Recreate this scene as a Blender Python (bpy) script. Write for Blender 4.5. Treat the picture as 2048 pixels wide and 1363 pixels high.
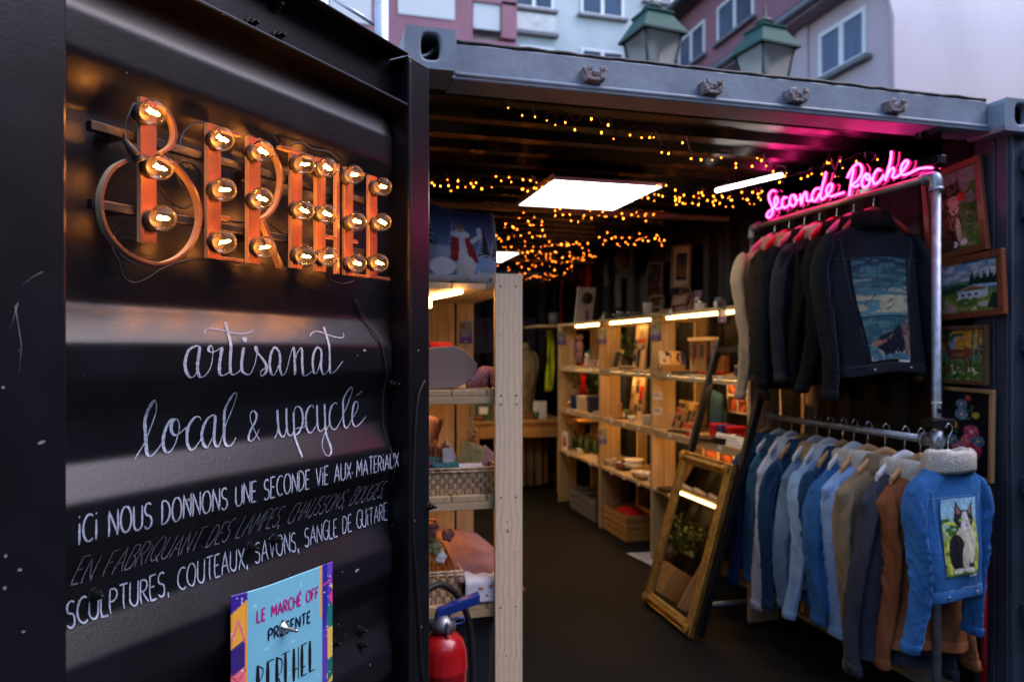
import bpy, math, random
import numpy as np
from mathutils import Vector, Matrix, noise

for _o in list(bpy.data.objects):
    bpy.data.objects.remove(_o)
sc = bpy.context.scene
COL = sc.collection

# ------------------------------------------------------------------ camera
EYE = 1.59
TH = math.radians(14.87)
cam_d = bpy.data.cameras.new('camera')
cam_d.sensor_width = 36.0
cam_d.lens = 36.0 * 1450 / 2048
cam_d.shift_y = 18.5 / 2048
cam_d.clip_start = 0.02
cam_d.clip_end = 2000
cam_d.dof.use_dof = True
cam_d.dof.focus_distance = 1.62
cam_d.dof.aperture_fstop = 3.0
cam = bpy.data.objects.new('camera', cam_d)
COL.objects.link(cam)
cam.location = (0, 0, EYE)
cam.rotation_euler = (math.radians(90), 0, -TH)
sc.camera = cam

# ------------------------------------------------------------------ sky and sun
SUN_EL, SUN_ROT = math.radians(55.0), math.radians(108)
world = bpy.data.worlds.new('World')
sc.world = world
world.use_nodes = True
wn = world.node_tree
wn.nodes.clear()
sky = wn.nodes.new('ShaderNodeTexSky')
sky.sky_type = 'NISHITA'
sky.sun_disc = False
sky.sun_elevation = SUN_EL
sky.sun_rotation = SUN_ROT
sky.air_density = 1.0
sky.dust_density = 1.0
sky.ozone_density = 1.5
bg = wn.nodes.new('ShaderNodeBackground')
bg.inputs['Strength'].default_value = 0.10
wo = wn.nodes.new('ShaderNodeOutputWorld')
wn.links.new(sky.outputs[0], bg.inputs[0])
wn.links.new(bg.outputs[0], wo.inputs[0])
sun_d = bpy.data.lights.new('sun', 'SUN')
sun_d.energy = 0.58
sun_d.angle = math.radians(58)
sun_d.color = (1.0, 0.80, 0.90)
sun = bpy.data.objects.new('sun', sun_d)
COL.objects.link(sun)
_sd = Vector((math.sin(SUN_ROT) * math.cos(SUN_EL), math.cos(SUN_ROT) * math.cos(SUN_EL), math.sin(SUN_EL)))
sun.rotation_euler = _sd.to_track_quat('Z', 'Y').to_euler()
sc.view_settings.view_transform = 'Standard'
sc.view_settings.look = 'None'
sc.view_settings.exposure = 2.35
sc.view_settings.gamma = 1.0
cy = sc.cycles
cy.use_denoising = True
cy.max_bounces = 7
cy.diffuse_bounces = 4
cy.glossy_bounces = 4
cy.transmission_bounces = 6
cy.transparent_max_bounces = 16
cy.sample_clamp_indirect = 4.0
cy.sample_clamp_direct = 0.0
cy.caustics_reflective = False
cy.caustics_refractive = False

# ------------------------------------------------------------------ measuring: from a pixel of the photograph to a real surface
FPX, U0, V0 = 1450.0, 1024.0, 700.0
DX, DY = math.sin(TH), math.cos(TH)
def ray(u, v):
    p = (u - U0) / FPX
    return Vector((DX + p * DY, DY - p * DX, (V0 - v) / FPX))
ORG = Vector((0, 0, EYE))
def onY(u, v, Y):
    r = ray(u, v); return ORG + r * (Y / r.y)
def onX(u, v, X):
    r = ray(u, v); return ORG + r * (X / r.x)
def onZ(u, v, Z):
    r = ray(u, v); return ORG + r * ((Z - EYE) / r.z)
def ratio(u):
    r = ray(u, V0); return r.x / r.y
HP = Vector((0.295, 2.094, 0))                 # the hinge line of the open door
DXV = Vector((0.682, 0.731, 0)).normalized()   # along the door towards its hinge
DYV = Vector((-DXV.y, DXV.x, 0))               # into the door
DANG = math.atan2(DXV.y, DXV.x)
def door_pt(u, v, y=0.0):
    """(x, z) in the door's own frame on the plane y."""
    r = ray(u, v)
    t = (y - (ORG - HP).dot(DYV)) / r.dot(DYV)
    P = ORG + r * t
    return ((P - HP).dot(DXV), P.z)

# ------------------------------------------------------------------ objects
def tag(o, label=None, cat=None, group=None, kind=None):
    if label: o['label'] = label
    if cat: o['category'] = cat
    if group: o['group'] = group
    if kind: o['kind'] = kind
    return o
def thing(name, label, cat, loc=(0, 0, 0), rz=0, group=None):
    o = bpy.data.objects.new(name, None)
    COL.objects.link(o)
    o.empty_display_size = 0.05
    o.location = loc
    o.rotation_euler = (0, 0, rz)
    return tag(o, label, cat, group)
def dup(root, loc, rz=None, label=None, group=None, mats=None):
    r = root.copy(); COL.objects.link(r); r.location = loc
    if rz is not None: r.rotation_euler = (0, 0, rz)
    if label: r['label'] = label
    if group: r['group'] = group
    for ch in list(root.children):
        c = ch.copy(); COL.objects.link(c); c.parent = r
        for g in list(ch.children):
            d = g.copy(); COL.objects.link(d); d.parent = c
    return r

class MB:
    """Collects shapes and links them as one mesh object."""
    def __init__(s, off=(0, 0, 0)):
        s.v = []; s.f = []; s.m = []; s.s = []; s.off = Vector(off)
    def add(s, vs, fs, sm=False, mi=0):
        b = len(s.v)
        s.v += [tuple(Vector(q) - s.off) for q in vs]
        for f in fs:
            s.f.append(tuple(i + b for i in f)); s.m.append(mi); s.s.append(sm)
        return s
    def box(s, c, d, R=None, mi=0):
        c = Vector(c); x, y, z = d[0] / 2, d[1] / 2, d[2] / 2
        q = [Vector((i * x, j * y, k * z)) for k in (-1, 1) for j in (-1, 1) for i in (-1, 1)]
        if R is not None: q = [R @ w for w in q]
        return s.add([c + w for w in q], [(0, 2, 3, 1), (4, 5, 7, 6), (0, 1, 5, 4), (2, 6, 7, 3), (0, 4, 6, 2), (1, 3, 7, 5)], mi=mi)
    def bb(s, a, b, mi=0):
        return s.box([(a[i] + b[i]) / 2 for i in range(3)], [abs(b[i] - a[i]) for i in range(3)], mi=mi)
    def bar(s, a, b, w, h, mi=0):
        a, b = Vector(a), Vector(b); d = b - a
        R = d.to_track_quat('X', 'Z').to_matrix()
        return s.box((a + b) / 2, (d.length, w, h), R, mi)
    def tube(s, pts, r, n=8, closed=False, mi=0, caps=True):
        P = [Vector(p) for p in pts]; N = len(P)
        rr = r if isinstance(r, (list, tuple)) else [r] * N
        T = []
        for i in range(N):
            a = P[(i - 1) % N] if (closed or i > 0) else P[i]
            b = P[(i + 1) % N] if (closed or i < N - 1) else P[i]
            t = b - a
            T.append(t.normalized() if t.length > 1e-9 else Vector((0, 0, 1)))
        nrm = T[0].orthogonal().normalized(); vs = []
        for i in range(N):
            nrm = (nrm - T[i] * nrm.dot(T[i]))
            nrm = nrm.normalized() if nrm.length > 1e-6 else T[i].orthogonal().normalized()
            bn = T[i].cross(nrm)
            for k in range(n):
                a = 2 * math.pi * k / n
                vs.append(P[i] + (nrm * math.cos(a) + bn * math.sin(a)) * rr[i])
        fs = []
        for i in range(N if closed else N - 1):
            j = (i + 1) % N
            for k in range(n):
                l = (k + 1) % n
                fs.append((i * n + k, i * n + l, j * n + l, j * n + k))
        s.add(vs, fs, True, mi)
        if caps and not closed:
            b = len(s.v) - len(vs)
            s.f.append(tuple(b + k for k in reversed(range(n)))); s.m.append(mi); s.s.append(False)
            s.f.append(tuple(b + (N - 1) * n + k for k in range(n))); s.m.append(mi); s.s.append(False)
        return s
    def lathe(s, prof, n=24, c=(0, 0, 0), R=None, mi=0, sm=True):
        """prof: (radius, height) pairs from bottom to top; the axis is z, turned by R."""
        c = Vector(c); vs = []; N = len(prof)
        for r, h in prof:
            for k in range(n):
                a = 2 * math.pi * k / n
                w = Vector((r * math.cos(a), r * math.sin(a), h))
                vs.append(c + (R @ w if R is not None else w))
        fs = []
        for i in range(N - 1):
            for k in range(n):
                l = (k + 1) % n
                fs.append((i * n + k, i * n + l, (i + 1) * n + l, (i + 1) * n + k))
        s.add(vs, fs, sm, mi); b = len(s.v) - len(vs)
        if prof[0][0] > 1e-5: s.f.append(tuple(b + k for k in reversed(range(n)))); s.m.append(mi); s.s.append(False)
        if prof[-1][0] > 1e-5: s.f.append(tuple(b + (N - 1) * n + k for k in range(n))); s.m.append(mi); s.s.append(False)
        return s
    def grid(s, rows, sm=True, mi=0, wrap=False):
        n = len(rows[0]); vs = [p for r in rows for p in r]; fs = []
        for i in range(len(rows) - 1):
            for k in range(n if wrap else n - 1):
                l = (k + 1) % n
                fs.append((i * n + k, i * n + l, (i + 1) * n + l, (i + 1) * n + k))
        return s.add(vs, fs, sm, mi)
    def ball(s, c, r, n=10, m=6, mi=0, sq=(1, 1, 1)):
        c = Vector(c); rows = []
        for i in range(m + 1):
            a = math.pi * i / m
            rows.append([c + Vector((r * sq[0] * math.sin(a) * math.cos(2 * math.pi * k / n), r * sq[1] * math.sin(a) * math.sin(2 * math.pi * k / n), -r * sq[2] * math.cos(a))) for k in range(n)])
        return s.grid(rows, True, mi, True)
    def prism(s, poly, fn, d0, d1, mi=0, mi_side=None):
        """A 2D outline extruded between the depths d0 and d1; fn(a, b, d) gives the 3D point."""
        n = len(poly)
        vs = [fn(a, b, d0) for a, b in poly] + [fn(a, b, d1) for a, b in poly]
        s.add(vs, [tuple(range(n)), tuple(reversed(range(n, 2 * n)))], False, mi)
        b = len(s.v) - 2 * n
        for k in range(n):
            l = (k + 1) % n
            s.f.append((b + l, b + k, b + n + k, b + n + l)); s.m.append(mi if mi_side is None else mi_side); s.s.append(False)
        return s
    def build(s, name, mats, parent=None, bevel=0, loc=None, label=None, solid=0):
        me = bpy.data.meshes.new(name)
        me.from_pydata(s.v, [], s.f)
        for m in (mats if isinstance(mats, (list, tuple)) else [mats]):
            me.materials.append(m)
        me.polygons.foreach_set('material_index', s.m)
        me.polygons.foreach_set('use_smooth', s.s)
        me.update()
        o = bpy.data.objects.new(name, me)
        COL.objects.link(o)
        if parent is not None: o.parent = parent
        if loc is not None: o.location = loc
        if label: o['label'] = label
        if solid:
            so = o.modifiers.new('solid', 'SOLIDIFY'); so.thickness = solid; so.offset = 0
        if bevel:
            b = o.modifiers.new('bevel', 'BEVEL'); b.width = bevel; b.segments = 2; b.limit_method = 'ANGLE'; b.angle_limit = math.radians(50)
        return o

def spline(pts, k=6, closed=False):
    P = [Vector(p) for p in pts]; n = len(P); out = []
    for i in range(n if closed else n - 1):
        g = lambda j: P[j % n] if closed else P[max(0, min(n - 1, j))]
        a, b, c, d = g(i - 1), g(i), g(i + 1), g(i + 2)
        for j in range(k):
            t = j / k
            out.append(0.5 * (2 * b + (c - a) * t + (2 * a - 5 * b + 4 * c - d) * t * t + (3 * b - a - 3 * c + d) * t ** 3))
    if not closed: out.append(P[-1])
    return out
def lin(c):
    return tuple(((x / 255) / 12.92 if x / 255 <= 0.04045 else ((x / 255 + 0.055) / 1.055) ** 2.4) for x in c)

# ------------------------------------------------------------------ materials
_mats = {}
def P(name, col, rough=.5, metal=0., var=.15, vs=5., bump=0., bs=60., st=(1, 1, 1), col2=None, coat=0., spec=.5, sheen=0., rv=0., dist=0., det=5):
    if name in _mats: return _mats[name]
    m = bpy.data.materials.new(name); m.use_nodes = True; _mats[name] = m
    nt = m.node_tree; N = nt.nodes; L = nt.links
    b = N['Principled BSDF']
    b.inputs['Roughness'].default_value = rough
    b.inputs['Metallic'].default_value = metal
    b.inputs['Specular IOR Level'].default_value = spec
    b.inputs['Coat Weight'].default_value = coat
    if sheen: b.inputs['Sheen Weight'].default_value = sheen
    tc = N.new('ShaderNodeTexCoord'); mp = N.new('ShaderNodeMapping')
    mp.inputs['Scale'].default_value = st
    L.new(tc.outputs['Object'], mp.inputs[0])
    nz = N.new('ShaderNodeTexNoise'); nz.inputs['Scale'].default_value = vs; nz.inputs['Detail'].default_value = det; nz.inputs['Distortion'].default_value = dist
    L.new(mp.outputs[0], nz.inputs['Vector'])
    cr = N.new('ShaderNodeValToRGB')
    c2 = col2 or tuple(min(1, x * (1 + var)) for x in col); c1 = col if col2 else tuple(x * (1 - var) for x in col)
    cr.color_ramp.elements[0].position = .3; cr.color_ramp.elements[0].color = (*c1, 1)
    cr.color_ramp.elements[1].position = .7; cr.color_ramp.elements[1].color = (*c2, 1)
    L.new(nz.outputs['Fac'], cr.inputs[0]); L.new(cr.outputs[0], b.inputs['Base Color'])
    if rv:
        mr = N.new('ShaderNodeMapRange'); mr.inputs['To Min'].default_value = max(.02, rough - rv); mr.inputs['To Max'].default_value = rough + rv
        L.new(nz.outputs['Fac'], mr.inputs[0]); L.new(mr.outputs[0], b.inputs['Roughness'])
    if bump:
        n2 = N.new('ShaderNodeTexNoise'); n2.inputs['Scale'].default_value = bs; n2.inputs['Detail'].default_value = 4
        L.new(mp.outputs[0] if st != (1, 1, 1) else tc.outputs['Object'], n2.inputs['Vector'])
        bp = N.new('ShaderNodeBump'); bp.inputs['Strength'].default_value = bump; bp.inputs['Distance'].default_value = .01
        L.new(n2.outputs['Fac'], bp.inputs['Height']); L.new(bp.outputs[0], b.inputs['Normal'])
    return m
def E(name, col, strength, two=True):
    m = bpy.data.materials.new(name); m.use_nodes = True
    nt = m.node_tree; nt.nodes.clear()
    e = nt.nodes.new('ShaderNodeEmission'); e.inputs[0].default_value = (*col, 1); e.inputs[1].default_value = strength
    o = nt.nodes.new('ShaderNodeOutputMaterial'); nt.links.new(e.outputs[0], o.inputs[0])
    return m
def paint_attr(name, rough=.7, bump=.0, bs=400, spec=.3):
    """A picture whose colours are stored on its own mesh."""
    m = bpy.data.materials.new(name); m.use_nodes = True
    nt = m.node_tree; b = nt.nodes['Principled BSDF']
    b.inputs['Roughness'].default_value = rough; b.inputs['Specular IOR Level'].default_value = spec
    a = nt.nodes.new('ShaderNodeVertexColor'); a.layer_name = 'picture'
    nt.links.new(a.outputs[0], b.inputs['Base Color'])
    if bump:
        tc = nt.nodes.new('ShaderNodeTexCoord'); n2 = nt.nodes.new('ShaderNodeTexNoise'); n2.inputs['Scale'].default_value = bs
        bp = nt.nodes.new('ShaderNodeBump'); bp.inputs['Strength'].default_value = bump; bp.inputs['Distance'].default_value = .004
        nt.links.new(tc.outputs['Object'], n2.inputs['Vector']); nt.links.new(n2.outputs[0], bp.inputs['Height']); nt.links.new(bp.outputs[0], b.inputs['Normal'])
    return m
def thin_glass(name, tint=(1, 1, 1), ior=1.45, base=0.0, rough=.02, dust=0.):
    m = bpy.data.materials.new(name); m.use_nodes = True
    nt = m.node_tree; nt.nodes.clear(); N = nt.nodes; L = nt.links
    t = N.new('ShaderNodeBsdfTransparent'); t.inputs[0].default_value = (*tint, 1)
    g = N.new('ShaderNodeBsdfGlossy'); g.inputs['Roughness'].default_value = rough
    f = N.new('ShaderNodeFresnel'); f.inputs[0].default_value = ior
    ad = N.new('ShaderNodeMath'); ad.operation = 'ADD'; ad.inputs[1].default_value = base
    L.new(f.outputs[0], ad.inputs[0])
    mx = N.new('ShaderNodeMixShader'); L.new(ad.outputs[0], mx.inputs[0]); L.new(t.outputs[0], mx.inputs[1]); L.new(g.outputs[0], mx.inputs[2])
    out = mx
    if dust:
        tl = N.new('ShaderNodeBsdfTranslucent'); tl.inputs[0].default_value = (.9, .9, .9, 1)
        m2 = N.new('ShaderNodeMixShader'); m2.inputs[0].default_value = dust
        L.new(mx.outputs[0], m2.inputs[1]); L.new(tl.outputs[0], m2.inputs[2]); out = m2
    o = N.new('ShaderNodeOutputMaterial'); L.new(out.outputs[0], o.inputs[0])
    return m

# paints and metals
m_door = P('black_door_paint', (.0042, .0050, .0078), .32, var=.3, vs=9, bump=.03, bs=140, rv=.02, spec=.42)
m_cont = P('blue_grey_container_paint', (.20, .245, .30), .5, var=.2, vs=7, bump=.14, bs=38, rv=.1)
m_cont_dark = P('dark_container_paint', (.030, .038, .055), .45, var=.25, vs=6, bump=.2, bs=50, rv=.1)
m_in = P('black_interior_paint', (.0035, .0034, .0035), .5, var=.3, vs=4, bump=.15, bs=30, rv=.1, spec=.25)
m_ceil = P('black_ceiling_paint', (.0032, .003, .0028), .30, var=.3, vs=4, bump=.12, bs=25, rv=.08, spec=.2)
m_rust = P('rusty_chipped_paint', (.11, .045, .025), .8, var=.3, vs=45, col2=(.42, .42, .45), bump=.6, bs=120)
m_black = P('black_metal', (.008, .008, .010), .4, .2, vs=30, bump=.1)
m_rubber = P('black_rubber', (.006, .006, .007), .6, vs=20)
m_alu = P('aluminium_tube', (.62, .65, .70), .34, .85, var=.12, vs=16, rv=.1, bump=.08, bs=60)
m_galv = P('galvanised_pipe', (.30, .33, .37), .46, .85, var=.25, vs=30, rv=.1, bump=.1, bs=120)
m_steel = P('bright_steel', (.6, .6, .62), .2, 1.0, vs=20)
m_floor = P('dark_matting_floor', (.0035, .003, .0026), .8, var=.4, vs=3, bump=.6, bs=120, col2=(.0085, .007, .0058), spec=.18)
_nt = m_floor.node_tree; _tc = _nt.nodes.new('ShaderNodeTexCoord'); _vn = _nt.nodes.new('ShaderNodeTexNoise'); _vn.inputs['Scale'].default_value = 55; _vn.inputs['Detail'].default_value = 1
_rp = _nt.nodes.new('ShaderNodeValToRGB'); _rp.color_ramp.elements[0].position = .76; _rp.color_ramp.elements[0].color = (0, 0, 0, 1); _rp.color_ramp.elements[1].position = .80; _rp.color_ramp.elements[1].color = (1, 1, 1, 1)
_mx = _nt.nodes.new('ShaderNodeMixRGB'); _mx.inputs[2].default_value = (.09, .08, .075, 1); _pb = _nt.nodes['Principled BSDF']
_nt.links.new(_tc.outputs['Object'], _vn.inputs['Vector']); _nt.links.new(_vn.outputs[0], _rp.inputs[0]); _nt.links.new(_rp.outputs[0], _mx.inputs[0])
_nt.links.new(_pb.inputs['Base Color'].links[0].from_socket, _mx.inputs[1]); _nt.links.new(_mx.outputs[0], _pb.inputs['Base Color'])
m_brass = P('brass', (.5, .32, .1), .3, 1.0, vs=20)
# wood
def wood(name, axis, c1, c2, rough=.55):
    st = [26., 26., 26.]; st['xyz'.index(axis)] = 1.6
    return P(name, c1, rough, vs=1.6, col2=c2, st=tuple(st), bump=.12, bs=6, dist=.6, det=8)
PN1, PN2 = (.40, .26, .125), (.56, .405, .225)
w_x, w_y, w_z = (wood('pine_' + a, a, PN1, PN2) for a in 'xyz')
w_cherry = P('red_stained_plywood', (.075, .017, .005), .42, var=.3, vs=2.2, st=(9, 9, 1.6), col2=(.15, .042, .011), bump=.08, bs=20, dist=1.0)
m_ply = P('plywood_edge', (.30, .16, .07), .6, vs=1.0, st=(1, 260, 1), col2=(.62, .46, .28), det=2)
w_red = wood('red_brown_frame_wood', 'z', (.16, .035, .012), (.26, .07, .025), .4)
w_brown = wood('brown_frame_wood', 'z', (.10, .045, .02), (.17, .08, .035), .4)
w_oak = wood('oak_frame_wood', 'z', (.28, .14, .05), (.40, .22, .09), .45)
w_desk = wood('honey_desk_wood', 'x', (.34, .17, .05), (.46, .25, .09), .45)
m_gold = P('old_gold_leaf', (.42, .23, .045), .32, .75, var=.35, vs=26, bump=.5, bs=140, rv=.12)
m_wicker = P('woven_wicker', (.36, .22, .11), .6, var=.25, vs=40, col2=(.6, .45, .28), bump=.3, bs=150)
m_card = P('grey_brown_board', (.22, .165, .14), .8, var=.08, vs=6)
m_white = P('white_paper', (.72, .70, .68), .75, var=.05, vs=8)
m_cream = P('cream_ceramic', (.55, .46, .34), .35, var=.12, vs=10)
m_darkcer = P('dark_glazed_ceramic', (.06, .04, .03), .3, vs=10)
m_leaf = P('green_leaves', (.03, .075, .018), .5, vs=14, col2=(.075, .14, .03))
m_leather = P('brown_leather', (.16, .055, .02), .45, vs=20, col2=(.26, .10, .035), bump=.3, bs=90)
m_dleather = P('dark_leather', (.025, .014, .010), .4, vs=20, bump=.2)
m_red = P('red_enamel', (.36, .004, .007), .25, var=.08, vs=5, coat=.3)
m_bluep = P('blue_plastic', (.006, .03, .20), .35, var=.1, vs=6)
m_grbin = P('blue_grey_plastic', (.045, .062, .085), .45, var=.1, vs=6)
def cloth(name, c, c2=None, bump=.4, bs=260, vs=9, rough=.9, st=(1, 1, 1), var=.22):
    return P(name, c, rough, var=var, vs=vs, col2=c2, bump=bump, bs=bs, st=st, spec=.15)
m_pink = cloth('dusty_pink_cloth', (.28, .145, .15))
m_redcl = cloth('red_cloth', (.42, .012, .012))
m_whitecl = cloth('white_cloth', (.66, .64, .66), var=.06)
m_teal = cloth('teal_cloth', (.03, .11, .12))
m_knit = cloth('pink_knit', (.34, .10, .13), (.55, .28, .30), bump=.8, bs=120, vs=90)
m_flower = cloth('floral_cloth', (.13, .17, .06), (.36, .30, .16), vs=45)
m_beige = cloth('beige_cloth', (.36, .25, .13))
m_lime = cloth('lime_yellow_cloth', (.40, .46, .02))

# ================================================================== THE SETTING
m_ground = P('wet_asphalt', (.028, .028, .031), .7, var=.35, vs=3, bump=.5, bs=160)
g = MB(); g.add([(-150, -150, 0), (150, -150, 0), (150, 150, 0), (-150, 150, 0)], [(0, 1, 2, 3)])
tag(g.build('ground', m_ground), kind='structure')
FZ = 0.15                                   # container floor
g = MB(); g.bb((.30, 2.42, FZ - .03), (2.70, 8.12, FZ)); g.bb((.41, 2.26, FZ - .05), (2.62, 2.42, FZ - .004))
tag(g.build('floor', m_floor), kind='structure')

# ------------------------------------------------------------------ the container
XL, XR, YF, YB = .31, 2.65, 2.34, 8.10      # inner faces
CT = 2.50                                    # underside of the roof ribs
cont = thing('shipping_container', 'blue-grey shipping container opened as a shop, black corrugated steel inside', 'container', (1.49, 5.2, 0))
OFF = (1.49, 5.2, 0)
def corr(length, period=.28, amp=.034):
    out = []; x = 0.
    while x < length:
        for dx, d in ((0, 0), (.07, 0), (.14, 1), (.21, 1)):
            if x + dx * period / .28 <= length: out.append((x + dx * period / .28, d * amp))
        x += period
    out.append((length, 0)); return out
def wall_sheet(name, fn, length, z0, z1, mat):
    b = MB(OFF); pr = corr(length); rows = [[fn(a, d, z0) for a, d in pr], [fn(a, d, z1) for a, d in pr]]
    b.grid(rows, False)
    return b.build(name, mat, cont, solid=.004)
wall_sheet('side_wall', lambda a, d, z: (XR + d, YF + a, z), YB - YF, FZ, 2.53, m_in)
wall_sheet('side_wall', lambda a, d, z: (XL - d, YF + a, z), YB - YF, FZ, 2.53, m_in)
wall_sheet('end_wall', lambda a, d, z: (XL + a, YB + d, z), XR - XL, FZ, 2.53, m_in)
b = MB(OFF); pr = corr(YB - YF - .02, .22, .026)
b.grid([[(XL - .04, YF + a, CT + d) for a, d in pr], [(XR + .04, YF + a, CT + d) for a, d in pr]], False)
b.build('roof', m_ceil, cont, solid=.005)
b = MB(OFF)                                   # header across the doorway
b.bb((.414, 2.31, EYE + .885), (2.577, 2.37, EYE + .993))
b.bb((.41, 2.296, EYE + .868), (2.58, 2.43, EYE + .882))
b.tube([(.42, 2.302, EYE + .886), (2.57, 2.302, EYE + .886)], .010, 8)
b.build('header_beam', m_cont, cont, bevel=.006)
b = MB(OFF); rnd = random.Random(4); n = 60; pts = []
for i in range(n + 1):
    x = .42 + 2.15 * i / n
    pts.append((x, 2.315 + rnd.uniform(-.002, .002), EYE + .998 + rnd.uniform(-.0025, .0025)))
b.tube(pts, .0075, 6); b.build('header_seal', m_rubber, cont)
def post(x0, x1):
    b = MB(OFF)
    b.bb((x0, 2.275, FZ - .1), (x1, 2.335, 2.455)); return b
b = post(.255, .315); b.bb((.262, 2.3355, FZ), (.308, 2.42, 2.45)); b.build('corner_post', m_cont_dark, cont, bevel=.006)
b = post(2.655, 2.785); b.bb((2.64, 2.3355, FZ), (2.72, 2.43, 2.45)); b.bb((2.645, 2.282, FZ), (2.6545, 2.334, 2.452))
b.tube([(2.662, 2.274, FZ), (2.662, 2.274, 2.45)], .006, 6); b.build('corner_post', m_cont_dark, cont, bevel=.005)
b = MB(OFF)                                   # hinge rod on the right-hand post
b.tube([(2.735, 2.25, FZ), (2.735, 2.25, 2.42)], .013, 10)
for z in (.55, 1.05, 1.62, 2.15, 2.34): b.bb((2.70, 2.245, z - .035), (2.78, 2.274, z + .035)); b.tube([(2.735, 2.243, z - .03), (2.735, 2.243, z + .03)], .02, 10)
b.build('hinge_rod', m_cont_dark, cont, bevel=.004)
for x0, x1, h in ((.255, 2.64, 2.53), (0, 0, 0)):
    if h:
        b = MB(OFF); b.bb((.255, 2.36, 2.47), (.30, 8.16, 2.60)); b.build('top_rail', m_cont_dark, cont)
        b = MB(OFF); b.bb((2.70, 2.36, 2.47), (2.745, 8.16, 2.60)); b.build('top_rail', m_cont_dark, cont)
def casting(x0, x1, zt, sy=0.):
    """Steel corner casting: a hollow box with oval holes in front and side."""
    b = MB(OFF); y0, y1 = 2.235 + sy, 2.41; z0, z1 = zt - .128, zt
    cx, cz = (x0 + x1) / 2, (z0 + z1) / 2 + .004; n = 32
    def slot(a, s=1.):
        return (cx + .030 * s * math.copysign(abs(math.cos(a)) ** .55, math.cos(a)), cz + .040 * s * math.copysign(abs(math.sin(a)) ** .75, math.sin(a)))
    A = [2 * math.pi * k / n + math.pi / n for k in range(n)]; rect = []
    for a in A:
        c, s_ = math.cos(a), math.sin(a); t = min((x1 - x0) / 2 / abs(c), (z1 - z0) / 2 / abs(s_))
        rect.append((cx + c * t, (z0 + z1) / 2 + s_ * t))
    rows = [[(x, y0, z) for x, z in rect], [(*slot(a, 1.12), 0) for a in A], [(*slot(a), 0) for a in A], [(*slot(a), 0) for a in A]]
    rows[1] = [(p[0], y0, p[1]) for p in rows[1]]; rows[2] = [(p[0], y0 + .006, p[1]) for p in rows[2]]; rows[3] = [(p[0], y0 + .03, p[1]) for p in rows[3]]
    b.grid(rows, False, 0, True)
    for k in range(n):
        pass
    b.grid([[(x, y0, z) for x, z in rect], [(x, y1, z) for x, z in rect]], False, 0, True)
    b.add([(x0 + .01, y0 + .13, z0), (x1 - .01, y0 + .13, z0), (x1 - .01, y0 + .13, z1), (x0 + .01, y0 + .13, z1)], [(0, 1, 2, 3)], mi=1)
    b.tube([(cx - .06, y0 + .05, cz - .03), (cx, y0 + .07, cz), (cx + .05, y0 + .06, cz + .045)], .009, 8, mi=2)
    return b
casting(.252, .414, EYE + 1.0).build('corner_casting', [m_cont, m_in, m_alu], cont, bevel=.004)
casting(2.577, 2.745, EYE + .985, .0).build('corner_casting', [m_cont, m_in, m_alu], cont, bevel=.004)
for k, (u, v) in enumerate(((1185, 155), (1418, 180), (1588, 197), (1783, 217))):
    p = onY(u, v, 2.31); b = MB(OFF); rnd = random.Random(k)
    for sx in (-1, 1):
        b.box(p + Vector((sx * .030, -.018, .002)), (.018, .040, .040 + rnd.uniform(-.006, .006)), Matrix.Rotation(sx * .35 + rnd.uniform(-.1, .1), 3, 'Y'))
        b.box(p + Vector((sx * .024, -.034, .018)), (.020, .012, .016), Matrix.Rotation(rnd.uniform(-.5, .5), 3, 'Y'))
    b.box(p + Vector((0, -.017, -.016)), (.060, .036, .012))
    b.box(p + Vector((.004, -.012, .006)), (.022, .024, .020), Matrix.Rotation(rnd.uniform(-.4, .4), 3, 'Y'))
    b.build('cam_keeper', m_rust, cont, bevel=.003)
b = MB(OFF); p = onZ(1843, 268, EYE + .865); b.box(p, (.035, .03, .05)); b.box(p + Vector((.01, -.01, -.03)), (.045, .03, .012)); b.build('sensor_box', m_black, cont, bevel=.003)
for y in (4.30, 6.75):
    b = MB(OFF); b.bb((.36, y, 2.452), (2.64, y + .04, 2.478)); b.build('ceiling_batten', w_x, cont)
b = MB(OFF); b.bb((2.50, 2.43, FZ + .001), (2.645, 8.0, FZ + .022)); b.build('floor_trim', P('worn_floor_plank', (.20, .15, .10), .7, vs=4, col2=(.30, .24, .17)), cont)
b = MB(OFF); p0 = onX(1963, 1250, 2.60); b.tube([(2.612, p0.y, FZ), (2.612, p0.y, FZ + .62)], .014, 8); b.build('red_stake', m_red, cont)

# ------------------------------------------------------------------ the open door leaf (part of the container)
RP = .008; RE = .046                          # protruding and recessed depth of the pressed panel
keys = [(.90, RE), (.675, RE), (.578, RP), (.504, RP), (.4216, RE), (.083, RE)]
z = .083
for k in range(6):
    keys += [(z - .072, RP), (z - .135, RP), (z - .207, RE), (z - .2745, RE)]; z -= .2745
keys = [(a + EYE, b_) for a, b_ in keys]
_kz = np.array([k[0] for k in keys][::-1]); _kd = np.array([k[1] for k in keys][::-1])
_zs = np.arange(.12, 2.44, .002); _pd = np.interp(_zs, _kz, _kd)
_kw = 7; _ker = np.ones(_kw) / _kw
_pd = np.convolve(np.pad(_pd, _kw, 'edge'), _ker, 'same')[_kw:-_kw]
_pd = np.convolve(np.pad(_pd, _kw, 'edge'), _ker, 'same')[_kw:-_kw]
def panel_y(z): return float(np.interp(z, _zs, _pd))
def door_local(u, v):
    """(x, z) on the pressed panel itself."""
    y = .03
    for _ in range(8):
        x, z = door_pt(u, v, y); y = panel_y(z)
    return x, z
X0, X1, XF = -1.035, -.108, -1.18
door = MB()
m_frame = m_door
FY0, FY1 = -.022, .055
door.bb((XF, FY0, .13), (X0, FY1, EYE + .818)); door.bb((X1, FY0, .13), (-.006, FY1, EYE + .812))
door.bb((X1 + .012, FY0 - .004, .14), (X1 + .0, FY0 + .01, EYE + .80))
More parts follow.
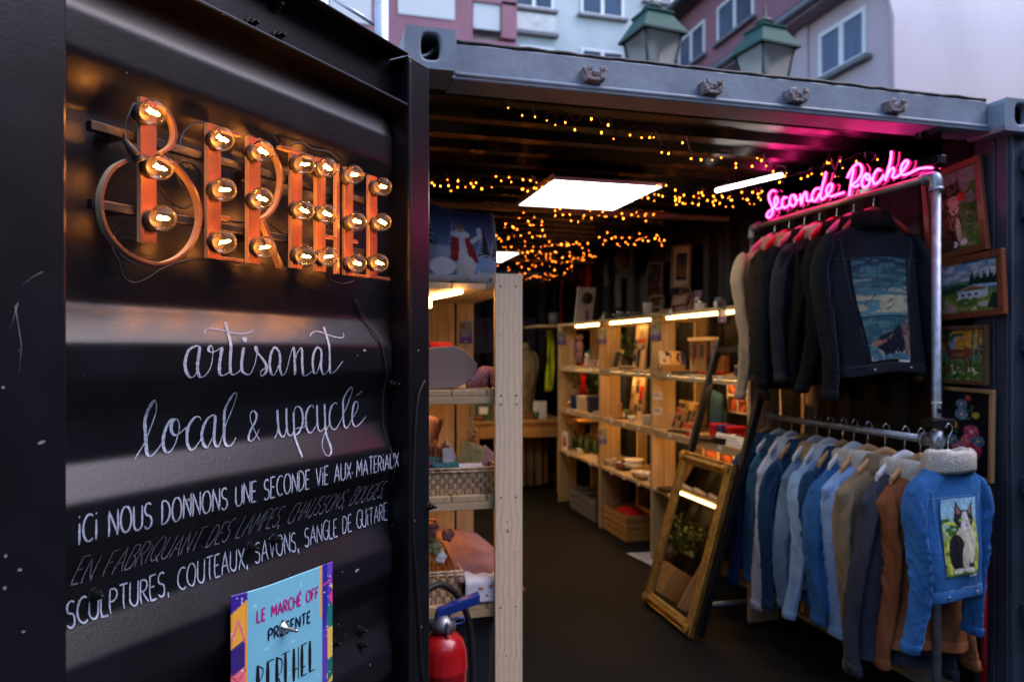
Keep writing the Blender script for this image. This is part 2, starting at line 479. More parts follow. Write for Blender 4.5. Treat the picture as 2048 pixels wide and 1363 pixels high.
door_o = door.build('door', m_frame, cont, bevel=.008)
door_o.location = HP - Vector(OFF); door_o.rotation_euler = (0, 0, DANG)
b = MB(); nx = 40; rows = []
zz = [k for k in np.arange(.14, EYE + .70, .004)]
for z in zz:
    row = []
    for i in range(nx + 1):
        x = X0 + (X1 - X0) * i / nx
        e = min(1., (X1 - x) / .03)           # the pressing fades out at the hinge side
        y = panel_y(z)
        y = RE * (1 - e) + y * e + .0006 * noise.noise((x * 5, z * 5, 1.))
        row.append((x, y, z))
    rows.append(row)
b.grid(rows); b.build('door_panel', m_door, door_o)
b = MB(); z0, z1 = EYE + .675, EYE + .818
b.bb((X0, .040, z0), (X1, .048, z1)); b.bb((X0, FY0, z1 - .007), (X1, .040, z1 - .001)); b.bb((X0, FY0, z0 - .006), (X1, .046, z0 + .0015))
b.build('top_rail', m_door, door_o, bevel=.002)
def bolt(b, x, y, z, r=.0105):
    R = Matrix.Rotation(math.radians(90), 3, 'X')
    b.lathe([(r * 1.5, 0), (r * 1.5, .003), (r * 1.45, .004)], 14, (x, y, z), R)
    b.lathe([(r, .004), (r, .013), (r * .9, .015)], 6, (x, y, z), R, sm=False)
    b.lathe([(r * .5, .015), (r * .5, .026), (r * .35, .028)], 8, (x, y, z), R)
for u, v in ((507, 47), (555, 10), (560, 72)):
    x, z = door_pt(u, v, .03); b = MB(); bolt(b, x, .040, z); b.build('bolt', m_black, door_o)
for u, v in ((128, 1221), (205, 1193), (516, 1097), (563, 1080), (733, 1262), (727, 1288), (790, 768), (833, 1009), (680, 1288)):
    x, z = door_pt(u, v, .02)
    y = panel_y(z) if X0 < x < X1 else FY0
    b = MB(); bolt(b, x, y, z, .0085); b.build('bolt', m_black, door_o)
# chipped paint and scratches
m_scuff = P('chipped_paint', (.20, .20, .22), .8, var=.4, vs=30)
b = MB(); rnd = random.Random(11)
def scuff(u, v, s, asp=1.0, ang=0.):
    s *= .8; x, z = door_pt(u, v, FY0 if (u < 120 or u > 806) else .03)
    on = X0 < x < X1
    pts = []
    for k in range(9):
        a = 2 * math.pi * k / 9; r = s * rnd.uniform(.55, 1.2)
        px, pz = r * math.cos(a) * asp, r * math.sin(a)
        pts.append((x + px * math.cos(ang) - pz * math.sin(ang), z + px * math.sin(ang) + pz * math.cos(ang)))
    b.add([(px, (panel_y(pz) if on else FY0) - .0018, pz) for px, pz in pts], [tuple(range(9))])
for u, v, s, a_, an in ((10, 1111, .0035, 1, 0), (38, 1138, .004, 1, .3), (8, 1175, .005, .8, .2), (82, 884, .0035, 2.6, .2), (4, 775, .003, 1, 0), (36, 700, .0012, 1, 0), (45, 1262, .003, 1, 0), (836, 700, .004, 1.2, .4), (842, 1252, .006, .6, 0), (829, 1040, .004, .6, .2), (816, 1055, .003, .6, .2), (700, 1137, .005, 2.4, .15),
    (670, 1140, .003, 1, 0), (715, 700, .005, 1.6, 0), (700, 710, .003, .8, .2), (690, 944, .006, .5, 0), (365, 995, .004, 3.2, .15), (445, 1040, .002, 1.2, 0), (686, 1250, .003, .7, 0), (726, 1325, .003, 1, 0), (455, 915, .002, 1, 0), (700, 1270, .0025, 1, .1), (540, 205, .002, .7, 0), (480, 245, .0015, 1, 0), (240, 150, .002, 1, .3), (530, 243, .0015, 1, 0), (650, 260, .0015, 1, 0)):
    scuff(u, v, s, a_, an)
for i in range(60):
    u = rnd.uniform(125, 795); v = rnd.uniform(20, 1340); scuff(u, v, rnd.uniform(.0004, .0011), rnd.uniform(.6, 2), rnd.uniform(0, 3))
for P4 in (((45, 570), (62, 556), (85, 543)), ((20, 660), (36, 605)), ((38, 745), (43, 690), (30, 610))):
    q = [door_pt(u, v, FY0) for u, v in P4]; b.tube([(x, FY0 + .0001, z) for x, z in q], .0004, 4)
tag(b.build('scuff_marks', m_scuff, door_o), kind='stuff')
b = MB()                                      # loose cable down the hinge side
q = [door_pt(u, v, .0) for u, v in ((735, 600), (752, 640), (765, 680), (775, 740), (783, 770), (786, 850), (790, 930), (797, 990))]
b.tube(spline([(x, panel_y(z) - .006, z) for x, z in q]), .0022, 6); b.build('cable', m_rubber, door_o)
b = MB()
q = [door_pt(u, v, FY0) for u, v in ((846, 760), (832, 800), (826, 900), (822, 1040), (832, 1180), (842, 1360))]
b.tube(spline([(x, FY0 - .006, z) for x, z in q]), .003, 6); b.build('cable', m_rubber, door_o)

# ------------------------------------------------------------------ chalk lettering
m_chalk = P('chalk', (.20, .26, .36), .95, vs=160, col2=(.44, .51, .62), bump=.3, bs=500, spec=.1)
m_chalk_dim = P('faint_chalk', (.12, .14, .175), .95, vs=180, col2=(.28, .31, .36), spec=.1)
def ribbon(b, pts, w, on, lift=.0018, calli=0., jit=0.):
    """A chalk line along pts (x, z), laid on the surface y = on(z)."""
    pts = [Vector((p[0], p[1])) for p in pts]; n = len(pts); L = []; R = []
    for i in range(n):
        t = pts[min(n - 1, i + 1)] - pts[max(0, i - 1)]
        t = t.normalized() if t.length > 1e-9 else Vector((1, 0))
        ww = w
        if calli: ww = w * (.38 + calli * max(0., -t.y) ** 1.3)
        if jit: ww *= 1 + jit * noise.noise((pts[i].x * 160, pts[i].y * 160, 3.))
        if i in (0, n - 1): ww *= .6
        nn = Vector((-t.y, t.x)) * ww / 2
        L.append(pts[i] + nn); R.append(pts[i] - nn)
    vs = [(p.x, on(p.y) - lift, p.y) for p in L] + [(p.x, on(p.y) - lift, p.y) for p in R]
    b.add(vs, [(i, i + 1, n + i + 1, n + i) for i in range(n - 1)])
def cursive(strokes, fx, w, calli):
    b = MB()
    for st in strokes:
        q = [fx(x, y) for x, y in st]
        if len(q) > 2: q = [(p.x, p.y) for p in spline([(a, c, 0) for a, c in q], 7)]
        else: q = [(q[0][0] + (q[1][0] - q[0][0]) * t / 5, q[0][1] + (q[1][1] - q[0][1]) * t / 5) for t in range(6)]
        ribbon(b, q, w, panel_y, .0018, calli, .35)
    return b
ART = [[(285,360),(230,350),(150,400),(110,520),(115,620),(150,690),(195,705),(240,640),(262,500),(275,380)],
 [(275,365),(262,470),(250,560),(255,650),(285,705),(340,680),(390,610),(415,520),(425,420),(420,370),(400,348),(375,375),(380,405),(420,420),(480,395),(530,362)],
 [(530,365),(515,450),(500,560),(500,650),(530,685),(590,660),(625,620)],
 [(565,75),(590,180),(620,290),(630,380),(622,520),(625,640),(655,675),(710,650),(750,600)],
 [(330,225),(335,180),(375,153),(470,160),(580,182),(690,208),(800,205),(870,180),(880,155)],
 [(775,365),(765,430),(752,530),(755,620),(785,660),(840,672),(880,610),(905,540),(925,440),(935,390),(920,355),(908,385),(935,430),(1000,510),(1035,580),(1030,640),(985,690),(965,660),(995,615),(1065,590)],
 [(770,250),(800,305)],[(805,255),(770,300)],[(752,272),(815,282)],
 [(1165,375),(1125,365),(1085,440),(1070,560),(1085,650),(1115,682),(1150,630),(1180,540)],
 [(1130,365),(1175,410),(1190,500),(1185,600),(1210,680),(1245,660),(1280,560),(1310,440),(1335,370),(1350,400),(1355,520),(1355,680)],
 [(1355,540),(1385,430),(1425,370),(1440,420),(1440,540),(1450,660),(1480,688),(1555,635)],
 [(1655,390),(1615,362),(1575,430),(1560,540),(1570,640),(1600,660),(1630,590),(1655,480)],
 [(1615,362),(1655,400),(1660,500),(1655,600),(1680,672),(1720,650),(1750,590)],
 [(1685,130),(1720,240),(1748,350),(1755,500),(1755,620),(1770,660),(1810,640),(1860,580),(1905,520)],
 [(1530,245),(1545,205),(1600,183),(1680,200),(1750,228),(1830,250),(1890,255),(1915,240),(1905,200)]]
cursive(ART, lambda x, y: door_local(350 + x / 5.689, 630 + y / 5.689), .0058, .85).build('chalk_lettering', m_chalk, door_o)
LOC = [[(145,1210),(220,1090),(310,940),(400,720),(480,500),(505,370),(490,260),(455,260),(385,370),(330,520),(315,620),(325,800),(340,1000),(350,1110),(390,1160),(450,1130),(530,1040),(610,920)],
 [(840,555),(760,555),(690,640),(635,780),(615,920),(630,1040),(680,1100),(750,1065),(810,960),(850,830),(880,700),(865,590),(825,550),(765,600),(745,700),(775,790),(830,815),(900,770),(1000,680)],
 [(1230,570),(1215,520),(1150,515),(1070,600),(1015,720),(1005,860),(1020,980),(1075,1055),(1140,1020),(1210,920),(1250,850)],
 [(1490,510),(1440,485),(1360,530),(1290,640),(1250,790),(1265,930),(1325,1020),(1380,950),(1425,850)],
 [(1470,500),(1462,650),(1450,800),(1455,920),(1490,1000),(1540,960),(1590,820),(1660,600),(1750,380),(1815,190),(1810,130),(1770,140),(1690,260),(1620,430),(1615,620),(1615,800),(1625,930),(1660,985),(1720,985),(1770,930),(1810,850)]]
UPC = [[(235,895),(160,770),(90,600),(75,500),(100,430),(145,425),(180,490),(160,590),(90,720),(50,840),(60,900),(110,905),(170,830),(225,720)],
 [(475,865),(510,800),(530,700),(535,620)],[(520,400),(530,600),(550,760),(605,845),(650,790),(668,690)],
 [(668,375),(670,550),(680,720),(700,800),(745,820),(790,780)],
 [(790,430),(788,560),(795,720),(815,870),(870,1020),(930,1175)],
 [(788,450),(815,370),(860,345),(910,390),(938,500),(930,640),(880,760),(820,810),(780,790),(810,720),(870,695),(950,685),(990,620)],
 [(1118,375),(1095,328),(1045,350),(1000,440),(985,560),(1000,690),(1045,775),(1100,750),(1150,670),(1175,600)],
 [(1172,320),(1172,480),(1180,650),(1200,730),(1235,750),(1290,700),(1300,640)],
 [(1292,305),(1300,480),(1305,680),(1330,830),(1385,970),(1405,1080),(1370,1150),(1310,1130),(1265,1030),(1255,930),(1290,810),(1350,680),(1385,600)],
 [(1500,310),(1470,285),(1420,330),(1385,420),(1375,540),(1390,660),(1440,720),(1500,690),(1560,580),(1600,480),(1680,290),(1740,130),(1745,40),(1715,40),(1650,130),(1600,250),(1600,420),(1605,580),(1640,695),(1690,660),(1740,560),(1800,460),(1840,370),(1835,280),(1800,270),(1770,330),(1750,450),(1750,580),(1790,670),(1850,650),(1910,590),(1970,510)],
 [(1820,165),(1870,125),(1915,85)]]
b1 = cursive(LOC, lambda x, y: door_local(250 + x / 8.192, 770 + y / 8.192), .0056, .85)
b2 = cursive(UPC, lambda x, y: door_local(490 + x / 8.192, 770 + y / 8.192), .0054, .75)
b1.build('chalk_lettering', m_chalk, door_o); b2.build('chalk_lettering', m_chalk, door_o)
# hand capitals: strokes on a cell of width w and height 1
def arc(cx, cz, rx, rz, a0, a1, n=9):
    return [(cx + rx * math.cos(math.radians(a0 + (a1 - a0) * i / n)), cz + rz * math.sin(math.radians(a0 + (a1 - a0) * i / n))) for i in range(n + 1)]
GL = {'A': (.62, [[(0, 0), (.31, 1), (.62, 0)], [(.1, .36), (.53, .36)]]),
 'B': (.5, [[(0, 0), (0, 1)], [(0, 1)] + arc(.2, .77, .26, .23, 90, -90) + [(0, .54)], [(.0, .54)] + arc(.2, .27, .32, .27, 90, -90) + [(0, 0)]]),
 'C': (.55, [arc(.36, .5, .36, .5, 55, 305, 14)]), 'D': (.55, [[(0, 0), (0, 1)], [(0, 1)] + arc(.1, .5, .45, .5, 90, -90, 12) + [(0, 0)]]),
 'E': (.42, [[(.42, 1), (0, 1), (0, 0), (.42, 0)], [(0, .52), (.34, .52)]]), 'F': (.42, [[(.42, 1), (0, 1), (0, 0)], [(0, .52), (.34, .52)]]),
 'G': (.58, [arc(.36, .5, .36, .5, 55, 330, 14) + [(.6, .45), (.38, .45)]]), 'H': (.52, [[(0, 0), (0, 1)], [(.52, 0), (.52, 1)], [(0, .5), (.52, .5)]]),
 'I': (.08, [[(.04, 0), (.04, 1)]]), 'i': (.1, [[(.05, 0), (.05, .74)], [(.05, .93), (.06, 1.0)]]), 'L': (.4, [[(0, 1), (0, 0), (.4, 0)]]),
 'M': (.68, [[(0, 0), (.06, 1), (.34, .3), (.62, 1), (.68, 0)]]), 'N': (.55, [[(0, 0), (0, 1), (.55, 0), (.55, 1)]]),
 'O': (.68, [arc(.34, .5, .34, .5, 90, 450, 18)]), 'P': (.46, [[(0, 0), (0, 1)], [(0, 1)] + arc(.18, .74, .28, .26, 90, -90) + [(0, .48)]]),
 'Q': (.68, [arc(.34, .5, .34, .5, 90, 450, 18), [(.4, .22), (.7, -.08)]]), 'R': (.5, [[(0, 0), (0, 1)], [(0, 1)] + arc(.18, .75, .28, .25, 90, -90) + [(0, .5)], [(.16, .5), (.5, 0)]]),
 'S': (.48, [arc(.25, .76, .23, .24, 40, 250, 9) + arc(.23, .26, .25, .26, 70, -150, 9)]), 'T': (.54, [[(0, 1), (.54, 1)], [(.27, 1), (.27, 0)]]),
 'U': (.55, [[(0, 1), (0, .3)] + arc(.275, .3, .275, .3, 180, 360, 9) + [(.55, 1)]]), 'V': (.55, [[(0, 1), (.28, 0), (.55, 1)]]),
 'X': (.55, [[(0, 1), (.55, 0)], [(.55, 1), (0, 0)]]), ',': (.12, [[(.08, .08), (.0, -.14)]]), ' ': (.40, []),
 'É': (.42, [[(.42, 1), (0, 1), (0, 0), (.42, 0)], [(0, .52), (.34, .52)], [(.12, 1.12), (.36, 1.3)]])}
def capitals(b, text, place, w, on, lift=.0012, slant=0., gap=.17, rnd=None, jit=.3):
    """place(s in 0..1 along the line, h) -> (x, z)."""
    tot = sum(GL[c][0] + gap for c in text) - gap; s = 0.
    for c in text:
        wd, sts = GL[c]; dj = (rnd.uniform(-.05, .05), rnd.uniform(-.04, .06)) if rnd else (0, 0)
        for st in sts:
            pts = []
            for (a0, h0), (a1, h1) in zip(st[:-1], st[1:]):
                k = 4 if abs(a1 - a0) + abs(h1 - h0) > .3 else 1
                pts += [(a0 + (a1 - a0) * i / k, h0 + (h1 - h0) * i / k) for i in range(k)]
            pts.append(st[-1])
            ribbon(b, [place((s + a + slant * h) / tot, h * (1 + dj[1]) + dj[0] * .5) for a, h in pts], w, on, lift, 0, jit)
        s += wd + gap
def chalk_line(text, bl, tl, br, tr, w, mat, slant, seed):
    """A line whose left end spans bl-tl and whose right end spans br-tr (pixels)."""
    A, B, Cc, Dd = (door_local(*q) for q in (bl, tl, br, tr))
    def place(s, h):
        x = A[0] + (Cc[0] - A[0]) * s
        z0 = A[1] + (Cc[1] - A[1]) * s; z1 = B[1] + (Dd[1] - B[1]) * s
        return (x, z0 + (z1 - z0) * h + .004 * noise.noise((s * 9, seed, 0)))
    b = MB(); capitals(b, text, place, w, panel_y, .0018, slant, .16, random.Random(seed))
    b.build('chalk_lettering', mat, door_o)
chalk_line('iCi NOUS DONNONS UNE SECONDE ViE AUX MATERiAUX', (155, 1088), (155, 1033), (796, 933), (793, 904), .0036, m_chalk, .0, 1)
chalk_line('EN FABRiQUANT DES LAMPES, CHAUSSONS, BOUGIES,', (141, 1170), (141, 1122), (763, 992), (763, 962), .0022, m_chalk_dim, .25, 2)
chalk_line('SCULPTURES, COUTEAUX, SAVONS, SANGLE DE GUiTARE', (134, 1256), (134, 1203), (773, 1037), (771, 1005),   .0031, m_chalk, .04, 3)

# ================================================================== the light-bulb letters on the door
YF_ = -.034; YB_ = -.0225                      # front and back of the plywood letters
def zl(x, y, yy=YF_): return door_pt(x / 2.2718, y / 2.2718, yy)
so = (-.55, 0., EYE + .10)
sign = thing('marquee_sign', 'orange plywood letters studded with glowing round bulbs, mounted on the black door', 'sign',
             HP + DXV * so[0] + Vector((0, 0, so[2])), DANG)
b = MB(so)
for (a, c) in (((388, 572), (1672, 905)), ((392, 926), (1680, 1150))):
    xa, za = zl(*a, -.004); xb, zb = zl(*c, -.004)
    zm = (za + zb) / 2
    bb_ = MB(so); bb_.bb((xa, -.020, za - .008), (xb, -.004, za + .008))
    for k in (.08, .5, .9): bb_.bb((xa + (xb - xa) * k - .012, -.004, za - .006), (xa + (xb - xa) * k + .012, RE, za + .006))
    bb_.build('mounting_rail', m_black, sign, bevel=.0015)
LM = [w_cherry, m_ply]
fn = lambda x, z, d: (x, d, z)
def stem(b, xl, xr, yt, yb):
    """front corners in enlarged pixels; upright in the door's frame."""
    a = zl(xl, yt); c = zl(xr, yt); d = zl(xl, yb)
    b.prism([(a[0], d[1]), (c[0], d[1]), (c[0], a[1]), (a[0], a[1])], fn, YF_, YB_, 0, 1)
    return a[0], c[0], d[1], a[1]
def strip(b, pts, w=.006, d0=YF_, d1=YB_ + .004):
    pts = [Vector((p[0], p[1])) for p in pts]; n = len(pts); L = []; R = []
    for i in range(n):
        t = (pts[min(n - 1, i + 1)] - pts[max(0, i - 1)]).normalized(); nn = Vector((-t.y, t.x)) * w / 2
        L.append(pts[i] + nn); R.append(pts[i] - nn)
    rows = [[(L[i].x, d0, L[i].y), (R[i].x, d0, R[i].y), (R[i].x, d1, R[i].y), (L[i].x, d1, L[i].y)] for i in range(n)]
    k0 = len(b.f); b.grid(rows, False, 1, True)
    for j in range(k0, len(b.f)):
        if (j - k0) % 4 == 0: b.m[j] = 0
    e = len(b.v)
    b.f += [tuple(e - 4 + i for i in range(4)), tuple(e - 4 * n + i for i in (3, 2, 1, 0))]; b.m += [1, 1]; b.s += [False, False]
def curve_px(pts, k=8): return [(p.x, p.y) for p in spline([(*zl(*q), 0) for q in pts], k)]
b = MB(so); stem(b, 640, 712, 437, 1096)
strip(b, curve_px([(702, 462), (752, 490), (788, 545), (800, 605), (785, 660), (735, 697)]))
strip(b, curve_px([(580, 728), (520, 765), (478, 840), (464, 930), (490, 1040), (560, 1130), (650, 1183), (740, 1197), (830, 1160), (890, 1085), (914, 985), (895, 880), (840, 790), (775, 730), (712, 705)]))
b.build('letter_b', LM, sign, bevel=.0007)
def letter_e(xl, xr, yt, yb, xt, xm, xb, ym):
    b = MB(so); x0, x1, z0, z1 = stem(b, xl, xr, yt, yb)
    for xe, zc in ((xt, z1 - .0035), (xm, zl(xr, ym)[1]), (xb, z0 + .0035)):
        xx = zl(xe, yt)[0]
        b.prism([(x1 + .0005, zc - .0034), (xx, zc - .0034), (xx, zc + .0034), (x1 + .0005, zc + .0034)], fn, YF_, YB_ + .004, 0, 1)
    b.build('letter_e', LM, sign, bevel=.0007)
letter_e(945, 1005, 556, 1172, 1098, 1048, 1108, 985)
b = MB(so); stem(b, 1130, 1184, 616, 1196)
strip(b, curve_px([(1184, 632), (1240, 680), (1275, 755), (1282, 835), (1262, 920), (1225, 975), (1184, 998)]))
strip(b, curve_px([(1198, 1000), (1240, 1105), (1283, 1213)], 2), .009)
b.build('letter_r', LM, sign, bevel=.0007)
b = MB(so); x0, x1, z0, z1 = stem(b, 1326, 1373, 690, 1216)
xa = zl(1276, 690)[0]; xb = zl(1425, 690)[0]
b.prism([(xa, z1 + .0004), (xb, z1 + .0004), (xb, z1 + .007), (xa, z1 + .007)], fn, YF_, YB_ + .004, 0, 1); b.build('letter_t', LM, sign, bevel=.0007)
b = MB(so); x0, x1, z0, z1 = stem(b, 1440, 1480, 712, 1232); stem(b, 1530, 1544, 742, 1243)
zc = zl(1480, 1072)[1]; xb = zl(1530, 742)[0]
b.prism([(x1 + .0004, zc - .0034), (xb - .0004, zc - .0034), (xb - .0004, zc + .0034), (x1 + .0004, zc + .0034)], fn, YF_, YB_ + .004, 0, 1); b.build('letter_h', LM, sign, bevel=.0007)
letter_e(1568, 1606, 757, 1250, 1660, 1628, 1668, 1094)
b = MB(so); x0, x1, z0, z1 = stem(b, 1680, 1715, 794, 1262); xx = zl(1774, 1262)[0]
b.prism([(x1 + .0004, z0), (xx, z0), (xx, z0 + .0068), (x1 + .0004, z0 + .0068)], fn, YF_, YB_ + .004, 0, 1); b.build('letter_l', LM, sign, bevel=.0007)

# bulbs: a clear globe, its filament and its socket
m_bulb = thin_glass('clear_bulb_glass', (1, 1, 1), 1.2, .0, .03, .006)
m_fil = E('glowing_filament', (1.0, .31, .045), 74.)
m_sock = P('black_bakelite', (.010, .009, .009), .45, vs=30)
Rf = Matrix.Rotation(math.radians(90), 3, 'X')          # the bulb points out of the door (-y)
BR = .0228
gl = MB(); prof = [(.0125, .006)]
for k in range(13):
    a = -1.02 + (math.pi / 2 + 1.02) * k / 12
    prof.append((max(1e-6, BR * math.cos(a)), .0285 + BR * math.sin(a)))
gl.lathe(prof, 28, (0, 0, 0), Rf)
fi = MB()
for s in (-1, 1): fi.tube([(-.011 + .022 * k / 5, -.029 - s * .002, s * .0011 + .0011 * math.sin(k * 2.1 + s)) for k in range(6)], .0012, 5)
st_ = MB(); st_.tube([(0, -.008, 0), (0, -.022, 0)], .0030, 6); st_.tube([(-.011, -.029, 0), (-.003, -.012, 0)], .0005, 4); st_.tube([(.011, -.029, 0), (.003, -.012, 0)], .0005, 4)
sk = MB(); sk.lathe([(.0175, -.004), (.0180, .003), (.0150, .008), (.0135, .011)], 18, (0, 0, 0), Rf); sk.tube([(0, .0, 0), (0, .016, 0)], .009, 10)
BUL = [(690,507),(720,752),(733,998),(1015,631),(1018,862),(1022,1098),(1190,690),(1193,908),(1207,1122),(1385,742),(1384,950),(1388,1158),(1484,765),(1488,966),(1494,1168),(1608,799),(1622,1012),(1622,1198),(1737,850),(1740,1015),(1728,1192)]
first = None; rnd = random.Random(5)
for u, v in BUL:
    x, z = zl(u, v, YF_ - .0285)
    loc = (x - so[0], YF_ - so[1] - .001, z - so[2])
    rot = (rnd.uniform(-.12, .12), rnd.uniform(-.3, .3), rnd.uniform(-.12, .12))
    if first is None:
        first = gl.build('bulb', m_bulb, sign)
        fi.build('filament', m_fil, first); st_.build('glass_stem', m_steel, first); sk.build('socket', m_sock, first)
        o = first
    else:
        o = first.copy(); COL.objects.link(o); o.parent = sign
        for ch in list(first.children):
            c = ch.copy(); COL.objects.link(c); c.parent = o
    o.location = loc; o.rotation_euler = rot
# wiring
def wire(pts, r=.0022):
    q = [(*zl(x, y, yy), yy) for x, y, yy in pts]
    b = MB(so); b.tube(spline([(x, yy, z) for x, z, yy in q], 8), r, 6); return b
WIR = [[(640,520,-.01),(612,470,.0),(585,520,-.01),(565,590,-.014),(575,640,-.03)],[(575,640,-.03),(590,670,-.036),(612,705,-.04)],
 [(640,1098,.0),(560,1080,.01),(510,1120,.015),(540,1190,.01),(555,1250,.01),(600,1284,.008),(660,1270,.005),(740,1220,.0),(840,1185,-.005),(930,1175,-.008)],
 [(590,990,.01),(530,1040,.015),(515,1110,.015),(560,1170,.012),(620,1205,.01)],
 [(940,560,-.002),(880,560,.01),(830,610,.015),(820,660,.01),(860,700,.005)],[(800,770,.015),(840,735,.01),(890,760,.005),(930,830,.0),(935,880,.01)],
 [(800,790,.02),(830,850,.015),(880,860,.01),(910,790,.005),(870,740,.01)],[(715,830,.0),(760,900,.012),(830,945,.01),(880,920,.005)],
 [(1000,980,.0),(1060,1005,.01),(1120,1010,.0)],[(1320,660,-.002),(1360,648,.01),(1430,680,.012),(1490,690,.005),(1540,730,.0)],
 [(1470,1220,.0),(1500,1270,.01),(1560,1290,.01),(1610,1270,.005),(1600,1230,.0)],[(1230,1020,.0),(1290,1060,.01),(1330,1055,.0)],[(1240,620,.0),(1300,690,.012),(1330,700,.0)],
 [(1270,1150,0.),(1310,1210,.012),(1340,1190,.0)],[(1480,1020,.0),(1520,1070,.01),(1560,1060,.0)],[(1620,900,.0),(1650,950,.012),(1680,930,.0)],[(1640,780,.0),(1680,800,.012),(1700,830,.0)]]
for w_ in WIR: wire(w_).build('wire', m_rubber, sign)
b = MB(so); x, z = zl(598, 688, -.04); x2, z2 = zl(625, 722, -.04)
b.tube([(x - .012, -.036, z + .02), (x, -.040, z + .003), (x2, -.042, z2)], [.004, .008, .0085], 10); b.tube([(x2 - .001, -.042, z2 + .002), (x2 + .003, -.0425, z2 - .004)], .0105, 12)
b.build('plug', m_rubber, sign)

# ------------------------------------------------------------------ rasters for pictures
class Ras:
    def __init__(s, w, h, c=(128, 128, 128)):
        s.w, s.h = w, h; s.a = np.zeros((h, w, 3)); s.a[:] = lin(c)
        s.X, s.Y = np.meshgrid((np.arange(w) + .5) / w, 1 - (np.arange(h) + .5) / h); s.rs = np.random.RandomState(7)
    def put(s, mask, c, alpha=1.):
        m = (np.asarray(mask, float) * alpha)[..., None]; s.a[:] = s.a * (1 - m) + np.array(lin(c)) * m; return s
    def grad(s, c0, c1, y0=0., y1=1.):
        t = np.clip((s.Y - y0) / (y1 - y0), 0, 1)[..., None]; s.a[:] = np.array(lin(c0)) * (1 - t) + np.array(lin(c1)) * t; return s
    def ell(s, x, y, rx, ry, c, ang=0., al=1., soft=0.):
        ca, sa = math.cos(ang), math.sin(ang); dx, dy = (s.X - x), (s.Y - y) * s.h / s.w
        u = (dx * ca + dy * sa) / rx; v = (-dx * sa + dy * ca) / (ry * s.h / s.w)
        d = np.sqrt(u * u + v * v); return s.put(np.clip((1 - d) / max(soft, .02), 0, 1), c, al)
    def poly(s, pts, c, al=1.):
        inside = np.zeros_like(s.X, bool); n = len(pts); j = n - 1
        for i in range(n):
            xi, yi = pts[i]; xj, yj = pts[j]
            if yi != yj: inside ^= ((yi > s.Y) != (yj > s.Y)) & (s.X < (xj - xi) * (s.Y - yi) / (yj - yi) + xi)
            j = i
        return s.put(inside, c, al)
    def line(s, pts, w, c, al=1.):
        for (x0, y0), (x1, y1) in zip(pts[:-1], pts[1:]):
            ax = s.h / s.w; dx, dy = x1 - x0, (y1 - y0) * ax; L = max(1e-9, dx * dx + dy * dy)
            t = np.clip(((s.X - x0) * dx + (s.Y - y0) * ax * dy) / L, 0, 1)
            s.put(np.hypot(s.X - x0 - t * dx, (s.Y - y0) * ax - t * dy) < w / 2, c, al)
        return s
    def noise(s, fx, fy, seed=1):
        rs = np.random.RandomState(seed); gx, gy = int(fx) + 2, int(fy) + 2; G = rs.rand(gy, gx)
        x = s.X * fx; y = s.Y * fy; i = x.astype(int); j = y.astype(int); tx = x - i; ty = y - j
        tx = tx * tx * (3 - 2 * tx); ty = ty * ty * (3 - 2 * ty)
        return (G[j, i] * (1 - tx) + G[j, i + 1] * tx) * (1 - ty) + (G[j + 1, i] * (1 - tx) + G[j + 1, i + 1] * tx) * ty
    def speck(s, c, fx, fy, thr, seed, mask=None, al=1.):
        m = s.noise(fx, fy, seed) > thr
        if mask is not None: m = m & mask
        return s.put(m, c, al)
    def stitch(s, k=.12):
        s.a *= (1 + k * (s.rs.rand(s.h, s.w, 1) - .5) * 2) * (.66 + .68 * (.6 * s.noise(22, 26, 31) + .4 * s.noise(48, 52, 32)))[..., None]; return s
def picture(b, ras, fn):
    """Adds a w x h sheet whose points carry the raster; fn(x, y) with x, y in 0..1 gives the 3D point. Returns the colours."""
    h, w = ras.h, ras.w; vs = [fn(i / (w - 1), 1 - j / (h - 1)) for j in range(h) for i in range(w)]
    fs = [(j * w + i, (j + 1) * w + i, (j + 1) * w + i + 1, j * w + i + 1) for j in range(h - 1) for i in range(w - 1)]
    b.add(vs, fs, True)
    return b
def set_cols(o, ras):
    at = o.data.color_attributes.new('picture', 'FLOAT_COLOR', 'POINT')
    c = np.ones((ras.h * ras.w, 4), np.float32); c[:, :3] = ras.a.reshape(-1, 3)
    full = np.ones((len(o.data.vertices), 4), np.float32); full[:len(c)] = c
    at.data.foreach_set('color', full.ravel()); return o
m_print = paint_attr('printed_sheet', .35, spec=.5)
m_stitch = paint_attr('needlepoint', .85, .5, 900, spec=.2)

# ------------------------------------------------------------------ poster on the door
PY = -.018
tl, tr = door_pt(472, 1196, PY), door_pt(664, 1120, PY)
pw = tr[0] - tl[0]; ph = pw * 1.42; px0, pzt = tl[0], (tl[1] + tr[1]) / 2
po = (px0 + pw / 2, 0, pzt - ph)
poster = thing('poster', 'pale blue market poster bolted to the lower part of the black door', 'poster', HP + DXV * po[0] + DYV * 0 + Vector((0, 0, po[2])), DANG)
R_ = Ras(110, 156, (118, 190, 212))
R_.speck((150, 210, 226), 30, 42, .93, 3)
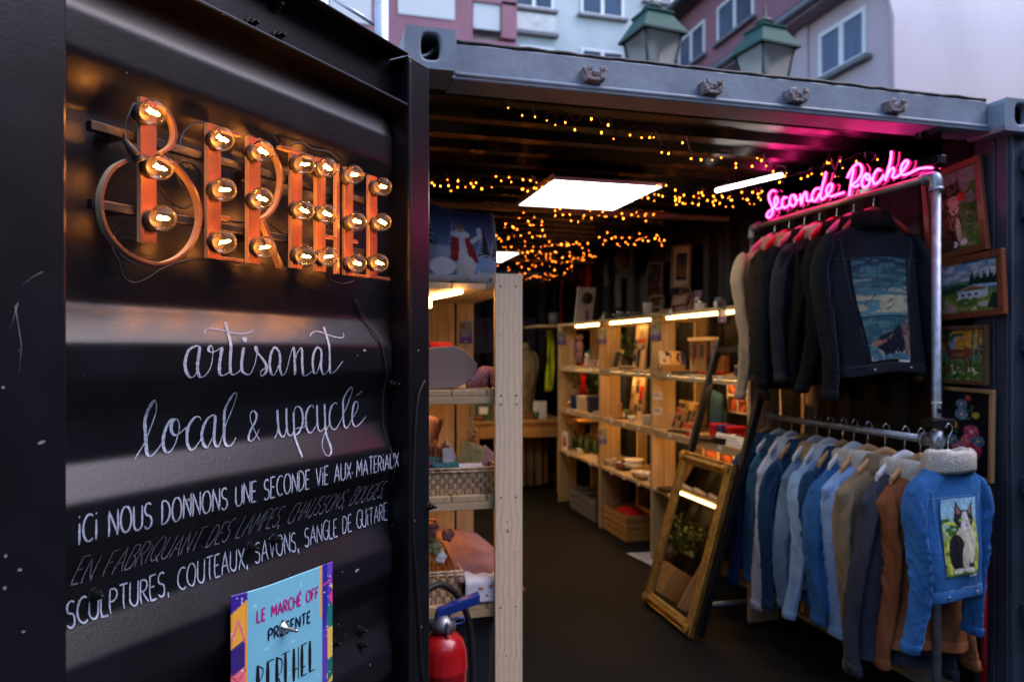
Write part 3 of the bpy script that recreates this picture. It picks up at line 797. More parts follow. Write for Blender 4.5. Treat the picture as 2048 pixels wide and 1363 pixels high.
# painted house fronts down both edges
R_.put(R_.X < .13, (232, 160, 70)); R_.poly([(0, 1), (.13, 1), (.13, .96), (0, .90)], (60, 40, 150))
for i, (y0, y1, c) in enumerate(((.9, .72, (240, 175, 60)), (.72, .58, (60, 40, 120)), (.58, .46, (235, 120, 130)), (.46, .2, (70, 60, 180)), (.2, 0, (230, 90, 140)))):
    R_.poly([(0, y0), (.11, y0 + .04), (.11, y1 + .04), (0, y1)], c)
R_.line([(.0, .74), (.06, .86), (.11, .74)], .012, (225, 90, 150)); R_.line([(.0, .50), (.11, .60)], .01, (200, 60, 90)); R_.line([(0, .6), (.11, .5)], .01, (200, 60, 90))
R_.put(R_.X > .87, (96, 60, 170)); R_.put((R_.X > .87) & (R_.Y > .93), (110, 70, 200)); R_.put((abs(R_.X - .86) < .012) & (R_.Y > .7), (232, 170, 80))
R_.poly([(.88, 1), (.94, 1), (.94, .74), (.90, .62), (.88, .64)], (30, 50, 150)); R_.poly([(.94, .74), (1, .80), (1, .6), (.94, .62)], (30, 120, 110)); R_.poly([(.94, .62), (1, .62), (1, .3), (.93, .3)], (225, 190, 90))
R_.poly([(.94, .44), (1, .44), (1, .34), (.93, .30)], (20, 110, 100)); R_.line([(.88, .88), (1, .9)], .012, (220, 60, 150)); R_.poly([(.95, .80), (1, .84), (1, .74)], (225, 70, 150)); R_.poly([(.96, .86), (1, .87), (1, .84)], (240, 200, 50))
R_.put((R_.X > .93) & (R_.Y < .3), (30, 90, 120))
rnd = random.Random(3)
for k in range(26): R_.ell(rnd.uniform(.9, 1), rnd.uniform(.1, .98), .006, .004, (230, 225, 240))
for k in range(16): R_.ell(rnd.uniform(.0, .1), rnd.uniform(.1, .98), .006, .004, (230, 225, 240))
def sheet(x, y): return (px0 + pw * x, PY + .016 * max(0., .38 - x) ** 2 / .14, pzt - ph + ph * y)
b = MB(po); picture(b, R_, sheet); o = set_cols(b.build('printed_sheet', m_print, poster, solid=.0015), R_)
o.modifiers['solid'].offset = 1
def poster_text(text, x0, x1, y, hgt, w, mat, gap=.2):
    b = MB(po)
    capitals(b, text, lambda s, h: (px0 + pw * (x0 + (x1 - x0) * s), pzt - ph + ph * (y + hgt * h)), w, lambda z: PY, .0025, 0, gap, None, 0.)
    b.v = [(v[0], v[1] + .016 * max(0., .38 - (v[0] + po[0] - px0) / pw) ** 2 / .14, v[2]) for v in b.v]
    b.build('lettering', mat, poster)
m_mag = P('magenta_ink', (.42, .012, .20), .5, var=.05); m_navy = P('navy_ink', (.006, .014, .05), .5, var=.05); m_blk = P('black_ink', (.006, .006, .010), .5, var=.05)
poster_text('LE MARCHÉ OFF', .20, .83, .825, .062, .0042, m_mag); poster_text('PRÉSENTE', .30, .74, .705, .062, .0046, m_navy)
# the shop's tall lettering: one thick stem each
b = MB(po); T0, T1 = .42, .60
def S(x, y): return (px0 + pw * x, pzt - ph + ph * y)
def pl(pts, w, smooth=False):
    q = [S(*p) for p in pts]
    if smooth: q = [(p.x, p.y) for p in spline([(a, c, 0) for a, c in q], 6)]
    else: q = [(q[i][0] + (q[i + 1][0] - q[i][0]) * t, q[i][1] + (q[i + 1][1] - q[i][1]) * t) for i in range(len(q) - 1) for t in (0, .33, .66)] + [q[-1]]
    ribbon(b, q, w, lambda z: PY, .0025)
for i, ch in enumerate('BERTHEL'):
    x = .205 + .088 * i; a, c = T0, T1
    if ch == 'B': a -= .0
    pl([(x, a), (x, c)], .0088)
    if ch == 'B': pl([(x, c - .005), (x + .045, c - .03), (x + .03, c - .075), (x, c - .085)], .0024, True); pl([(x, c - .085), (x + .07, c - .13), (x + .05, a - .03), (x - .02, a - .04), (x - .075, a + .01), (x - .07, a + .06), (x - .03, a + .085)], .0024, True)
    if ch == 'E': pl([(x, c - .003), (x + .06, c - .003)], .0026); pl([(x, a + .05), (x + .04, a + .05)], .0026); pl([(x, a + .003), (x + .06, a + .003)], .0026)
    if ch == 'R': pl([(x, c - .005), (x + .05, c - .03), (x + .045, c - .085), (x, c - .11)], .0024, True); pl([(x + .01, c - .11), (x + .055, a)], .0026)
    if ch == 'T': pl([(x - .045, c), (x + .045, c)], .0022)
    if ch == 'H': pl([(x + .05, a), (x + .05, c)], .0026); pl([(x, a + .06), (x + .05, a + .06)], .0026)
    if ch == 'L': pl([(x, a + .003), (x + .055, a + .003)], .0026)
b.v = [(v[0], v[1] + .016 * max(0., .38 - (v[0] + po[0] - px0) / pw) ** 2 / .14, v[2]) for v in b.v]
b.build('lettering', m_blk, poster)
x, z = door_pt(566, 1254, PY); b = MB(po)
b.lathe([(.013, .0), (.0135, .002), (.012, .004), (.008, .006), (.008, .010), (.0055, .011), (.004, .013), (.0036, .040), (.002, .042)], 18, (x, PY - .001, z), Rf)
b.build('bolt', m_steel, poster)

# ================================================================== BACKGROUND: street lamp, truss, houses
m_blue_wall = P('pale_blue_render', (.42, .48, .51), .9, var=.13, vs=.8, st=(1, 1, .35), bump=.2, bs=25)
m_mauve = P('mauve_render', (.27, .125, .165), .9, var=.16, vs=.9, st=(1, 1, .35), bump=.2, bs=25)
m_pinkwall = P('pale_pink_render', (.68, .60, .63), .9, var=.09, vs=.7, st=(1, 1, .5), bump=.15, bs=30)  # for the lit gable, its brightness put into the colour
m_pinkside = P('shaded_pink_render', (.50, .40, .45), .9, var=.10, vs=1.2, st=(1, 1, .4), bump=.15, bs=30)  # same render on the side wall, its shade put into the darker colour
m_frame = P('white_window_frame', (.70, .72, .76), .5, var=.04)
m_shut = P('white_roller_shutter', (.55, .58, .62), .6, var=.06, vs=1.2, st=(1, 1, 60))
m_pane = P('window_glass', (.035, .065, .12), .25, var=.4, vs=.8, spec=.3)
m_curt = P('curtained_window_glass', (.10, .14, .24), .3, var=.25, vs=2.5, st=(14, 14, .4), spec=.35)
m_gut = P('zinc_gutter', (.13, .14, .17), .4, .5, vs=8)
m_tile = P('brown_roof_tiles', (.060, .038, .038), .8, var=.4, vs=6, bump=.6, bs=14)
m_sill = P('grey_stone_sill', (.16, .16, .18), .8)
m_green = P('green_lantern_paint', (.014, .075, .058), .8, var=.2, vs=20, rv=.1)
m_dgreen = P('dark_green_lantern_paint', (.010, .032, .028), .6, vs=20)

def window(par, off, fn, a0, a1, z0, z1, mull=True, pane=m_pane, depth=.10, sill=True, label=None):
    """A window of a wall; fn(a, d, z): a along the wall, d out of it."""
    def slab(b, x0, x1, y0, y1, d0, d1):
        q = [fn(x, d, z) for d in (d0, d1) for z in (y0, y1) for x in (x0, x1)]
        b.add(q, [(0, 1, 3, 2), (4, 6, 7, 5), (0, 4, 5, 1), (2, 3, 7, 6), (0, 2, 6, 4), (1, 5, 7, 3)])
    f = MB(off); w = min(.085, (a1 - a0) * .09)
    slab(f, a0, a0 + w, z0, z1, -depth, .045); slab(f, a1 - w, a1, z0, z1, -depth, .045)
    slab(f, a0 + w, a1 - w, z0, z0 + w, -depth, .045); slab(f, a0 + w, a1 - w, z1 - w, z1, -depth, .045)
    if mull: m_ = (a0 + a1) / 2; slab(f, m_ - w * .7, m_ + w * .7, z0 + w, z1 - w, -depth, .042)
    o = f.build('window', m_frame, par)
    p = MB(off); slab(p, a0 + w * .5, a1 - w * .5, z0 + w * .5, z1 - w * .5, .002, .010); p.build('pane', pane, o)
    if sill:
        s_ = MB(off); slab(s_, a0 - .12, a1 + .12, z0 - .09, z0 - .002, .003, .16); s_.build('sill', m_sill, o)
    return o
# ---- the pale blue block with mauve bays, straight ahead
YBK = 23.0
bo = (1.0, YBK, 0)
blk = thing('apartment_block', 'pale blue-grey apartment block with mauve bays and white shutters behind the container', 'building', bo)
b = MB(bo); b.bb((-14, YBK, 0), (13, YBK + 8, 17)); b.build('wall', m_blue_wall, blk)
fb = lambda a, d, z: (a, YBK - d, z)
def pxY(u, v): p = onY(u, v, YBK); return p.x, p.z
def bay(u0, u1, v0, v1, mat, d, name):
    x0, z1 = pxY(u0, v0); x1, z0 = pxY(u1, v1); z0 = min(z0, pxY(u0, v1)[1])
    b = MB(bo); b.bb((x0, YBK - d, z0), (x1, YBK - .0, z1)); return b.build(name, mat, blk)
bay(640, 938, -260, 520, m_mauve, .55, 'mauve_bay'); bay(938.5, 1026, -260, 16, m_mauve, .50, 'mauve_bay')
bay(996, 1026, 16.5, 88, m_mauve, .5, 'mauve_bay'); bay(938.5, 1026, 90, 520, m_mauve, .5, 'mauve_bay')
def shutter(u0, u1, v0, v1, d):
    x0, z1 = pxY(u0, v0); x1, z0 = pxY(u1, v1); b = MB(bo); n = max(4, int((z1 - z0) / .055)); rows = []
    for i in range(n):
        za = z0 + (z1 - z0) * i / n; zb_ = z0 + (z1 - z0) * (i + 1) / n
        rows += [[(x0, YBK - d, za), (x1, YBK - d, za)], [(x0, YBK - d - .018, (za + zb_) / 2), (x1, YBK - d - .018, (za + zb_) / 2)]]
    rows.append([(x0, YBK - d, z1), (x1, YBK - d, z1)]); b.grid(rows, True); b.build('roller_shutter', m_shut, blk)
shutter(792, 903, -60, 57, .575); shutter(941, 994, 17, 74, .42); shutter(650, 740, 5, 66, .575); shutter(650, 740, -130, -20, .575)
def win(u0, u1, v0, v1, **k):
    x0, z1 = pxY(u0, v0); x1, z0 = pxY(u1, v1); return window(blk, bo, fb, x0, x1, z0, z1, **k)
win(1027, 1107, -70, 24); win(1161, 1247, -70, 40); win(1161, 1247, 96, 200); win(1290, 1345, -90, 10); win(1040, 1107, 90, 190)
x0, z1 = pxY(1027, 26); x1, z0 = pxY(1109, 71); b = MB(bo); b.bb((x0, YBK - .12, z0), (x1, YBK - .003, z1)); b.build('window_apron', P('white_panel', (.52, .55, .56), .8), blk)
b = MB(bo); b.bb((x0 - .05, YBK - .2, z0 - .12), (x1 + .1, YBK - .003, z0 - .004)); b.build('ledge', m_sill, blk)
# ---- the mauve house beyond the eaves
XM = 11.0
mo = (XM, 18.0, 0)
mh = thing('mauve_house', 'mauve house with white windows rising behind the brown tiled eaves', 'building', mo)
b = MB(mo); b.bb((XM, 11.5, 0), (XM + 6, YBK - .02, 11.99)); b.build('wall', m_mauve, mh)
b = MB(mo); b.bb((XM - .55, 11.5, 11.99), (XM + 6, YBK - .02, 12.21)); b.build('roof', m_tile, mh)
b = MB(mo); b.tube([(XM - .6, 11.5, 12.09), (XM - .6, YBK - .02, 12.09)], .09, 8); b.build('gutter', m_gut, mh)
fm = lambda a, d, z: (XM - d, a, z)
for ya, yb in ((12.6, 14.2), (16.7, 18.5), (19.2, 20.8)): window(mh, mo, fm, ya, yb, 10.31, 11.34, depth=.06)
# ---- the pale pink house on the right, its gable towards us
XP, YP = 9.4, 10.25
ho = (XP + 4, YP + 4, 0)
ph_ = thing('pink_house', 'pale pink rendered house with a tall blank gable wall above the container', 'building', ho)
b = MB(ho)
b.add([(XP, YP, 0), (XP + 11, YP, 0), (XP + 11, YP, 10.6), (XP + 5.5, YP, 15.1), (XP + .0, YP, 8.09)], [(0, 1, 2, 3, 4)])
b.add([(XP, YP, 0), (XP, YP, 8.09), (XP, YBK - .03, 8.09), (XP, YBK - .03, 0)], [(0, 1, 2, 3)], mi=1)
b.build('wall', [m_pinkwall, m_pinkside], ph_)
b = MB(ho); b.add([(XP - .42, YP - .02, 8.15), (XP + 5.5, YP - .02, 15.3), (XP + 5.5, YBK - .1, 15.3), (XP - .42, YBK - .1, 8.15)], [(0, 1, 2, 3)]) if 0 else b.add([(XP - .42, YP + .03, 8.19), (XP + 1.7, YP + .03, 9.9), (XP + 1.7, YBK - .1, 9.9), (XP - .42, YBK - .1, 8.19)], [(0, 1, 2, 3)])
b.build('roof', m_tile, ph_, solid=.05)
b = MB(ho); b.bb((XP - .40, YP + .04, 8.05), (XP, YBK - .1, 8.13)); b.build('soffit', P('mauve_soffit', (.25, .16, .18), .8), ph_)
b = MB(ho); b.tube([(XP - .46, YP + .02, 8.17), (XP - .46, YBK - .1, 8.17)], .075, 8); b.build('gutter', m_gut, ph_)
b = MB(ho); p = onY(1775, 5, YP + .1); b.tube([(XP - .05, YP - .06, 0), (XP - .05, YP - .06, 7.2), (XP - .12, YP - .04, 7.5), (XP - .4, YP + .05, 8.09)], .05, 8); b.build('downpipe', m_pinkside, ph_)
fp = lambda a, d, z: (XP - d, a, z)
window(ph_, ho, fp, 10.82, 12.08, 6.81, 7.71, pane=m_curt, depth=.05); window(ph_, ho, fp, 12.95, 14.2, 6.81, 7.71, pane=m_curt, depth=.05); window(ph_, ho, fp, 15.6, 16.9, 6.81, 7.71, pane=m_curt, depth=.05)
b = MB(ho); b.bb((XP - .05, 12.40, 0), (XP - .002, 12.72, 8.04)); b.build('pilaster', m_pinkside, ph_)
b = MB(ho); b.bb((XP - .03, YP - .03, 0), (XP + .38, YP - .002, 8.09)); b.build('corner_pilaster', m_pinkwall, ph_)

# ---- twin street lamp behind the container
lx, ly, lz = 3.46, 5.96, EYE + 2.28
lamp = thing('street_lamp', 'green twin-headed street lamp with old-style square glass lanterns behind the container', 'street lamp', (lx, ly, 0))
lo = (lx, ly, 0)
b = MB(lo); b.lathe([(.16, 0), (.16, .25), (.10, .32), (.075, .9), (.06, 1.0), (.05, 3.2), (.06, 3.25), (.03, 3.45), (.0, 3.6)], 16, (lx, ly, 0)); b.build('post', m_dgreen, lamp)
m_lglass = thin_glass('lantern_glass', (.92, .90, .86), 1.45, .02, .08, .45)
for s in (-1, 1):
    cx = lx + s * .575
    b = MB(lo); b.tube(spline([(lx, ly, 3.0), (lx + s * .25, ly, 3.15), (lx + s * .5, ly, 3.3), (cx, ly, lz - .02)]), .025, 8); b.tube(spline([(lx, ly, 2.7), (lx + s * .3, ly, 2.85), (lx + s * .4, ly, 3.18)]), .015, 6); b.build('arm', m_dgreen, lamp)
    w0, w1, zt = .105, .185, lz + .52
    f = MB(lo); R45 = [(1, 1), (-1, 1), (-1, -1), (1, -1)]; ra = .12
    def rc(w): return [(cx + (px * math.cos(ra) - py * math.sin(ra)) * w, ly + (px * math.sin(ra) + py * math.cos(ra)) * w) for px, py in R45]
    A, B = rc(w0), rc(w1)
    for i in range(4):
        f.tube([(*A[i], lz), (*B[i], zt)], .013, 6); f.tube([(*A[i], lz), (*A[(i + 1) % 4], lz)], .014, 6); f.tube([(*B[i], zt), (*B[(i + 1) % 4], zt)], .014, 6)
    f.lathe([(.04, lz - .08), (.10, lz - .005), (.0, lz)], 12, (cx, ly, 0))
    fo = f.build('lantern', m_dgreen, lamp)
    gq = MB(lo); gq.add([(*p, lz + .01) for p in A] + [(*p, zt - .01) for p in B], [(i, (i + 1) % 4, 4 + (i + 1) % 4, 4 + i) for i in range(4)]); gq.build('pane', m_lglass, fo)
    r = MB(lo); e0, e1, e2 = rc(.225), rc(.125), rc(.14)
    z0, z1 = zt + .0, zt + .17
    r.add([(*p, z0) for p in e0] + [(*p, z1) for p in e1] + [(*p, z1 + .015) for p in e2] + [(*p, z1 + .03) for p in e2], [(i, (i + 1) % 4, 4 + (i + 1) % 4, 4 + i) for i in range(4)] + [(4 + i, 4 + (i + 1) % 4, 8 + (i + 1) % 4, 8 + i) for i in range(4)] + [(8 + i, 8 + (i + 1) % 4, 12 + (i + 1) % 4, 12 + i) for i in range(4)] + [(15, 14, 13, 12)])
    r.add([(*p, z0 - .018) for p in e0] + [(*p, z0) for p in e0], [(i, (i + 1) % 4, 4 + (i + 1) % 4, 4 + i) for i in range(4)], mi=1)
    r.add([(*p, z0 - .018) for p in e0], [(0, 1, 2, 3)], mi=1)
    r.lathe([(.085, z1 + .03), (.08, z1 + .07), (.095, z1 + .085), (.06, z1 + .12), (.015, z1 + .15), (.012, z1 + .24), (.0, z1 + .26)], 14, (cx, ly, 0), mi=1)
    r.build('cap', [m_green, m_dgreen], fo)
    q = MB(lo); q.lathe([(.02, zt - .02), (.035, zt - .05), (.05, zt - .12), (.03, zt - .19), (0, zt - .21)][::-1], 12, (cx, ly, 0)); q.build('lamp_globe', m_white, fo)
# ---- aluminium truss beside the container
to = (.11, 2.75, 0)
tr_ = thing('truss_tower', 'upright aluminium truss tower standing beside the container behind the open door', 'truss', to)
ch = [(.215, 2.62), (-.005, 2.66), (.235, 2.86), (.015, 2.90)]
for x, y in ch: b = MB(to); b.tube([(x, y, 0), (x, y, 4.4)], .0255, 14); b.build('chord', m_alu, tr_)
b = MB(to); n = 0
for (i, j) in ((0, 1), (1, 3), (3, 2), (2, 0)):
    z = .05
    while z < 4.2:
        b = MB(to); b.tube([(*ch[j], z), (*ch[i], z + .135)], .0085, 8); b.build('brace', m_alu, tr_); z += .155 * 2
b = MB(to); b.bb((-.08, 2.56, 0), (.30, 2.96, .02)); b.build('base_plate', m_alu, tr_)
b = MB(to); b.tube(spline([(.22, 2.64, EYE + 1.02), (.25, 2.60, EYE + 1.00), (.262, 2.62, EYE + .96), (.24, 2.66, EYE + .93)]), .018, 8); b.build('clamp', m_alu, tr_)

# ---- two unseen buildings added only to shade the scene and be mirrored in the paint
m_redbr = P('dark_red_render', (.06, .011, .015), .8, var=.3, vs=1.5); m_dusk = P('dark_plaster', (.05, .045, .05), .85, var=.2, vs=1.)
def far_block(name, label, x0, x1, y0, y1, h, mat):
    o = ((x0 + x1) / 2, (y0 + y1) / 2, 0); t = thing(name, label, 'building', o)
    b = MB(o); b.bb((x0, y0, 0), (x1, y1, h)); b.build('wall', mat, t)
    b = MB(o); b.bb((x0 - .3, y0 - .3, h + .002), (x1 + .3, y1 + .3, h + .25)); b.build('roof', m_tile, t)
far_block('red_shade_block', 'unseen dark red building added on the right to shade the scene and be mirrored in the door', 9.6, 15, -16, 6.6, 7.6, m_redbr)
far_block('dark_shade_block', 'unseen dark plaster building added behind the camera to shade the scene', -18, 9, -17, -11.5, 8.5, m_dusk)

# ================================================================== LIGHTS INSIDE
m_panel = E('led_panel', (1.0, .95, .84), 1.7)
m_tube = E('led_tube', (1.0, .95, .86), 2.2)
m_strip = E('warm_led_strip', (1.0, .53, .16), 6.8)
m_fairy = E('fairy_light', (1.0, .20, .015), 5.5)
ZP = EYE + .82
def led_panel(x0, x1, y0, y1, label):
    t = thing('ceiling_light', label, 'ceiling light', ((x0 + x1) / 2, (y0 + y1) / 2, ZP), 0, 'square ceiling lights')
    o = ((x0 + x1) / 2, (y0 + y1) / 2, ZP); b = MB(o)
    w = .006
    b.bb((x0 - w, y0 - w, ZP - .002), (x1 + w, y0, ZP + .016)); b.bb((x0 - w, y1, ZP - .002), (x1 + w, y1 + w, ZP + .016)); b.bb((x0 - w, y0, ZP - .002), (x0, y1, ZP + .03)); b.bb((x1, y0, ZP - .002), (x1 + w, y1, ZP + .016))
    b.bb((x0, y0, ZP + .004), (x1, y1, ZP + .014)); b.build('frame', m_white, t)
    b = MB(o); b.add([(x0, y0, ZP), (x1, y0, ZP), (x1, y1, ZP), (x0, y1, ZP)], [(3, 2, 1, 0)]); b.build('diffuser', m_panel, t)
    for x in (x0 + .1, x1 - .1): b = MB(o); b.tube([(x, (y0 + y1) / 2, ZP + .03), (x, (y0 + y1) / 2, 2.51)], .002, 5); b.build('hanger_wire', m_steel, t)
led_panel(1.09, 1.66, 3.32, 3.95, 'large bright square ceiling panel light nearest to the doorway')
led_panel(1.04, 1.63, 5.9, 6.53, 'square ceiling panel light deeper in the container, beyond the nearer one')
pa, pb = onZ(1433, 381, EYE + .80), onZ(1563, 350, EYE + .80)
t = thing('led_tube', 'slim white tube light slanting near the ceiling left of the pink neon', 'tube light', (pa + pb) / 2)
b = MB((pa + pb) / 2); b.tube([pa, pb], .011, 10); b.build('tube', m_tube, t)
b = MB((pa + pb) / 2); b.tube([pa + Vector((0, 0, .018)), pb + Vector((0, 0, .018))], .010, 8)
for q in (.2, .8): p = pa.lerp(pb, q); b.tube([p + Vector((0, 0, .02)), (p.x, p.y, 2.51)], .003, 5)
b.build('holder', m_black, t)

# ---- fairy lights: each string a thing, its bulbs parts
def z8(L): return [(1000 + x / 3.657, 180 + y / 3.657) for x, y in L]
def z5(L): return [(820 + x / 3.408, 360 + y / 3.408) for x, y in L]
def z7(L): return [(1080 + x / 3.098, 460 + y / 3.098) for x, y in L]
def zn(L): return [(1510 + x / 5.389, 280 + y / 5.389) for x, y in L]
def z3(L): return [(780 + x / 3.17, y / 3.17) for x, y in L]
FS = [('warm fairy lights near the doorway, running from the middle of the ceiling towards the neon',
  z8([(60,132),(163,187),(256,197),(343,223),(405,256),(478,239),(547,291),(668,212),(742,312),(791,257),(831,358),(951,330),(1036,349),(1095,349),(1124,347),(1183,457),(1233,465),(1335,386),(1398,502),(1472,510),(1551,512),(1618,495),(1725,538),(1726,567),(1845,558),(1881,500),(1912,517),(1947,555),(1998,595)])),
 ('warm fairy lights hanging behind the pink neon lettering', zn([(70,222),(122,277),(195,338),(340,358),(322,390),(265,455),(497,415),(567,390),(610,365),(722,367),(780,245),(803,250),(860,392),(915,227),(945,303),(1093,230),(1320,210),(1265,318),(1393,322)])),
 ('warm fairy lights along the batten to the left of the nearest panel light', z3([(222,1162),(281,1175),(320,1180),(371,1177),(429,1187),(478,1185),(528,1184),(583,1196),(645,1188)]) + z8([(8,663),(82,673),(160,727),(202,740),(222,662),(265,720),(357,678)])),
 ('warm fairy lights along the pink-lit batten right of the nearest panel light', z8([(1147,700),(1214,698),(1036,790),(1087,791),(1128,811),(1190,777),(1280,780),(1289,838),(1313,813),(1337,828),(1345,770),(1408,829),(1417,779),(1455,830),(1485,772),(1517,808),(1568,785),(1576,806),(1607,829),(1623,773),(1650,853),(1680,781),(1697,805),(1768,748),(1806,800),(1825,832),(1848,748),(1907,803),(1916,742)])),
 ('row of warm fairy lights just beyond the nearest panel light', z8([(35,1000),(92,1000),(140,937),(207,960),(243,988),(303,988),(405,918),(460,913),(510,910),(571,964),(613,919),(669,936),(724,919),(777,925),(845,925),(903,938),(963,912),(1010,923),(1063,917),(1123,911)])),
 ('dense warm fairy lights over the far panel light, left of the shop', z5([(505,645),(535,645),(565,672),(530,597),(563,585),(600,585),(670,595),(525,372),(567,408),(572,458),(622,415),(650,455),(690,455),(670,400),(710,380),(755,378),(783,418),(733,567),(798,547),(767,495),(803,495)])),
 ('dense warm fairy lights high above the pine post, before the far ceiling', z5([(834,389),(870,381),(917,381),(842,455),(826,484),(858,510),(885,490),(925,520),(955,525),(975,553),(985,490),(950,420),(1035,440),(1078,437),(1115,437),(1157,437),(920,447),(1040,527),(1072,558)])),
 ('lowest farthest row of warm fairy lights near the end wall', z5([(750,640),(782,636),(795,675),(820,668),(835,582),(840,655),(865,655),(890,660),(900,573),(920,672),(947,675),(978,652),(985,615),(1055,633),(1075,606)]) + z7([(90,245),(172,240),(152,265),(85,283)])),
 ('warm fairy lights climbing the right-hand side of the ceiling above the shelves', z7([(35,163),(62,167),(78,195),(138,170),(185,162),(208,175),(235,175),(270,185),(276,157),(309,155),(341,163),(130,88),(172,87),(208,88),(245,87),(297,82),(367,45),(403,65),(445,52),(480,87),(509,48),(546,87),(583,87),(597,63),(636,63),(655,43),(672,68),(712,53),(735,65),(750,73),(770,63)]))]
fb_ = MB(); fb_.ball((0, 0, 0), .0027, 8, 6, 0, (1, 1, 1.35)); fb0 = None; rnd = random.Random(2)
m_wire = P('fairy_light_wire', (.01, .012, .008), .5)
for lab, pts in FS:
    P3 = []
    if pts[0][1] > 400 or 'batten' in lab:      # the far strings are denser
        q_ = []
        for k, (u, v) in enumerate(pts):
            q_.append((u, v))
            if k < len(pts) - 1 and abs(pts[k + 1][0] - u) < 60: q_.append(((u + pts[k + 1][0]) / 2 + rnd.uniform(-14, 14), (v + pts[k + 1][1]) / 2 + rnd.uniform(-16, 12)))
        pts = q_
    for u, v in pts:
        h = .80 if v < 540 else .82
        p = onZ(u, v, EYE + h + rnd.uniform(-.012, .012))
        if p.y > 7.95: p = onY(u, v, 7.95)
        P3.append(p)
    c = sum(P3, Vector()) / len(P3); c.z = EYE + .8
    t = thing('fairy_lights', lab, 'fairy lights', c, 0, 'strings of fairy lights under the ceiling')
    b = MB(c); wp = []
    for i, p in enumerate(P3):
        wp.append(p + Vector((rnd.uniform(-.01, .01), rnd.uniform(-.01, .01), .028)))
        b.tube([wp[-1], p + Vector((0, 0, .008))], .0018, 5)
        if i < len(P3) - 1: wp.append(p.lerp(P3[i + 1], .5) + Vector((0, 0, rnd.uniform(.02, .045))))
    b.tube(spline(wp, 3), .0021, 5); b.build('wire', m_wire, t)
    for p in P3:
        if fb0 is None: fb0 = fb_.build('bulb', m_fairy, t); o = fb0
        else: o = fb0.copy(); COL.objects.link(o); o.parent = t
        o.location = p - c; s_ = rnd.choice((.5, .65, .8, 1., 1., 1.15)); o.scale = (s_, s_, s_)

# ================================================================== SHELVING
LV = [EYE + .225, EYE - .168, EYE - .558, EYE - .958]       # undersides follow the same kit everywhere
def atX(u, X): return X / ratio(u)
def atY(u, Y): return ratio(u) * Y
# ---- left-hand unit just inside the doorway, its front plank faces us
lo = (.53, 3.0, FZ)
ls = thing('shelving_unit', 'pine shelving unit on the left whose pale front post stands in the doorway', 'shelf', lo)
PX0, PX1, PYf = .626, .731, 2.60
pz0, pz1 = FZ, EYE + .283
# grain of the front plank, with knots
Rg = Ras(46, 620, (236, 208, 172))
xx = Rg.X * 1.0; yy = Rg.Y * 17.0
bend = np.zeros_like(xx)
for kx, ky, s_ in ((.45, 7.9, .55), (.42, 3.1, .3), (.55, 12.7, .25), (.62, 5.4, .22)):
    bend += s_ * (xx - kx) / (np.abs(xx - kx) + .12) * np.exp(-((yy - ky) / (.5 if s_ > .4 else .35)) ** 2)
tt = xx * 5.2 - bend * 1.6 + .5 * Rg.noise(1, 9, 3) + .25 * Rg.noise(2, 30, 4)
gr = (.5 + .5 * np.cos(tt * 6.28)) ** 5
Rg.put(gr, (190, 150, 112), .42); Rg.speck((205, 180, 155), 40, 60, .8, 5, None, .25)
Rg.put(np.clip(Rg.noise(46, 60, 9) - .5, 0, 1), (160, 125, 95), .35)
for kx, ky, r in ((.45, 7.6, .07), (.44, 7.95, .035), (.40, 3.05, .04)): Rg.ell(kx, ky / 17, r, .0048 * r / .07, (110, 66, 46), 0, .9, .6)
m_plank = paint_attr('knotty_pine', .55, .05, 300)
def plank(name, x0, x1, y0, y1, z0, z1, par, off, mat): b = MB(off); b.bb((x0, y0, z0), (x1, y1, z1)); return b.build(name, mat, par, bevel=.0025)
b = MB(lo); n0 = 0
picture(b, Rg, lambda x, y: (PX0 + .002 + (PX1 - PX0 - .004) * x, PYf - .0004, pz0 + (pz1 - pz0) * y))
b.bb((PX0, PYf, pz0), (PX1, PYf + .022, pz1), 1)
o = set_cols(b.build('post', [m_plank, w_z], ls), Rg)
scr = MB(lo)
for zz_ in [EYE + d for d in (.236, -.168, -.20, -.545, -.95)]:
    for x in (PX0 + .022, PX1 - .024): scr.lathe([(.0035, 0), (.0035, .0012), (0, .0013)], 8, (x + .002 * math.sin(zz_ * 9), PYf - .0006, zz_), Rf)
for zz_ in [EYE + d for d in (.055, -.36, -.75, -1.12)]:
    for x in (PX0 + .02, PX1 - .022): scr.lathe([(.0018, 0), (.0018, .0008), (0, .0009)], 6, (x, PYf - .0006, zz_), Rf)
scr.build('screw_heads', m_black, ls)
plank('post', .312, .345, PYf, PYf + .022, pz0, pz1, ls, lo, w_z)
for x0, x1 in ((.335, .44), (.495, .622), (.634, .715)): plank('post', x0, x1, 3.41, 3.432, pz0, pz1, ls, lo, w_z)
for k, z in enumerate(LV):
    b = MB(lo)
    for x0, x1 in ((.33, .465), (.469, .598), (.602, .728)): b.bb((x0, PYf + .023, z), (x1, 3.408, z + .022))
    b.build('shelf', w_y, ls, bevel=.002)
    b = MB(lo); b.bb((.345, PYf + .024, z - .03), (.72, PYf + .044, z - .001)); b.build('crossbar', w_x, ls, bevel=.002) if k else None
    if k: b = MB(lo); b.bb((.345, 3.385, z - .03), (.72, 3.405, z - .001)); b.build('crossbar', w_x, ls, bevel=.002)
def led_strip(par, off, pts, name='light_strip'):
    b = MB(off); b.tube(pts, .0085, 8); return b.build(name, m_strip, par)
p0 = onZ(922, 583, LV[0] - .012); led_strip(ls, lo, [(p0.x, p0.y, LV[0] - .012), (.44, 2.98, LV[0] - .012), (.44, 2.98, LV[0] - .05)])
led_strip(ls, lo, [(.40, 2.75, LV[1] - .012), (.40, 3.2, LV[1] - .012)]); led_strip(ls, lo, [(.40, 2.75, LV[2] - .012), (.40, 3.2, LV[2] - .012)])

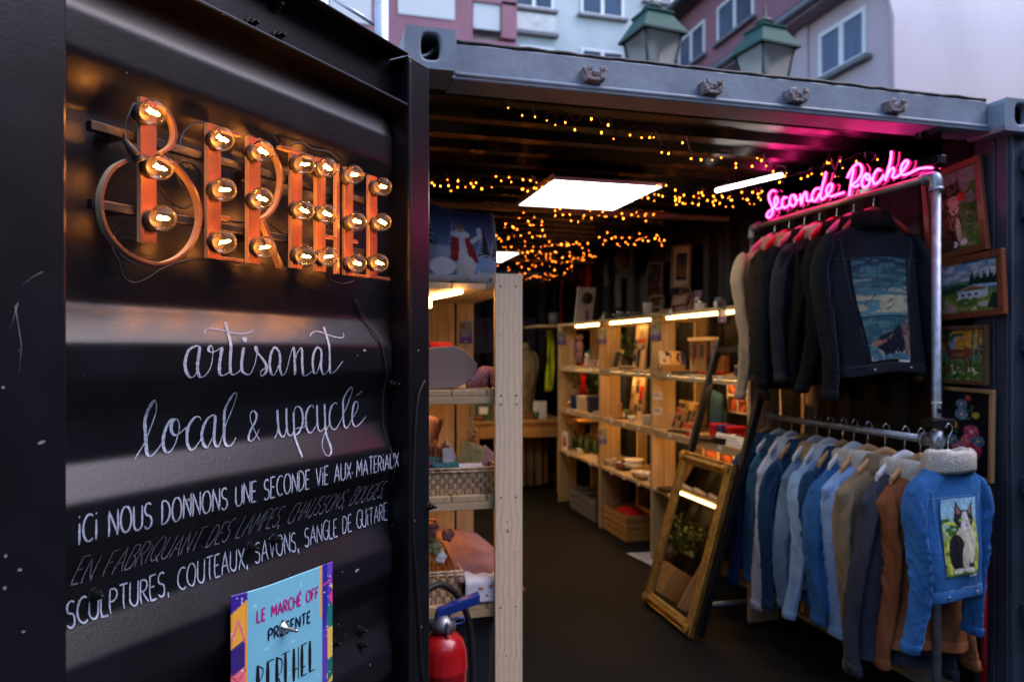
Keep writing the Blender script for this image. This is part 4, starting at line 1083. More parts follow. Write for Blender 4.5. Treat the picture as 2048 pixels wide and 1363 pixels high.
# ---- the long right-hand unit
YS = [3.38, 4.55, 5.50, 6.55]; SX0, SX1 = 2.20, 2.62
ro = (2.4, 4.9, FZ)
rs = thing('shelving_unit', 'long pine shelving unit full of small goods along the right-hand wall', 'shelf', ro)
for i, y in enumerate(YS):
    tops = (EYE + .245, EYE + .26, EYE + .255, EYE + .25)[i]
    for x0, x1 in ((SX0, SX0 + .088), (SX0 + .092, SX0 + .178), (SX0 + .33, SX1 - .004)):
        if i == 0 and x0 == SX0: plank('post', x0, x1, y, y + .028, FZ, EYE + .02, rs, ro, w_z)
        else: plank('post', x0, x1, y, y + .028, FZ, tops, rs, ro, w_z)
for i in range(3):
    for k, z in enumerate(LV):
        b = MB(ro)
        for j in range(4): b.bb((SX0 + .104 * j + .002, YS[i] + .03, z), (SX0 + .104 * (j + 1), YS[i + 1] - .002, z + .022))
        b.build('shelf', w_y, rs, bevel=.002)
        if k < 3:
            b = MB(ro); b.bb((SX0 + .02, YS[i + 1] - .03, z - .03), (SX1 - .02, YS[i + 1] - .004, z - .002)); b.build('crossbar', w_x, rs)
for i, (ya, yb) in enumerate(((3.5, 4.42), (4.68, 5.4), (5.62, 6.2))):
    for k in range(3):
        led_strip(rs, ro, [(SX0 + .05, ya, LV[k] - .010), (SX0 + .05, yb, LV[k] - .010)])
        if k: b = MB(ro); b.bb((SX0 + .002, YS[i] + .031, LV[k] - .024), (SX0 + .014, YS[i + 1] - .035, LV[k] - .001)); b.build('front_lip', w_y, rs)

# ================================================================== CLOTHES RACK AND NEON
RX = 2.30; ZT, ZB = EYE + .672, EYE - .349
YN, YFar = 2.283, 3.513
go = (RX, 2.9, FZ)
rack = thing('clothes_rack', 'galvanised pipe clothes rack with an upper and a lower rail on the right', 'clothes rack', go)
def tube_part(name, pts, r, mat, par, off, n=12): b = MB(off); b.tube(pts, r, n); return b.build(name, mat, par)
PR = .0165
m_rail = P('worn_steel_rail', (.30, .25, .20), .45, .8, vs=14, bump=.2)
tube_part('upright', [(RX, YN, FZ), (RX, YN, ZT)], PR, m_galv, rack, go); tube_part('upright', [(RX, YFar, FZ), (RX, YFar, ZT)], PR, m_galv, rack, go)
tube_part('rail', [(RX, YN, ZT), (RX, YFar, ZT)], .0150, m_rail, rack, go); tube_part('rail', [(RX, YN, ZB), (RX, YFar, ZB)], .0150, m_galv, rack, go)
for y in (YN, YFar):
    tube_part('foot', [(RX - .31, y + .03, FZ + .05), (RX + .22, y + .03, FZ + .05)], PR, m_galv, rack, go)
    for x in (RX - .31, RX + .22): b = MB(go); b.lathe([(.028, 0), (.028, .012), (.02, .02), (.02, .07), (.0, .072)], 12, (x, y + .03, FZ)); b.build('fitting', m_galv, rack)
    s = 1 if y == YN else -1
    b = MB(go); b.tube(spline([(RX, y, ZT - .055), (RX, y, ZT - .02), (RX, y + s * .008, ZT - .004), (RX, y + s * .025, ZT), (RX, y + s * .055, ZT)], 4), .0225, 12)
    b.tube([(RX, y, ZT - .06), (RX, y, ZT - .045)], .026, 12); b.tube([(RX, y + s * .045, ZT), (RX, y + s * .06, ZT)], .026, 12); b.build('fitting', m_galv, rack)
    b = MB(go); b.tube([(RX, y, ZB - .04), (RX, y, ZB + .04)], .0235, 12); b.tube([(RX, y - s * .022, ZB), (RX, y + s * .06, ZB)], .0235, 12); b.tube([(RX, y + s * .05, ZB), (RX, y + s * .065, ZB)], .027, 12); b.build('fitting', m_galv, rack)
b = MB(go); b.bb((RX - .045, YN - .03, ZB + .055), (RX + .06, YN + .03, ZB + .085)); b.tube([(RX, YN, ZB + .05), (RX, YN, ZB + .09)], .03, 12); b.build('clamp', m_black, rack, bevel=.003)
b = MB(go); b.tube([(RX, YN, ZB + .145), (RX, YN, ZB + .15)], .0185, 12); b.lathe([(.012, 0), (.012, .004), (0, .005)], 10, (RX - .004, YN - .018, ZB + .12), Rf, mi=1); b.build('cable_tie', [m_white, m_black], rack)

# pink neon lettering above the upper rail
NX = 2.29
m_neon = E('pink_neon', (1.0, .022, .24), 7.5)
m_acr = thin_glass('clear_acrylic', (.97, .94, .96), 1.45, .0, .03)
SEC = [[(220,550),(185,545),(150,590),(155,650),(185,720),(190,780),(155,835),(128,820),(140,780),(190,740),(235,690),(245,640),(225,610),(210,650),(215,720),(245,745),(285,720)],
 [(340,620),(310,620),(290,670),(300,720),(335,725),(370,690)],[(420,590),(385,610),(375,670),(400,710),(435,690),(445,630),(420,592),(440,650),(480,640),(495,600)],
 [(490,585),(495,650),(500,690),(520,600),(545,560),(555,600),(560,650),(590,655),(620,620)],[(690,520),(650,530),(615,590),(620,650),(655,650),(695,580)],
 [(765,345),(745,430),(715,540),(705,610),(725,640),(770,600),(820,540),(830,480),(800,480),(770,530),(775,590),(820,605),(880,590),(960,565)]]
POC = [[(995,405),(1020,350),(1060,290),(1110,255),(1150,290),(1145,370),(1100,440),(1050,480),(1080,505),(1120,480)],[(1065,310),(1040,430),(1015,600)],
 [(1200,360),(1165,400),(1150,470),(1180,510),(1225,480),(1240,420),(1215,365),(1190,400),(1220,430),(1265,410)],[(1350,330),(1325,315),(1285,370),(1270,440),(1295,475),(1345,440),(1390,380)],
 [(1470,120),(1460,230),(1425,350),(1405,430),(1440,350),(1480,300),(1500,330),(1480,390),(1510,405),(1560,370),(1620,300),(1650,240),(1630,220),(1590,260),(1570,330),(1590,375),(1660,360),(1750,315),(1830,300),(1910,300)]]
def nz(x, y): return onX(1510 + x / 5.389, 280 + y / 5.389, NX)
no = (NX, 2.85, ZT)
neon = thing('neon_sign', 'glowing pink handwritten neon lettering above the upper clothes rail', 'neon sign', no)
for word in (SEC, POC):
    for st in word:
        b = MB(no); b.tube(spline([nz(*q) for q in st], 6), .0036, 8); b.build('neon_tube', m_neon, neon)
    allp = [nz(*q) for st in word for q in st]
    y0, y1 = min(p.y for p in allp), max(p.y for p in allp)
m_pinkp = P('pink_sign_backing', (.35, .02, .14), .4, vs=10)
for word in (SEC, POC):
    b = MB(no)
    for st in word:
        q = spline([nz(*k) for k in st], 6); b.tube([p + Vector((.013, 0, 0)) for p in q], .0044, 6)
    b.build('backing', m_pinkp, neon)
    P_ = [nz(*q) for st in word for q in st]
    y0, y1, z0, z1 = min(p.y for p in P_) - .02, max(p.y for p in P_) + .02, min(p.z for p in P_) - .02, max(p.z for p in P_) + .02
    b = MB(no); b.bb((NX + .020, y0, z0), (NX + .024, y1, z1)); b.build('acrylic_sheet', m_acr, neon)
    for q in (.2, .8): b = MB(no); b.tube([(NX + .022, y0 + (y1 - y0) * q, z1 - .01), (NX + .022, y0 + (y1 - y0) * q, 2.505)], .0012, 5); b.build('suspension_wire', m_steel, neon)
b = MB(no); b.bb((NX + .02, YN + .0, ZT + .05), (NX + .06, YN + .11, ZT + .085)); b.build('power_box', m_black, neon, bevel=.004)

# ================================================================== JACKETS
def sgnpow(x, e): return math.copysign(abs(x) ** e, x)
NEXP = 2.4
class Jk: pass
def j_dims(j, h):
    """half width and half depth of the body at h below the collar"""
    if h < j.sh:
        t = max(0, h / j.sh); a = .062 + (j.w - .062) * (t ** .72); d = .048 + (j.d - .048) * min(1, t * 1.6) ** .8
    else:
        t = (h - j.sh) / max(.01, j.L - j.sh); a = j.w * (1 - .05 * t - .05 * math.sin(t * 3.14) + j.fl * t * t); d = j.d * (1 + .18 * t)
    return a, d
def j_pt(j, ph, h, lift=0.):
    a, d = j_dims(j, h); c, s = math.cos(ph), math.sin(ph)
    fold = j.fa * (noise.noise((ph * 1.7 + j.seed, h * 4.0, j.seed)) + .45 * noise.noise((ph * 4.1, h * 9 + j.seed, j.seed)) + .45 * ridge(ph * 2.2 + j.seed, h * 5 + .8 * math.sin(ph * 2), j.seed + 7) + .35 * math.sin(ph * 9 + j.seed + 3 * noise.noise((h * 5, j.seed, 0))) * min(1, h * 2))
    k = 1 + 0 * fold
    return warp(j, Vector((a * sgnpow(c, 2 / NEXP), d * sgnpow(s, 2 / NEXP) + 0, -h)) + Vector((c * .35, s, 0)) * (fold + lift), h)
def warp(j, p, h):
    s = j.seed
    return Vector((p.x + h * .045 * math.sin(s * 5.3) + .012 * math.sin(h * 7 + s * 2.1) * min(1, h * 5), p.y + h * .05 * math.sin(s * 3.7) + .014 * math.sin(h * 6 + s * 1.3 + p.x * 4) * min(1, h * 5), p.z + p.x * .09 * math.sin(s * 7.1) * min(1, h * 3) + .012 * math.sin(p.x * 14 + s) * min(1, h * 1.5)))
def back_pt(j, x, h, lift=.004):
    a, d = j_dims(j, h); q = max(-1, min(1, x / a)); c = sgnpow(q, NEXP / 2)
    ph = -math.acos(max(-1, min(1, c)))
    return j_pt(j, ph, h, lift)
def ridge(x, y, z): return .45 - min(.75, abs(noise.noise((x, y, z))) * 4.2)
def sleeve_pt(j, sd, k, th, lift=0.):
    """k: 0 at the shoulder to 1 at the cuff"""
    h = j.sh - .052 + (j.S - j.sh + .052) * k
    cx = j.w - .052 + .036 * min(1, k / .2) ** .8 + j.sp * k + .010 * math.sin(k * 5 + j.seed)
    cyy = -.002 + j.sw * k * k + .012 * math.sin(k * 4 + j.seed * 2 + sd)
    r0 = j.sr * (1 - .30 * k)
    dome = min(1., math.sqrt(max(0., 1 - (1 - min(1, k / .17)) ** 2)) + .03)
    rx, ry = r0 * (.33 + .10 * k) * dome, r0 * dome
    bend = math.exp(-((k - .52) / .2) ** 2)
    wr = .0025 * noise.noise((th * 1.3 + sd, h * 9, j.seed)) + (.0045 + .006 * bend) * ridge(math.cos(th) * .9 + j.seed, h * 15 + math.sin(th) * 1.6 + k * 3 * math.cos(th), j.seed + sd * 3) + .003 * ridge(math.cos(th) * 1.5, h * 34 + math.sin(th * 1.) * 2.5, j.seed * 2 + sd) * (.4 + bend) + .0015 * math.sin(th * 3 + h * 9 + j.seed)
    wr *= j.wr * min(1, k * 6)
    return warp(j, Vector((sd * (cx + (rx + wr + lift) * math.cos(th)), cyy + (ry + wr + lift) * math.sin(th), -h)), h)
m_metalb = P('metal_button', (.42, .38, .34), .35, .9)
def jacket(name_l, loc, rz, fab, trim=None, sh=.085, w=.205, L=.60, S=.62, d=.050, sr=.060, sp=.010, sw=-.01, fl=.0, fa=.014, seed=1., collar='plain', patch=None, seams=None, wr=1.0, cat='jacket', group=None, name='jacket', cuffmat=None):
    j = Jk(); j.w, j.L, j.S, j.d, j.sr, j.sp, j.sw, j.fl, j.fa, j.seed, j.wr, j.sh = w, L, S, d, sr, sp, sw, fl, fa, seed, wr, sh
    t = thing(name, name_l, cat, loc, rz, group)
    NP, NR = 60, 52; b = MB()
    rows = [[j_pt(j, 2 * math.pi * k / NP, (i / NR) ** 1.15 * (L - .036)) for k in range(NP)] for i in range(NR + 1)]
    b.grid(rows, True, 0, True)
    rows = [[p * 1 for p in rows[-1]], [Vector((p.x * .93, p.y * .85, p.z + .01)) for p in rows[-1]], [Vector((p.x * .9, p.y * .8, p.z + .12)) for p in rows[-1]]]
    b.grid(rows, True, 0, True); b.build('body', fab, t)
    b = MB(); rows = []
    for q in (.0, .08, .9, 1., .93):
        rows.append([j_pt(j, 2 * math.pi * k / NP, L - .040 + .040 * min(q, 1) if q != .93 else L - .004, .0045 if q not in (0., .93) else (-.004 if q == .93 else .001)) for k in range(NP)])
    b.grid(rows, True, 0, True); b.build('hem_band', fab, t)
    for sd in (-1, 1):
        NT, NK = 34, 76; b = MB()
        rows = [[sleeve_pt(j, sd, k / NK * .955, 2 * math.pi * m / NT) for m in range(NT)] for k in range(NK + 1)]
        if sd < 0: rows = [r[::-1] for r in rows]
        b.grid(rows, True, 0, True); so_ = b.build('sleeve', fab, t)
        b = MB(); rows = []
        for q, li in ((.945, .001), (.952, .005), (.998, .0055), (1.0, .003), (.995, -.006), (.95, -.008)): rows.append([sleeve_pt(j, sd, q, 2 * math.pi * m / NT, li) for m in range(NT)])
        if sd < 0: rows = [r[::-1] for r in rows]
        b.grid(rows, True, 0, True); b.build('cuff', cuffmat or fab, so_)
    # collar
    b = MB(); big = collar == 'fleece'
    prof = [(1.0, -.012, .0), (.98, .02, .004), (1.0, .045, .008), (1.12, .052, .012), (1.28, .040, .016), (1.5, .012, .018), (1.68, -.018, .016), (1.66, -.026, .008), (1.45, -.012, .004)] if not big else \
           [(1.0, -.012, .0), (.98, .025, .01), (1.04, .048, .012), (1.2, .055, .018), (1.42, .042, .022), (1.47, .012, .018), (1.50, -.016, .016), (1.46, -.030, .010), (1.5, -.026, .004)]
    rows = []
    for kx, dz, ex in prof:
        row = []
        for m in range(40):
            ph = 2 * math.pi * m / 40; a, dd = .066, .050
            nz_ = (.006 if big else .002) * noise.noise((math.cos(ph) * 3 + seed, math.sin(ph) * 3, dz * 40 + kx * 3))
            fr = max(0., math.sin(ph))            # the front opens and drops
            row.append(Vector((a * kx * math.cos(ph) * (1 + nz_ * 6), (dd * (1 + (kx - 1) * .75)) * math.sin(ph) + ex * math.sin(ph), dz - .05 * fr * fr - .018 * (abs(math.cos(ph)) ** 2) * (kx - 1) + nz_)))
        rows.append(row)
    b.grid(rows, True, 0, True); b.build('collar', trim or fab, t)
    if seams:
        def seam(pts):
            q = []
            for (x0, h0), (x1, h1) in zip(pts[:-1], pts[1:]):
                q += [(x0 + (x1 - x0) * i / 12, h0 + (h1 - h0) * i / 12) for i in range(13)]
            bs_ = MB(); bs_.tube([back_pt(j, x, h, .0012) for x, h in q], .0013, 5); bs_.build('stitching', seams, t)
        seam([(-w * .93, L * .24), (w * .93, L * .24)]); seam([(-w * .66, L * .245), (-w * .42, L * .93)]); seam([(w * .66, L * .245), (w * .42, L * .93)])
        seam([(-w * .9, L - .042), (w * .9, L - .042)])
        for sd in (-1, 1):
            bs_ = MB(); bs_.tube([sleeve_pt(j, sd, k / 30 * .95, -1.9 if sd < 0 else -1.2, .001) for k in range(2, 31)], .0012, 5); bs_.build('stitching', seams, t)
            bs_ = MB(); bs_.tube([back_pt(j, x * sd, h, .001) for x, h in [(w * .8 - .03 * math.sin(i / 14 * 1.6), .03 + (L * .34 - .03) * i / 14) for i in range(15)]], .0013, 5); bs_.build('stitching', seams, t)
    if patch:
        ras, xt, xb, h0, h1 = patch
        b = MB()
        def pf(x, y):
            h = h1 + (h0 - h1) * y; hw = xb + (xt - xb) * y
            return back_pt(j, (x - .5) * 2 * hw, h, .0075)
        picture(b, ras, pf); set_cols(b.build('picture_panel', m_stitch, t), ras)
        b = MB(); a = [back_pt(j, xb * q, h1 + .012, .005) for q in (.35, .95)]; b.add([a[0], a[1], a[1] + Vector((0, 0, .014)), a[0] + Vector((0, 0, .014))], [(0, 1, 2, 3)]); b.build('label_tag', m_white, t)
        for q in (-.9, 1.0):
            b = MB(); p = back_pt(j, xb * q, L - .020, .006); b.lathe([(.006, 0), (.006, .002), (.002, .003), (0, .003)], 10, p, Rf); b.build('button', m_metalb, t)
    return t, j

# ---- the needlepoint pictures (all of them plain country subjects)
def r_sea():
    R = Ras(96, 150, (60, 84, 100)); R.grad((96, 150, 158), (44, 62, 82), .5, 1.)
    m = R.noise(3, 30, 3) * .55 + R.noise(7, 58, 8) * .45
    R.put(((m > .58) & (R.Y > .5)), (104, 150, 158), .55); R.put(((m > .66) & (R.Y > .5) & (R.Y < .8)), (196, 184, 150), .7); R.put((m < .36) & (R.Y > .55), (40, 66, 86), .6)
    R.put((R.Y > .45) & (R.Y < .62) & (R.noise(4, 30, 5) > .4), (214, 200, 160), .85); R.put((R.Y < .42), (58, 104, 116)); R.put((R.Y < .42) & (R.noise(5, 44, 6) > .55), (110, 150, 150), .6)
    R.put(abs(R.Y - .42) < .008, (40, 56, 74))
    R.poly([(.15, .18), (.35, .24), (.62, .28), (.72, .34), (.95, .22), (.95, .05), (.3, .05)], (22, 28, 48)); R.poly([(.1, .19), (.5, .20), (.62, .27), (.3, .15), (.08, .13)], (150, 120, 112)); R.line([(.1, .16), (.4, .18)], .03, (190, 120, 90))
    R.poly([(.78, .30), (.95, .40), (1, .42), (1, .0), (.8, .0), (.86, .16)], (168, 132, 118)); R.speck((110, 80, 90), 16, 24, .6, 9, (R.X > .78) & (R.Y < .36)); R.poly([(0, 0), (1, 0), (1, .04), (.7, .07), (.3, .05), (0, .1)], (90, 140, 160)); R.speck((200, 190, 170), 20, 30, .7, 4, R.Y < .1)
    for x, y, s in ((.22, .57, .12), (.62, .56, .05), (.60, .50, .08), (.55, .66, .06)): R.line([(x - s, y - s * .25), (x, y), (x + s * .5, y + s * .12), (x + s * 1.2, y + s * .5)], .018, (70, 62, 70))
    R.a *= .62; return R.stitch(.18)
def r_dogcat():
    R = Ras(64, 150, (150, 190, 210)); R.grad((140, 160, 60), (150, 196, 216), .45, .85); R.put((R.noise(7, 15, 2) > .45) & (R.Y < .75) & (R.X < .55), (60, 100, 40)); R.put((R.noise(9, 18, 4) > .5) & (R.Y < .4), (150, 160, 60)); R.put((R.noise(8, 16, 6) > .62) & (R.Y < .7), (200, 200, 90))
    R.ell(.60, .40, .30, .26, (196, 188, 160)); R.ell(.33, .30, .22, .24, (30, 28, 32)); R.ell(.62, .20, .22, .20, (40, 36, 38)); R.ell(.72, .36, .13, .22, (206, 200, 176)); R.ell(.55, .22, .10, .18, (200, 194, 168))
    R.ell(.60, .72, .27, .12, (40, 36, 44)); R.poly([(.36, .76), (.40, .97), (.56, .80)], (46, 38, 44)); R.poly([(.66, .80), (.84, .97), (.84, .76)], (46, 38, 44)); R.poly([(.42, .79), (.43, .91), (.52, .80)], (150, 110, 110)); R.poly([(.70, .80), (.80, .91), (.80, .78)], (150, 110, 110))
    R.poly([(.56, .82), (.66, .82), (.78, .60), (.60, .56), (.48, .62)], (206, 202, 196)); R.ell(.50, .71, .05, .018, (150, 160, 70)); R.ell(.74, .70, .05, .018, (150, 160, 70)); R.ell(.65, .645, .05, .014, (170, 120, 120)); R.ell(.36, .06, .14, .035, (220, 214, 200)); R.ell(.66, .06, .14, .035, (220, 214, 200))
    R.put(R.Y < .03, (90, 120, 40)); return R.stitch(.22)
def r_kitten():
    R = Ras(100, 126, (120, 122, 116)); R.grad((60, 84, 36), (136, 136, 128), .3, .85)
    R.put((R.noise(10, 14, 3) > .45) & (R.Y < .55), (46, 78, 30)); R.put((R.noise(14, 20, 5) > .6) & (R.X > .55) & (R.Y < .8), (70, 100, 40)); R.put((R.noise(12, 16, 6) > .68) & (R.Y < .5), (120, 140, 66))
    for k in range(9): x = .55 + .05 * k; R.line([(x, .0), (x + .05, .22), (x + .12, .34 - .02 * k), (x + .2, .28)], .012, (124, 150, 84), .8)
    R.ell(.38, .32, .24, .30, (74, 50, 36)); R.speck((40, 28, 22), 16, 26, .55, 8, ((R.X - .38) / .24) ** 2 + ((R.Y - .32) / .3) ** 2 < 1); R.ell(.47, .42, .10, .16, (130, 98, 70)); R.ell(.50, .52, .10, .07, (190, 172, 148)); R.speck((70, 50, 38), 24, 34, .58, 12, ((R.X - .47) / .12) ** 2 + ((R.Y - .4) / .18) ** 2 < 1); R.ell(.56, .26, .05, .15, (186, 176, 160))
    R.ell(.46, .70, .19, .15, (104, 84, 68)); R.speck((40, 32, 28), 14, 24, .56, 9, ((R.X - .46) / .19) ** 2 + ((R.Y - .70) / .15) ** 2 < 1); R.poly([(.28, .74), (.29, .90), (.42, .82)], (84, 60, 50)); R.poly([(.52, .82), (.64, .91), (.64, .74)], (84, 60, 50))
    R.ell(.50, .62, .12, .07, (196, 176, 150)); R.ell(.44, .70, .03, .018, (40, 50, 20)); R.ell(.57, .70, .03, .018, (40, 50, 20)); R.ell(.51, .645, .025, .014, (170, 100, 90)); R.ell(.66, .66, .085, .06, (176, 54, 36)); R.ell(.64, .67, .04, .03, (200, 90, 60))
    R.ell(.46, .09, .07, .04, (216, 210, 206)); R.ell(.64, .10, .07, .04, (216, 210, 206)); R.ell(.30, .10, .16, .10, (60, 40, 30)); return R.stitch(.2)
def r_chalet():
    R = Ras(130, 90, (110, 160, 196)); R.grad((190, 180, 190), (70, 130, 180), .6, 1.); R.put((R.noise(6, 7, 3) > .55) & (R.Y > .7), (200, 180, 190))
    R.poly([(0, .52), (.12, .66), (.2, .78), (.3, .70), (.42, .86), (.55, .78), (.72, .92), (.86, .84), (1, .94), (1, .5), (0, .5)], (150, 150, 164)); m = (R.Y > .55) & (R.Y < .95) & (R.noise(14, 14, 4) > .55); R.put(m & (R.a.mean(2) < .42) & (R.a.mean(2) > .2), (214, 206, 210), .8)
    R.poly([(0, .5), (.3, .60), (.6, .62), (1, .58), (1, .3), (0, .3)], (84, 120, 104)); R.poly([(.1, .42), (.45, .56), (.7, .54), (.7, .36), (.1, .3)], (44, 66, 40)); R.put(R.Y < .36, (132, 136, 60)); R.put((R.noise(9, 12, 5) > .5) & (R.Y < .40), (92, 110, 46)); R.put((R.noise(20, 22, 6) > .72) & (R.Y < .3), (206, 196, 130))
    for k in range(14): x = .66 + .026 * k; h = .22 + .1 * math.sin(k * 2.2); R.poly([(x - .03, .5), (x, .56 + h * .9), (x + .03, .5)], (20, 40, 30))
    R.poly([(.0, .2), (.06, .62), (.13, .2)], (24, 40, 30))
    R.poly([(.50, .28), (.86, .28), (.86, .44), (.50, .40)], (200, 200, 204)); R.poly([(.46, .42), (.70, .53), (.98, .50), (1, .46), (.72, .46), (.62, .40)], (170, 186, 206)); R.poly([(.48, .42), (.68, .51), (.84, .45), (.84, .41)], (140, 92, 54))
    for x in (.56, .64, .72): R.ell(x, .34, .022, .03, (50, 54, 70))
    R.poly([(.25, 0), (.5, .0), (.42, .18), (.35, .26), (.30, .24), (.34, .14)], (196, 150, 130)); R.poly([(.84, .05), (.92, .34), (1, .3), (1, 0)], (34, 54, 34)); R.ell(.80, .14, .06, .05, (196, 170, 160)); R.ell(.12, .16, .12, .10, (40, 60, 34)); return R.stitch(.2)
def r_deer():
    R = Ras(126, 104, (120, 150, 170)); R.grad((96, 120, 60), (130, 160, 186), .35, .8); R.put((R.noise(8, 9, 3) > .48) & (R.Y > .5), (64, 84, 50)); R.put((R.noise(7, 8, 5) > .5) & (R.Y > .6) & (abs(R.X - .5) > .08), (206, 130, 36)); R.put((R.noise(18, 18, 6) > .62) & (R.Y > .55) & (R.X > .5), (222, 160, 60)); R.put((R.noise(12, 14, 7) > .64) & (R.Y > .5) & (R.X < .3), (190, 110, 30))
    for x in (.30, .37, .82, .90): R.line([(x, .3), (x + .02, .95)], .03, (90, 80, 66)); R.line([(x + .012, .35), (x + .03, .9)], .008, (180, 170, 150))
    R.put(R.Y < .34, (88, 112, 44)); R.put((R.noise(12, 10, 8) > .55) & (R.Y < .36), (56, 86, 32)); R.put((R.noise(26, 24, 9) > .74) & (R.Y < .3), (214, 206, 170)); R.poly([(.02, .4), (.36, .46), (.36, .38), (.02, .28)], (140, 160, 180))
    c = (124, 62, 30); R.ell(.62, .52, .17, .10, c); R.ell(.74, .56, .08, .09, (140, 76, 40)); R.poly([(.40, .76), (.46, .76), (.54, .58), (.46, .48)], c); R.ell(.40, .78, .06, .038, c, -.5); R.line([(.44, .82), (.42, .92)], .02, (110, 64, 36)); R.line([(.41, .82), (.36, .88)], .02, (110, 64, 36))
    for x, x2 in ((.50, .48), (.56, .57), (.70, .75), (.77, .80)): R.line([(x, .48), ((x + x2) / 2 + .012, .34), (x2, .2)], .026, (104, 50, 26))
    R.ell(.38, .22, .12, .06, (150, 84, 44)); R.line([(.29, .24), (.27, .38)], .045, (150, 84, 44)); R.ell(.27, .40, .04, .028, (160, 96, 52)); R.ell(.64, .50, .1, .03, (170, 110, 60), 0, .6)
    return R.stitch(.2)
def r_flowers():
    R = Ras(84, 160, (12, 11, 12)); rnd = random.Random(4)
    for k in range(34): x, y = .5 + rnd.uniform(-.28, .28), .52 + rnd.uniform(-.30, .32); R.ell(x, y, .05, .016, (52, 84, 44), rnd.uniform(-1.2, 1.2))
    def fl(x, y, r, c, c2):
        for k in range(7):
            a = k * .9; R.ell(x + r * .55 * math.cos(a), y + r * .55 * math.sin(a) * .52, r * .5, r * .27, c if k % 2 else c2)
        R.ell(x, y, r * .25, r * .14, (220, 190, 130))
    for x, y, r, c, c2 in ((.40, .30, .17, (206, 130, 140), (180, 96, 116)), (.66, .30, .17, (196, 60, 96), (170, 40, 76)), (.62, .52, .15, (206, 90, 120), (180, 60, 96)), (.52, .42, .10, (196, 70, 90), (216, 120, 130)), (.42, .72, .13, (90, 120, 140), (120, 146, 160)), (.24, .40, .12, (100, 128, 146), (80, 104, 126)), (.76, .42, .12, (96, 126, 140), (76, 100, 120)), (.42, .84, .11, (110, 136, 150), (84, 110, 130)), (.70, .72, .07, (206, 170, 50), (190, 150, 40)), (.26, .58, .08, (206, 160, 50), (196, 140, 40)), (.55, .92, .07, (170, 60, 50), (150, 50, 40))): fl(x, y, r, c, c2)
    return R.stitch(.2)

# ---- hangers
def hanger(loc, rz, mat, label, w=.15, tilt=0., group='hangers', lift=.085):
    """loc is the rail's centre; the jacket hangs from just below."""
    t = thing('clothes_hanger', label, 'hanger', loc, rz, group)
    b = MB(); b.tube(spline([(-.010, 0, .008), (0, 0, .0235), (.018, 0, .016), (.020, 0, -.004), (.006, 0, -.024), (0, 0, -.05), (0, 0, -lift)]), .0021, 7); b.build('hook', m_steel, t)
    b = MB(); rows = []
    for i in range(21):
        q = -1 + 2 * i / 20; x = q * w; z = -lift - .012 - .085 * abs(q) ** 1.5 + .004; hh = .022 * (1 - .35 * abs(q)); yy_ = -.012 * q * q
        rows.append([(x, yy_ - .008, z - hh), (x, yy_ + .008, z - hh), (x, yy_ + .009, z + hh * .6), (x, yy_ + .004, z + hh), (x, yy_ - .004, z + hh), (x, yy_ - .009, z + hh * .6)])
    b.grid(rows, True, 0, True); e = len(b.v); b.f += [(e - 6, e - 5, e - 4, e - 3, e - 2, e - 1), tuple(range(5, -1, -1))]; b.m += [0, 0]; b.s += [False, False]
    b.build('shoulder_bar', mat, t); return t
m_hred = P('red_plastic_hanger', (.50, .02, .015), .4); m_hpink = P('pink_plastic_hanger', (.55, .20, .30), .4); m_hwood = P('varnished_hanger_wood', (.42, .22, .09), .35, vs=6, st=(2, 20, 20), col2=(.52, .30, .13)); m_hwhite = P('white_plastic_hanger', (.62, .62, .66), .4)

# ---- fabrics
def denim(name, c, k=1.9, st=(1, 1, 1)):
    m = P(name, tuple(x * .42 for x in c), .85, vs=5, col2=tuple(min(1, x * k * .80) for x in c), bump=.45, bs=330, spec=.12, det=9, st=(1, 1, .45))
    nt = m.node_tree; bp = next(n for n in nt.nodes if n.type == 'BUMP'); tc = next(n for n in nt.nodes if n.type == 'TEX_COORD')
    mp = nt.nodes.new('ShaderNodeMapping'); mp.inputs['Scale'].default_value = (1, 1, .55); mp.inputs['Rotation'].default_value = (.5, .4, 0)
    nz = nt.nodes.new('ShaderNodeTexNoise'); nz.inputs['Scale'].default_value = 34; nz.inputs['Detail'].default_value = 3; nz.inputs['Distortion'].default_value = 1.2
    b2 = nt.nodes.new('ShaderNodeBump'); b2.inputs['Strength'].default_value = .5; b2.inputs['Distance'].default_value = .012
    nt.links.new(tc.outputs['Object'], mp.inputs[0]); nt.links.new(mp.outputs[0], nz.inputs['Vector']); nt.links.new(nz.outputs[0], b2.inputs['Height']); nt.links.new(b2.outputs[0], bp.inputs['Normal'])
    return m
d_char = denim('charcoal_denim', (.014, .016, .022)); d_blk = denim('black_cotton', (.0055, .0055, .0062)); d_navy = denim('dark_navy_denim', (.006, .008, .013)); d_slate = denim('slate_blue_denim', (.028, .034, .048))
d_blue = denim('mid_blue_denim', (.035, .14, .36)); d_deep = denim('deep_blue_denim', (.012, .045, .12)); d_light = denim('light_blue_denim', (.24, .40, .66)); d_pale = denim('pale_grey_blue_denim', (.46, .54, .72)); d_stripe = denim('pale_blue_corduroy', (.30, .50, .88), 1.7); d_teal = denim('teal_blue_denim', (.04, .12, .20)); d_wash = denim('washed_blue_denim', (.13, .23, .38))
d_khaki = denim('khaki_cotton', (.27, .20, .12), 1.6); d_rust = denim('rust_brown_corduroy', (.27, .095, .038), 1.6); d_tan = denim('sand_suede', (.52, .39, .27), 1.5); d_ash = denim('ash_grey_blue_wool', (.055, .06, .085), 1.6)
m_fleece = P('cream_fleece', (.50, .46, .39), .95, vs=60, col2=(.68, .63, .55), bump=1.0, bs=170, spec=.1)
m_dfleece = P('black_fleece', (.010, .010, .012), .95, vs=60, bump=1.0, bs=170, spec=.1)
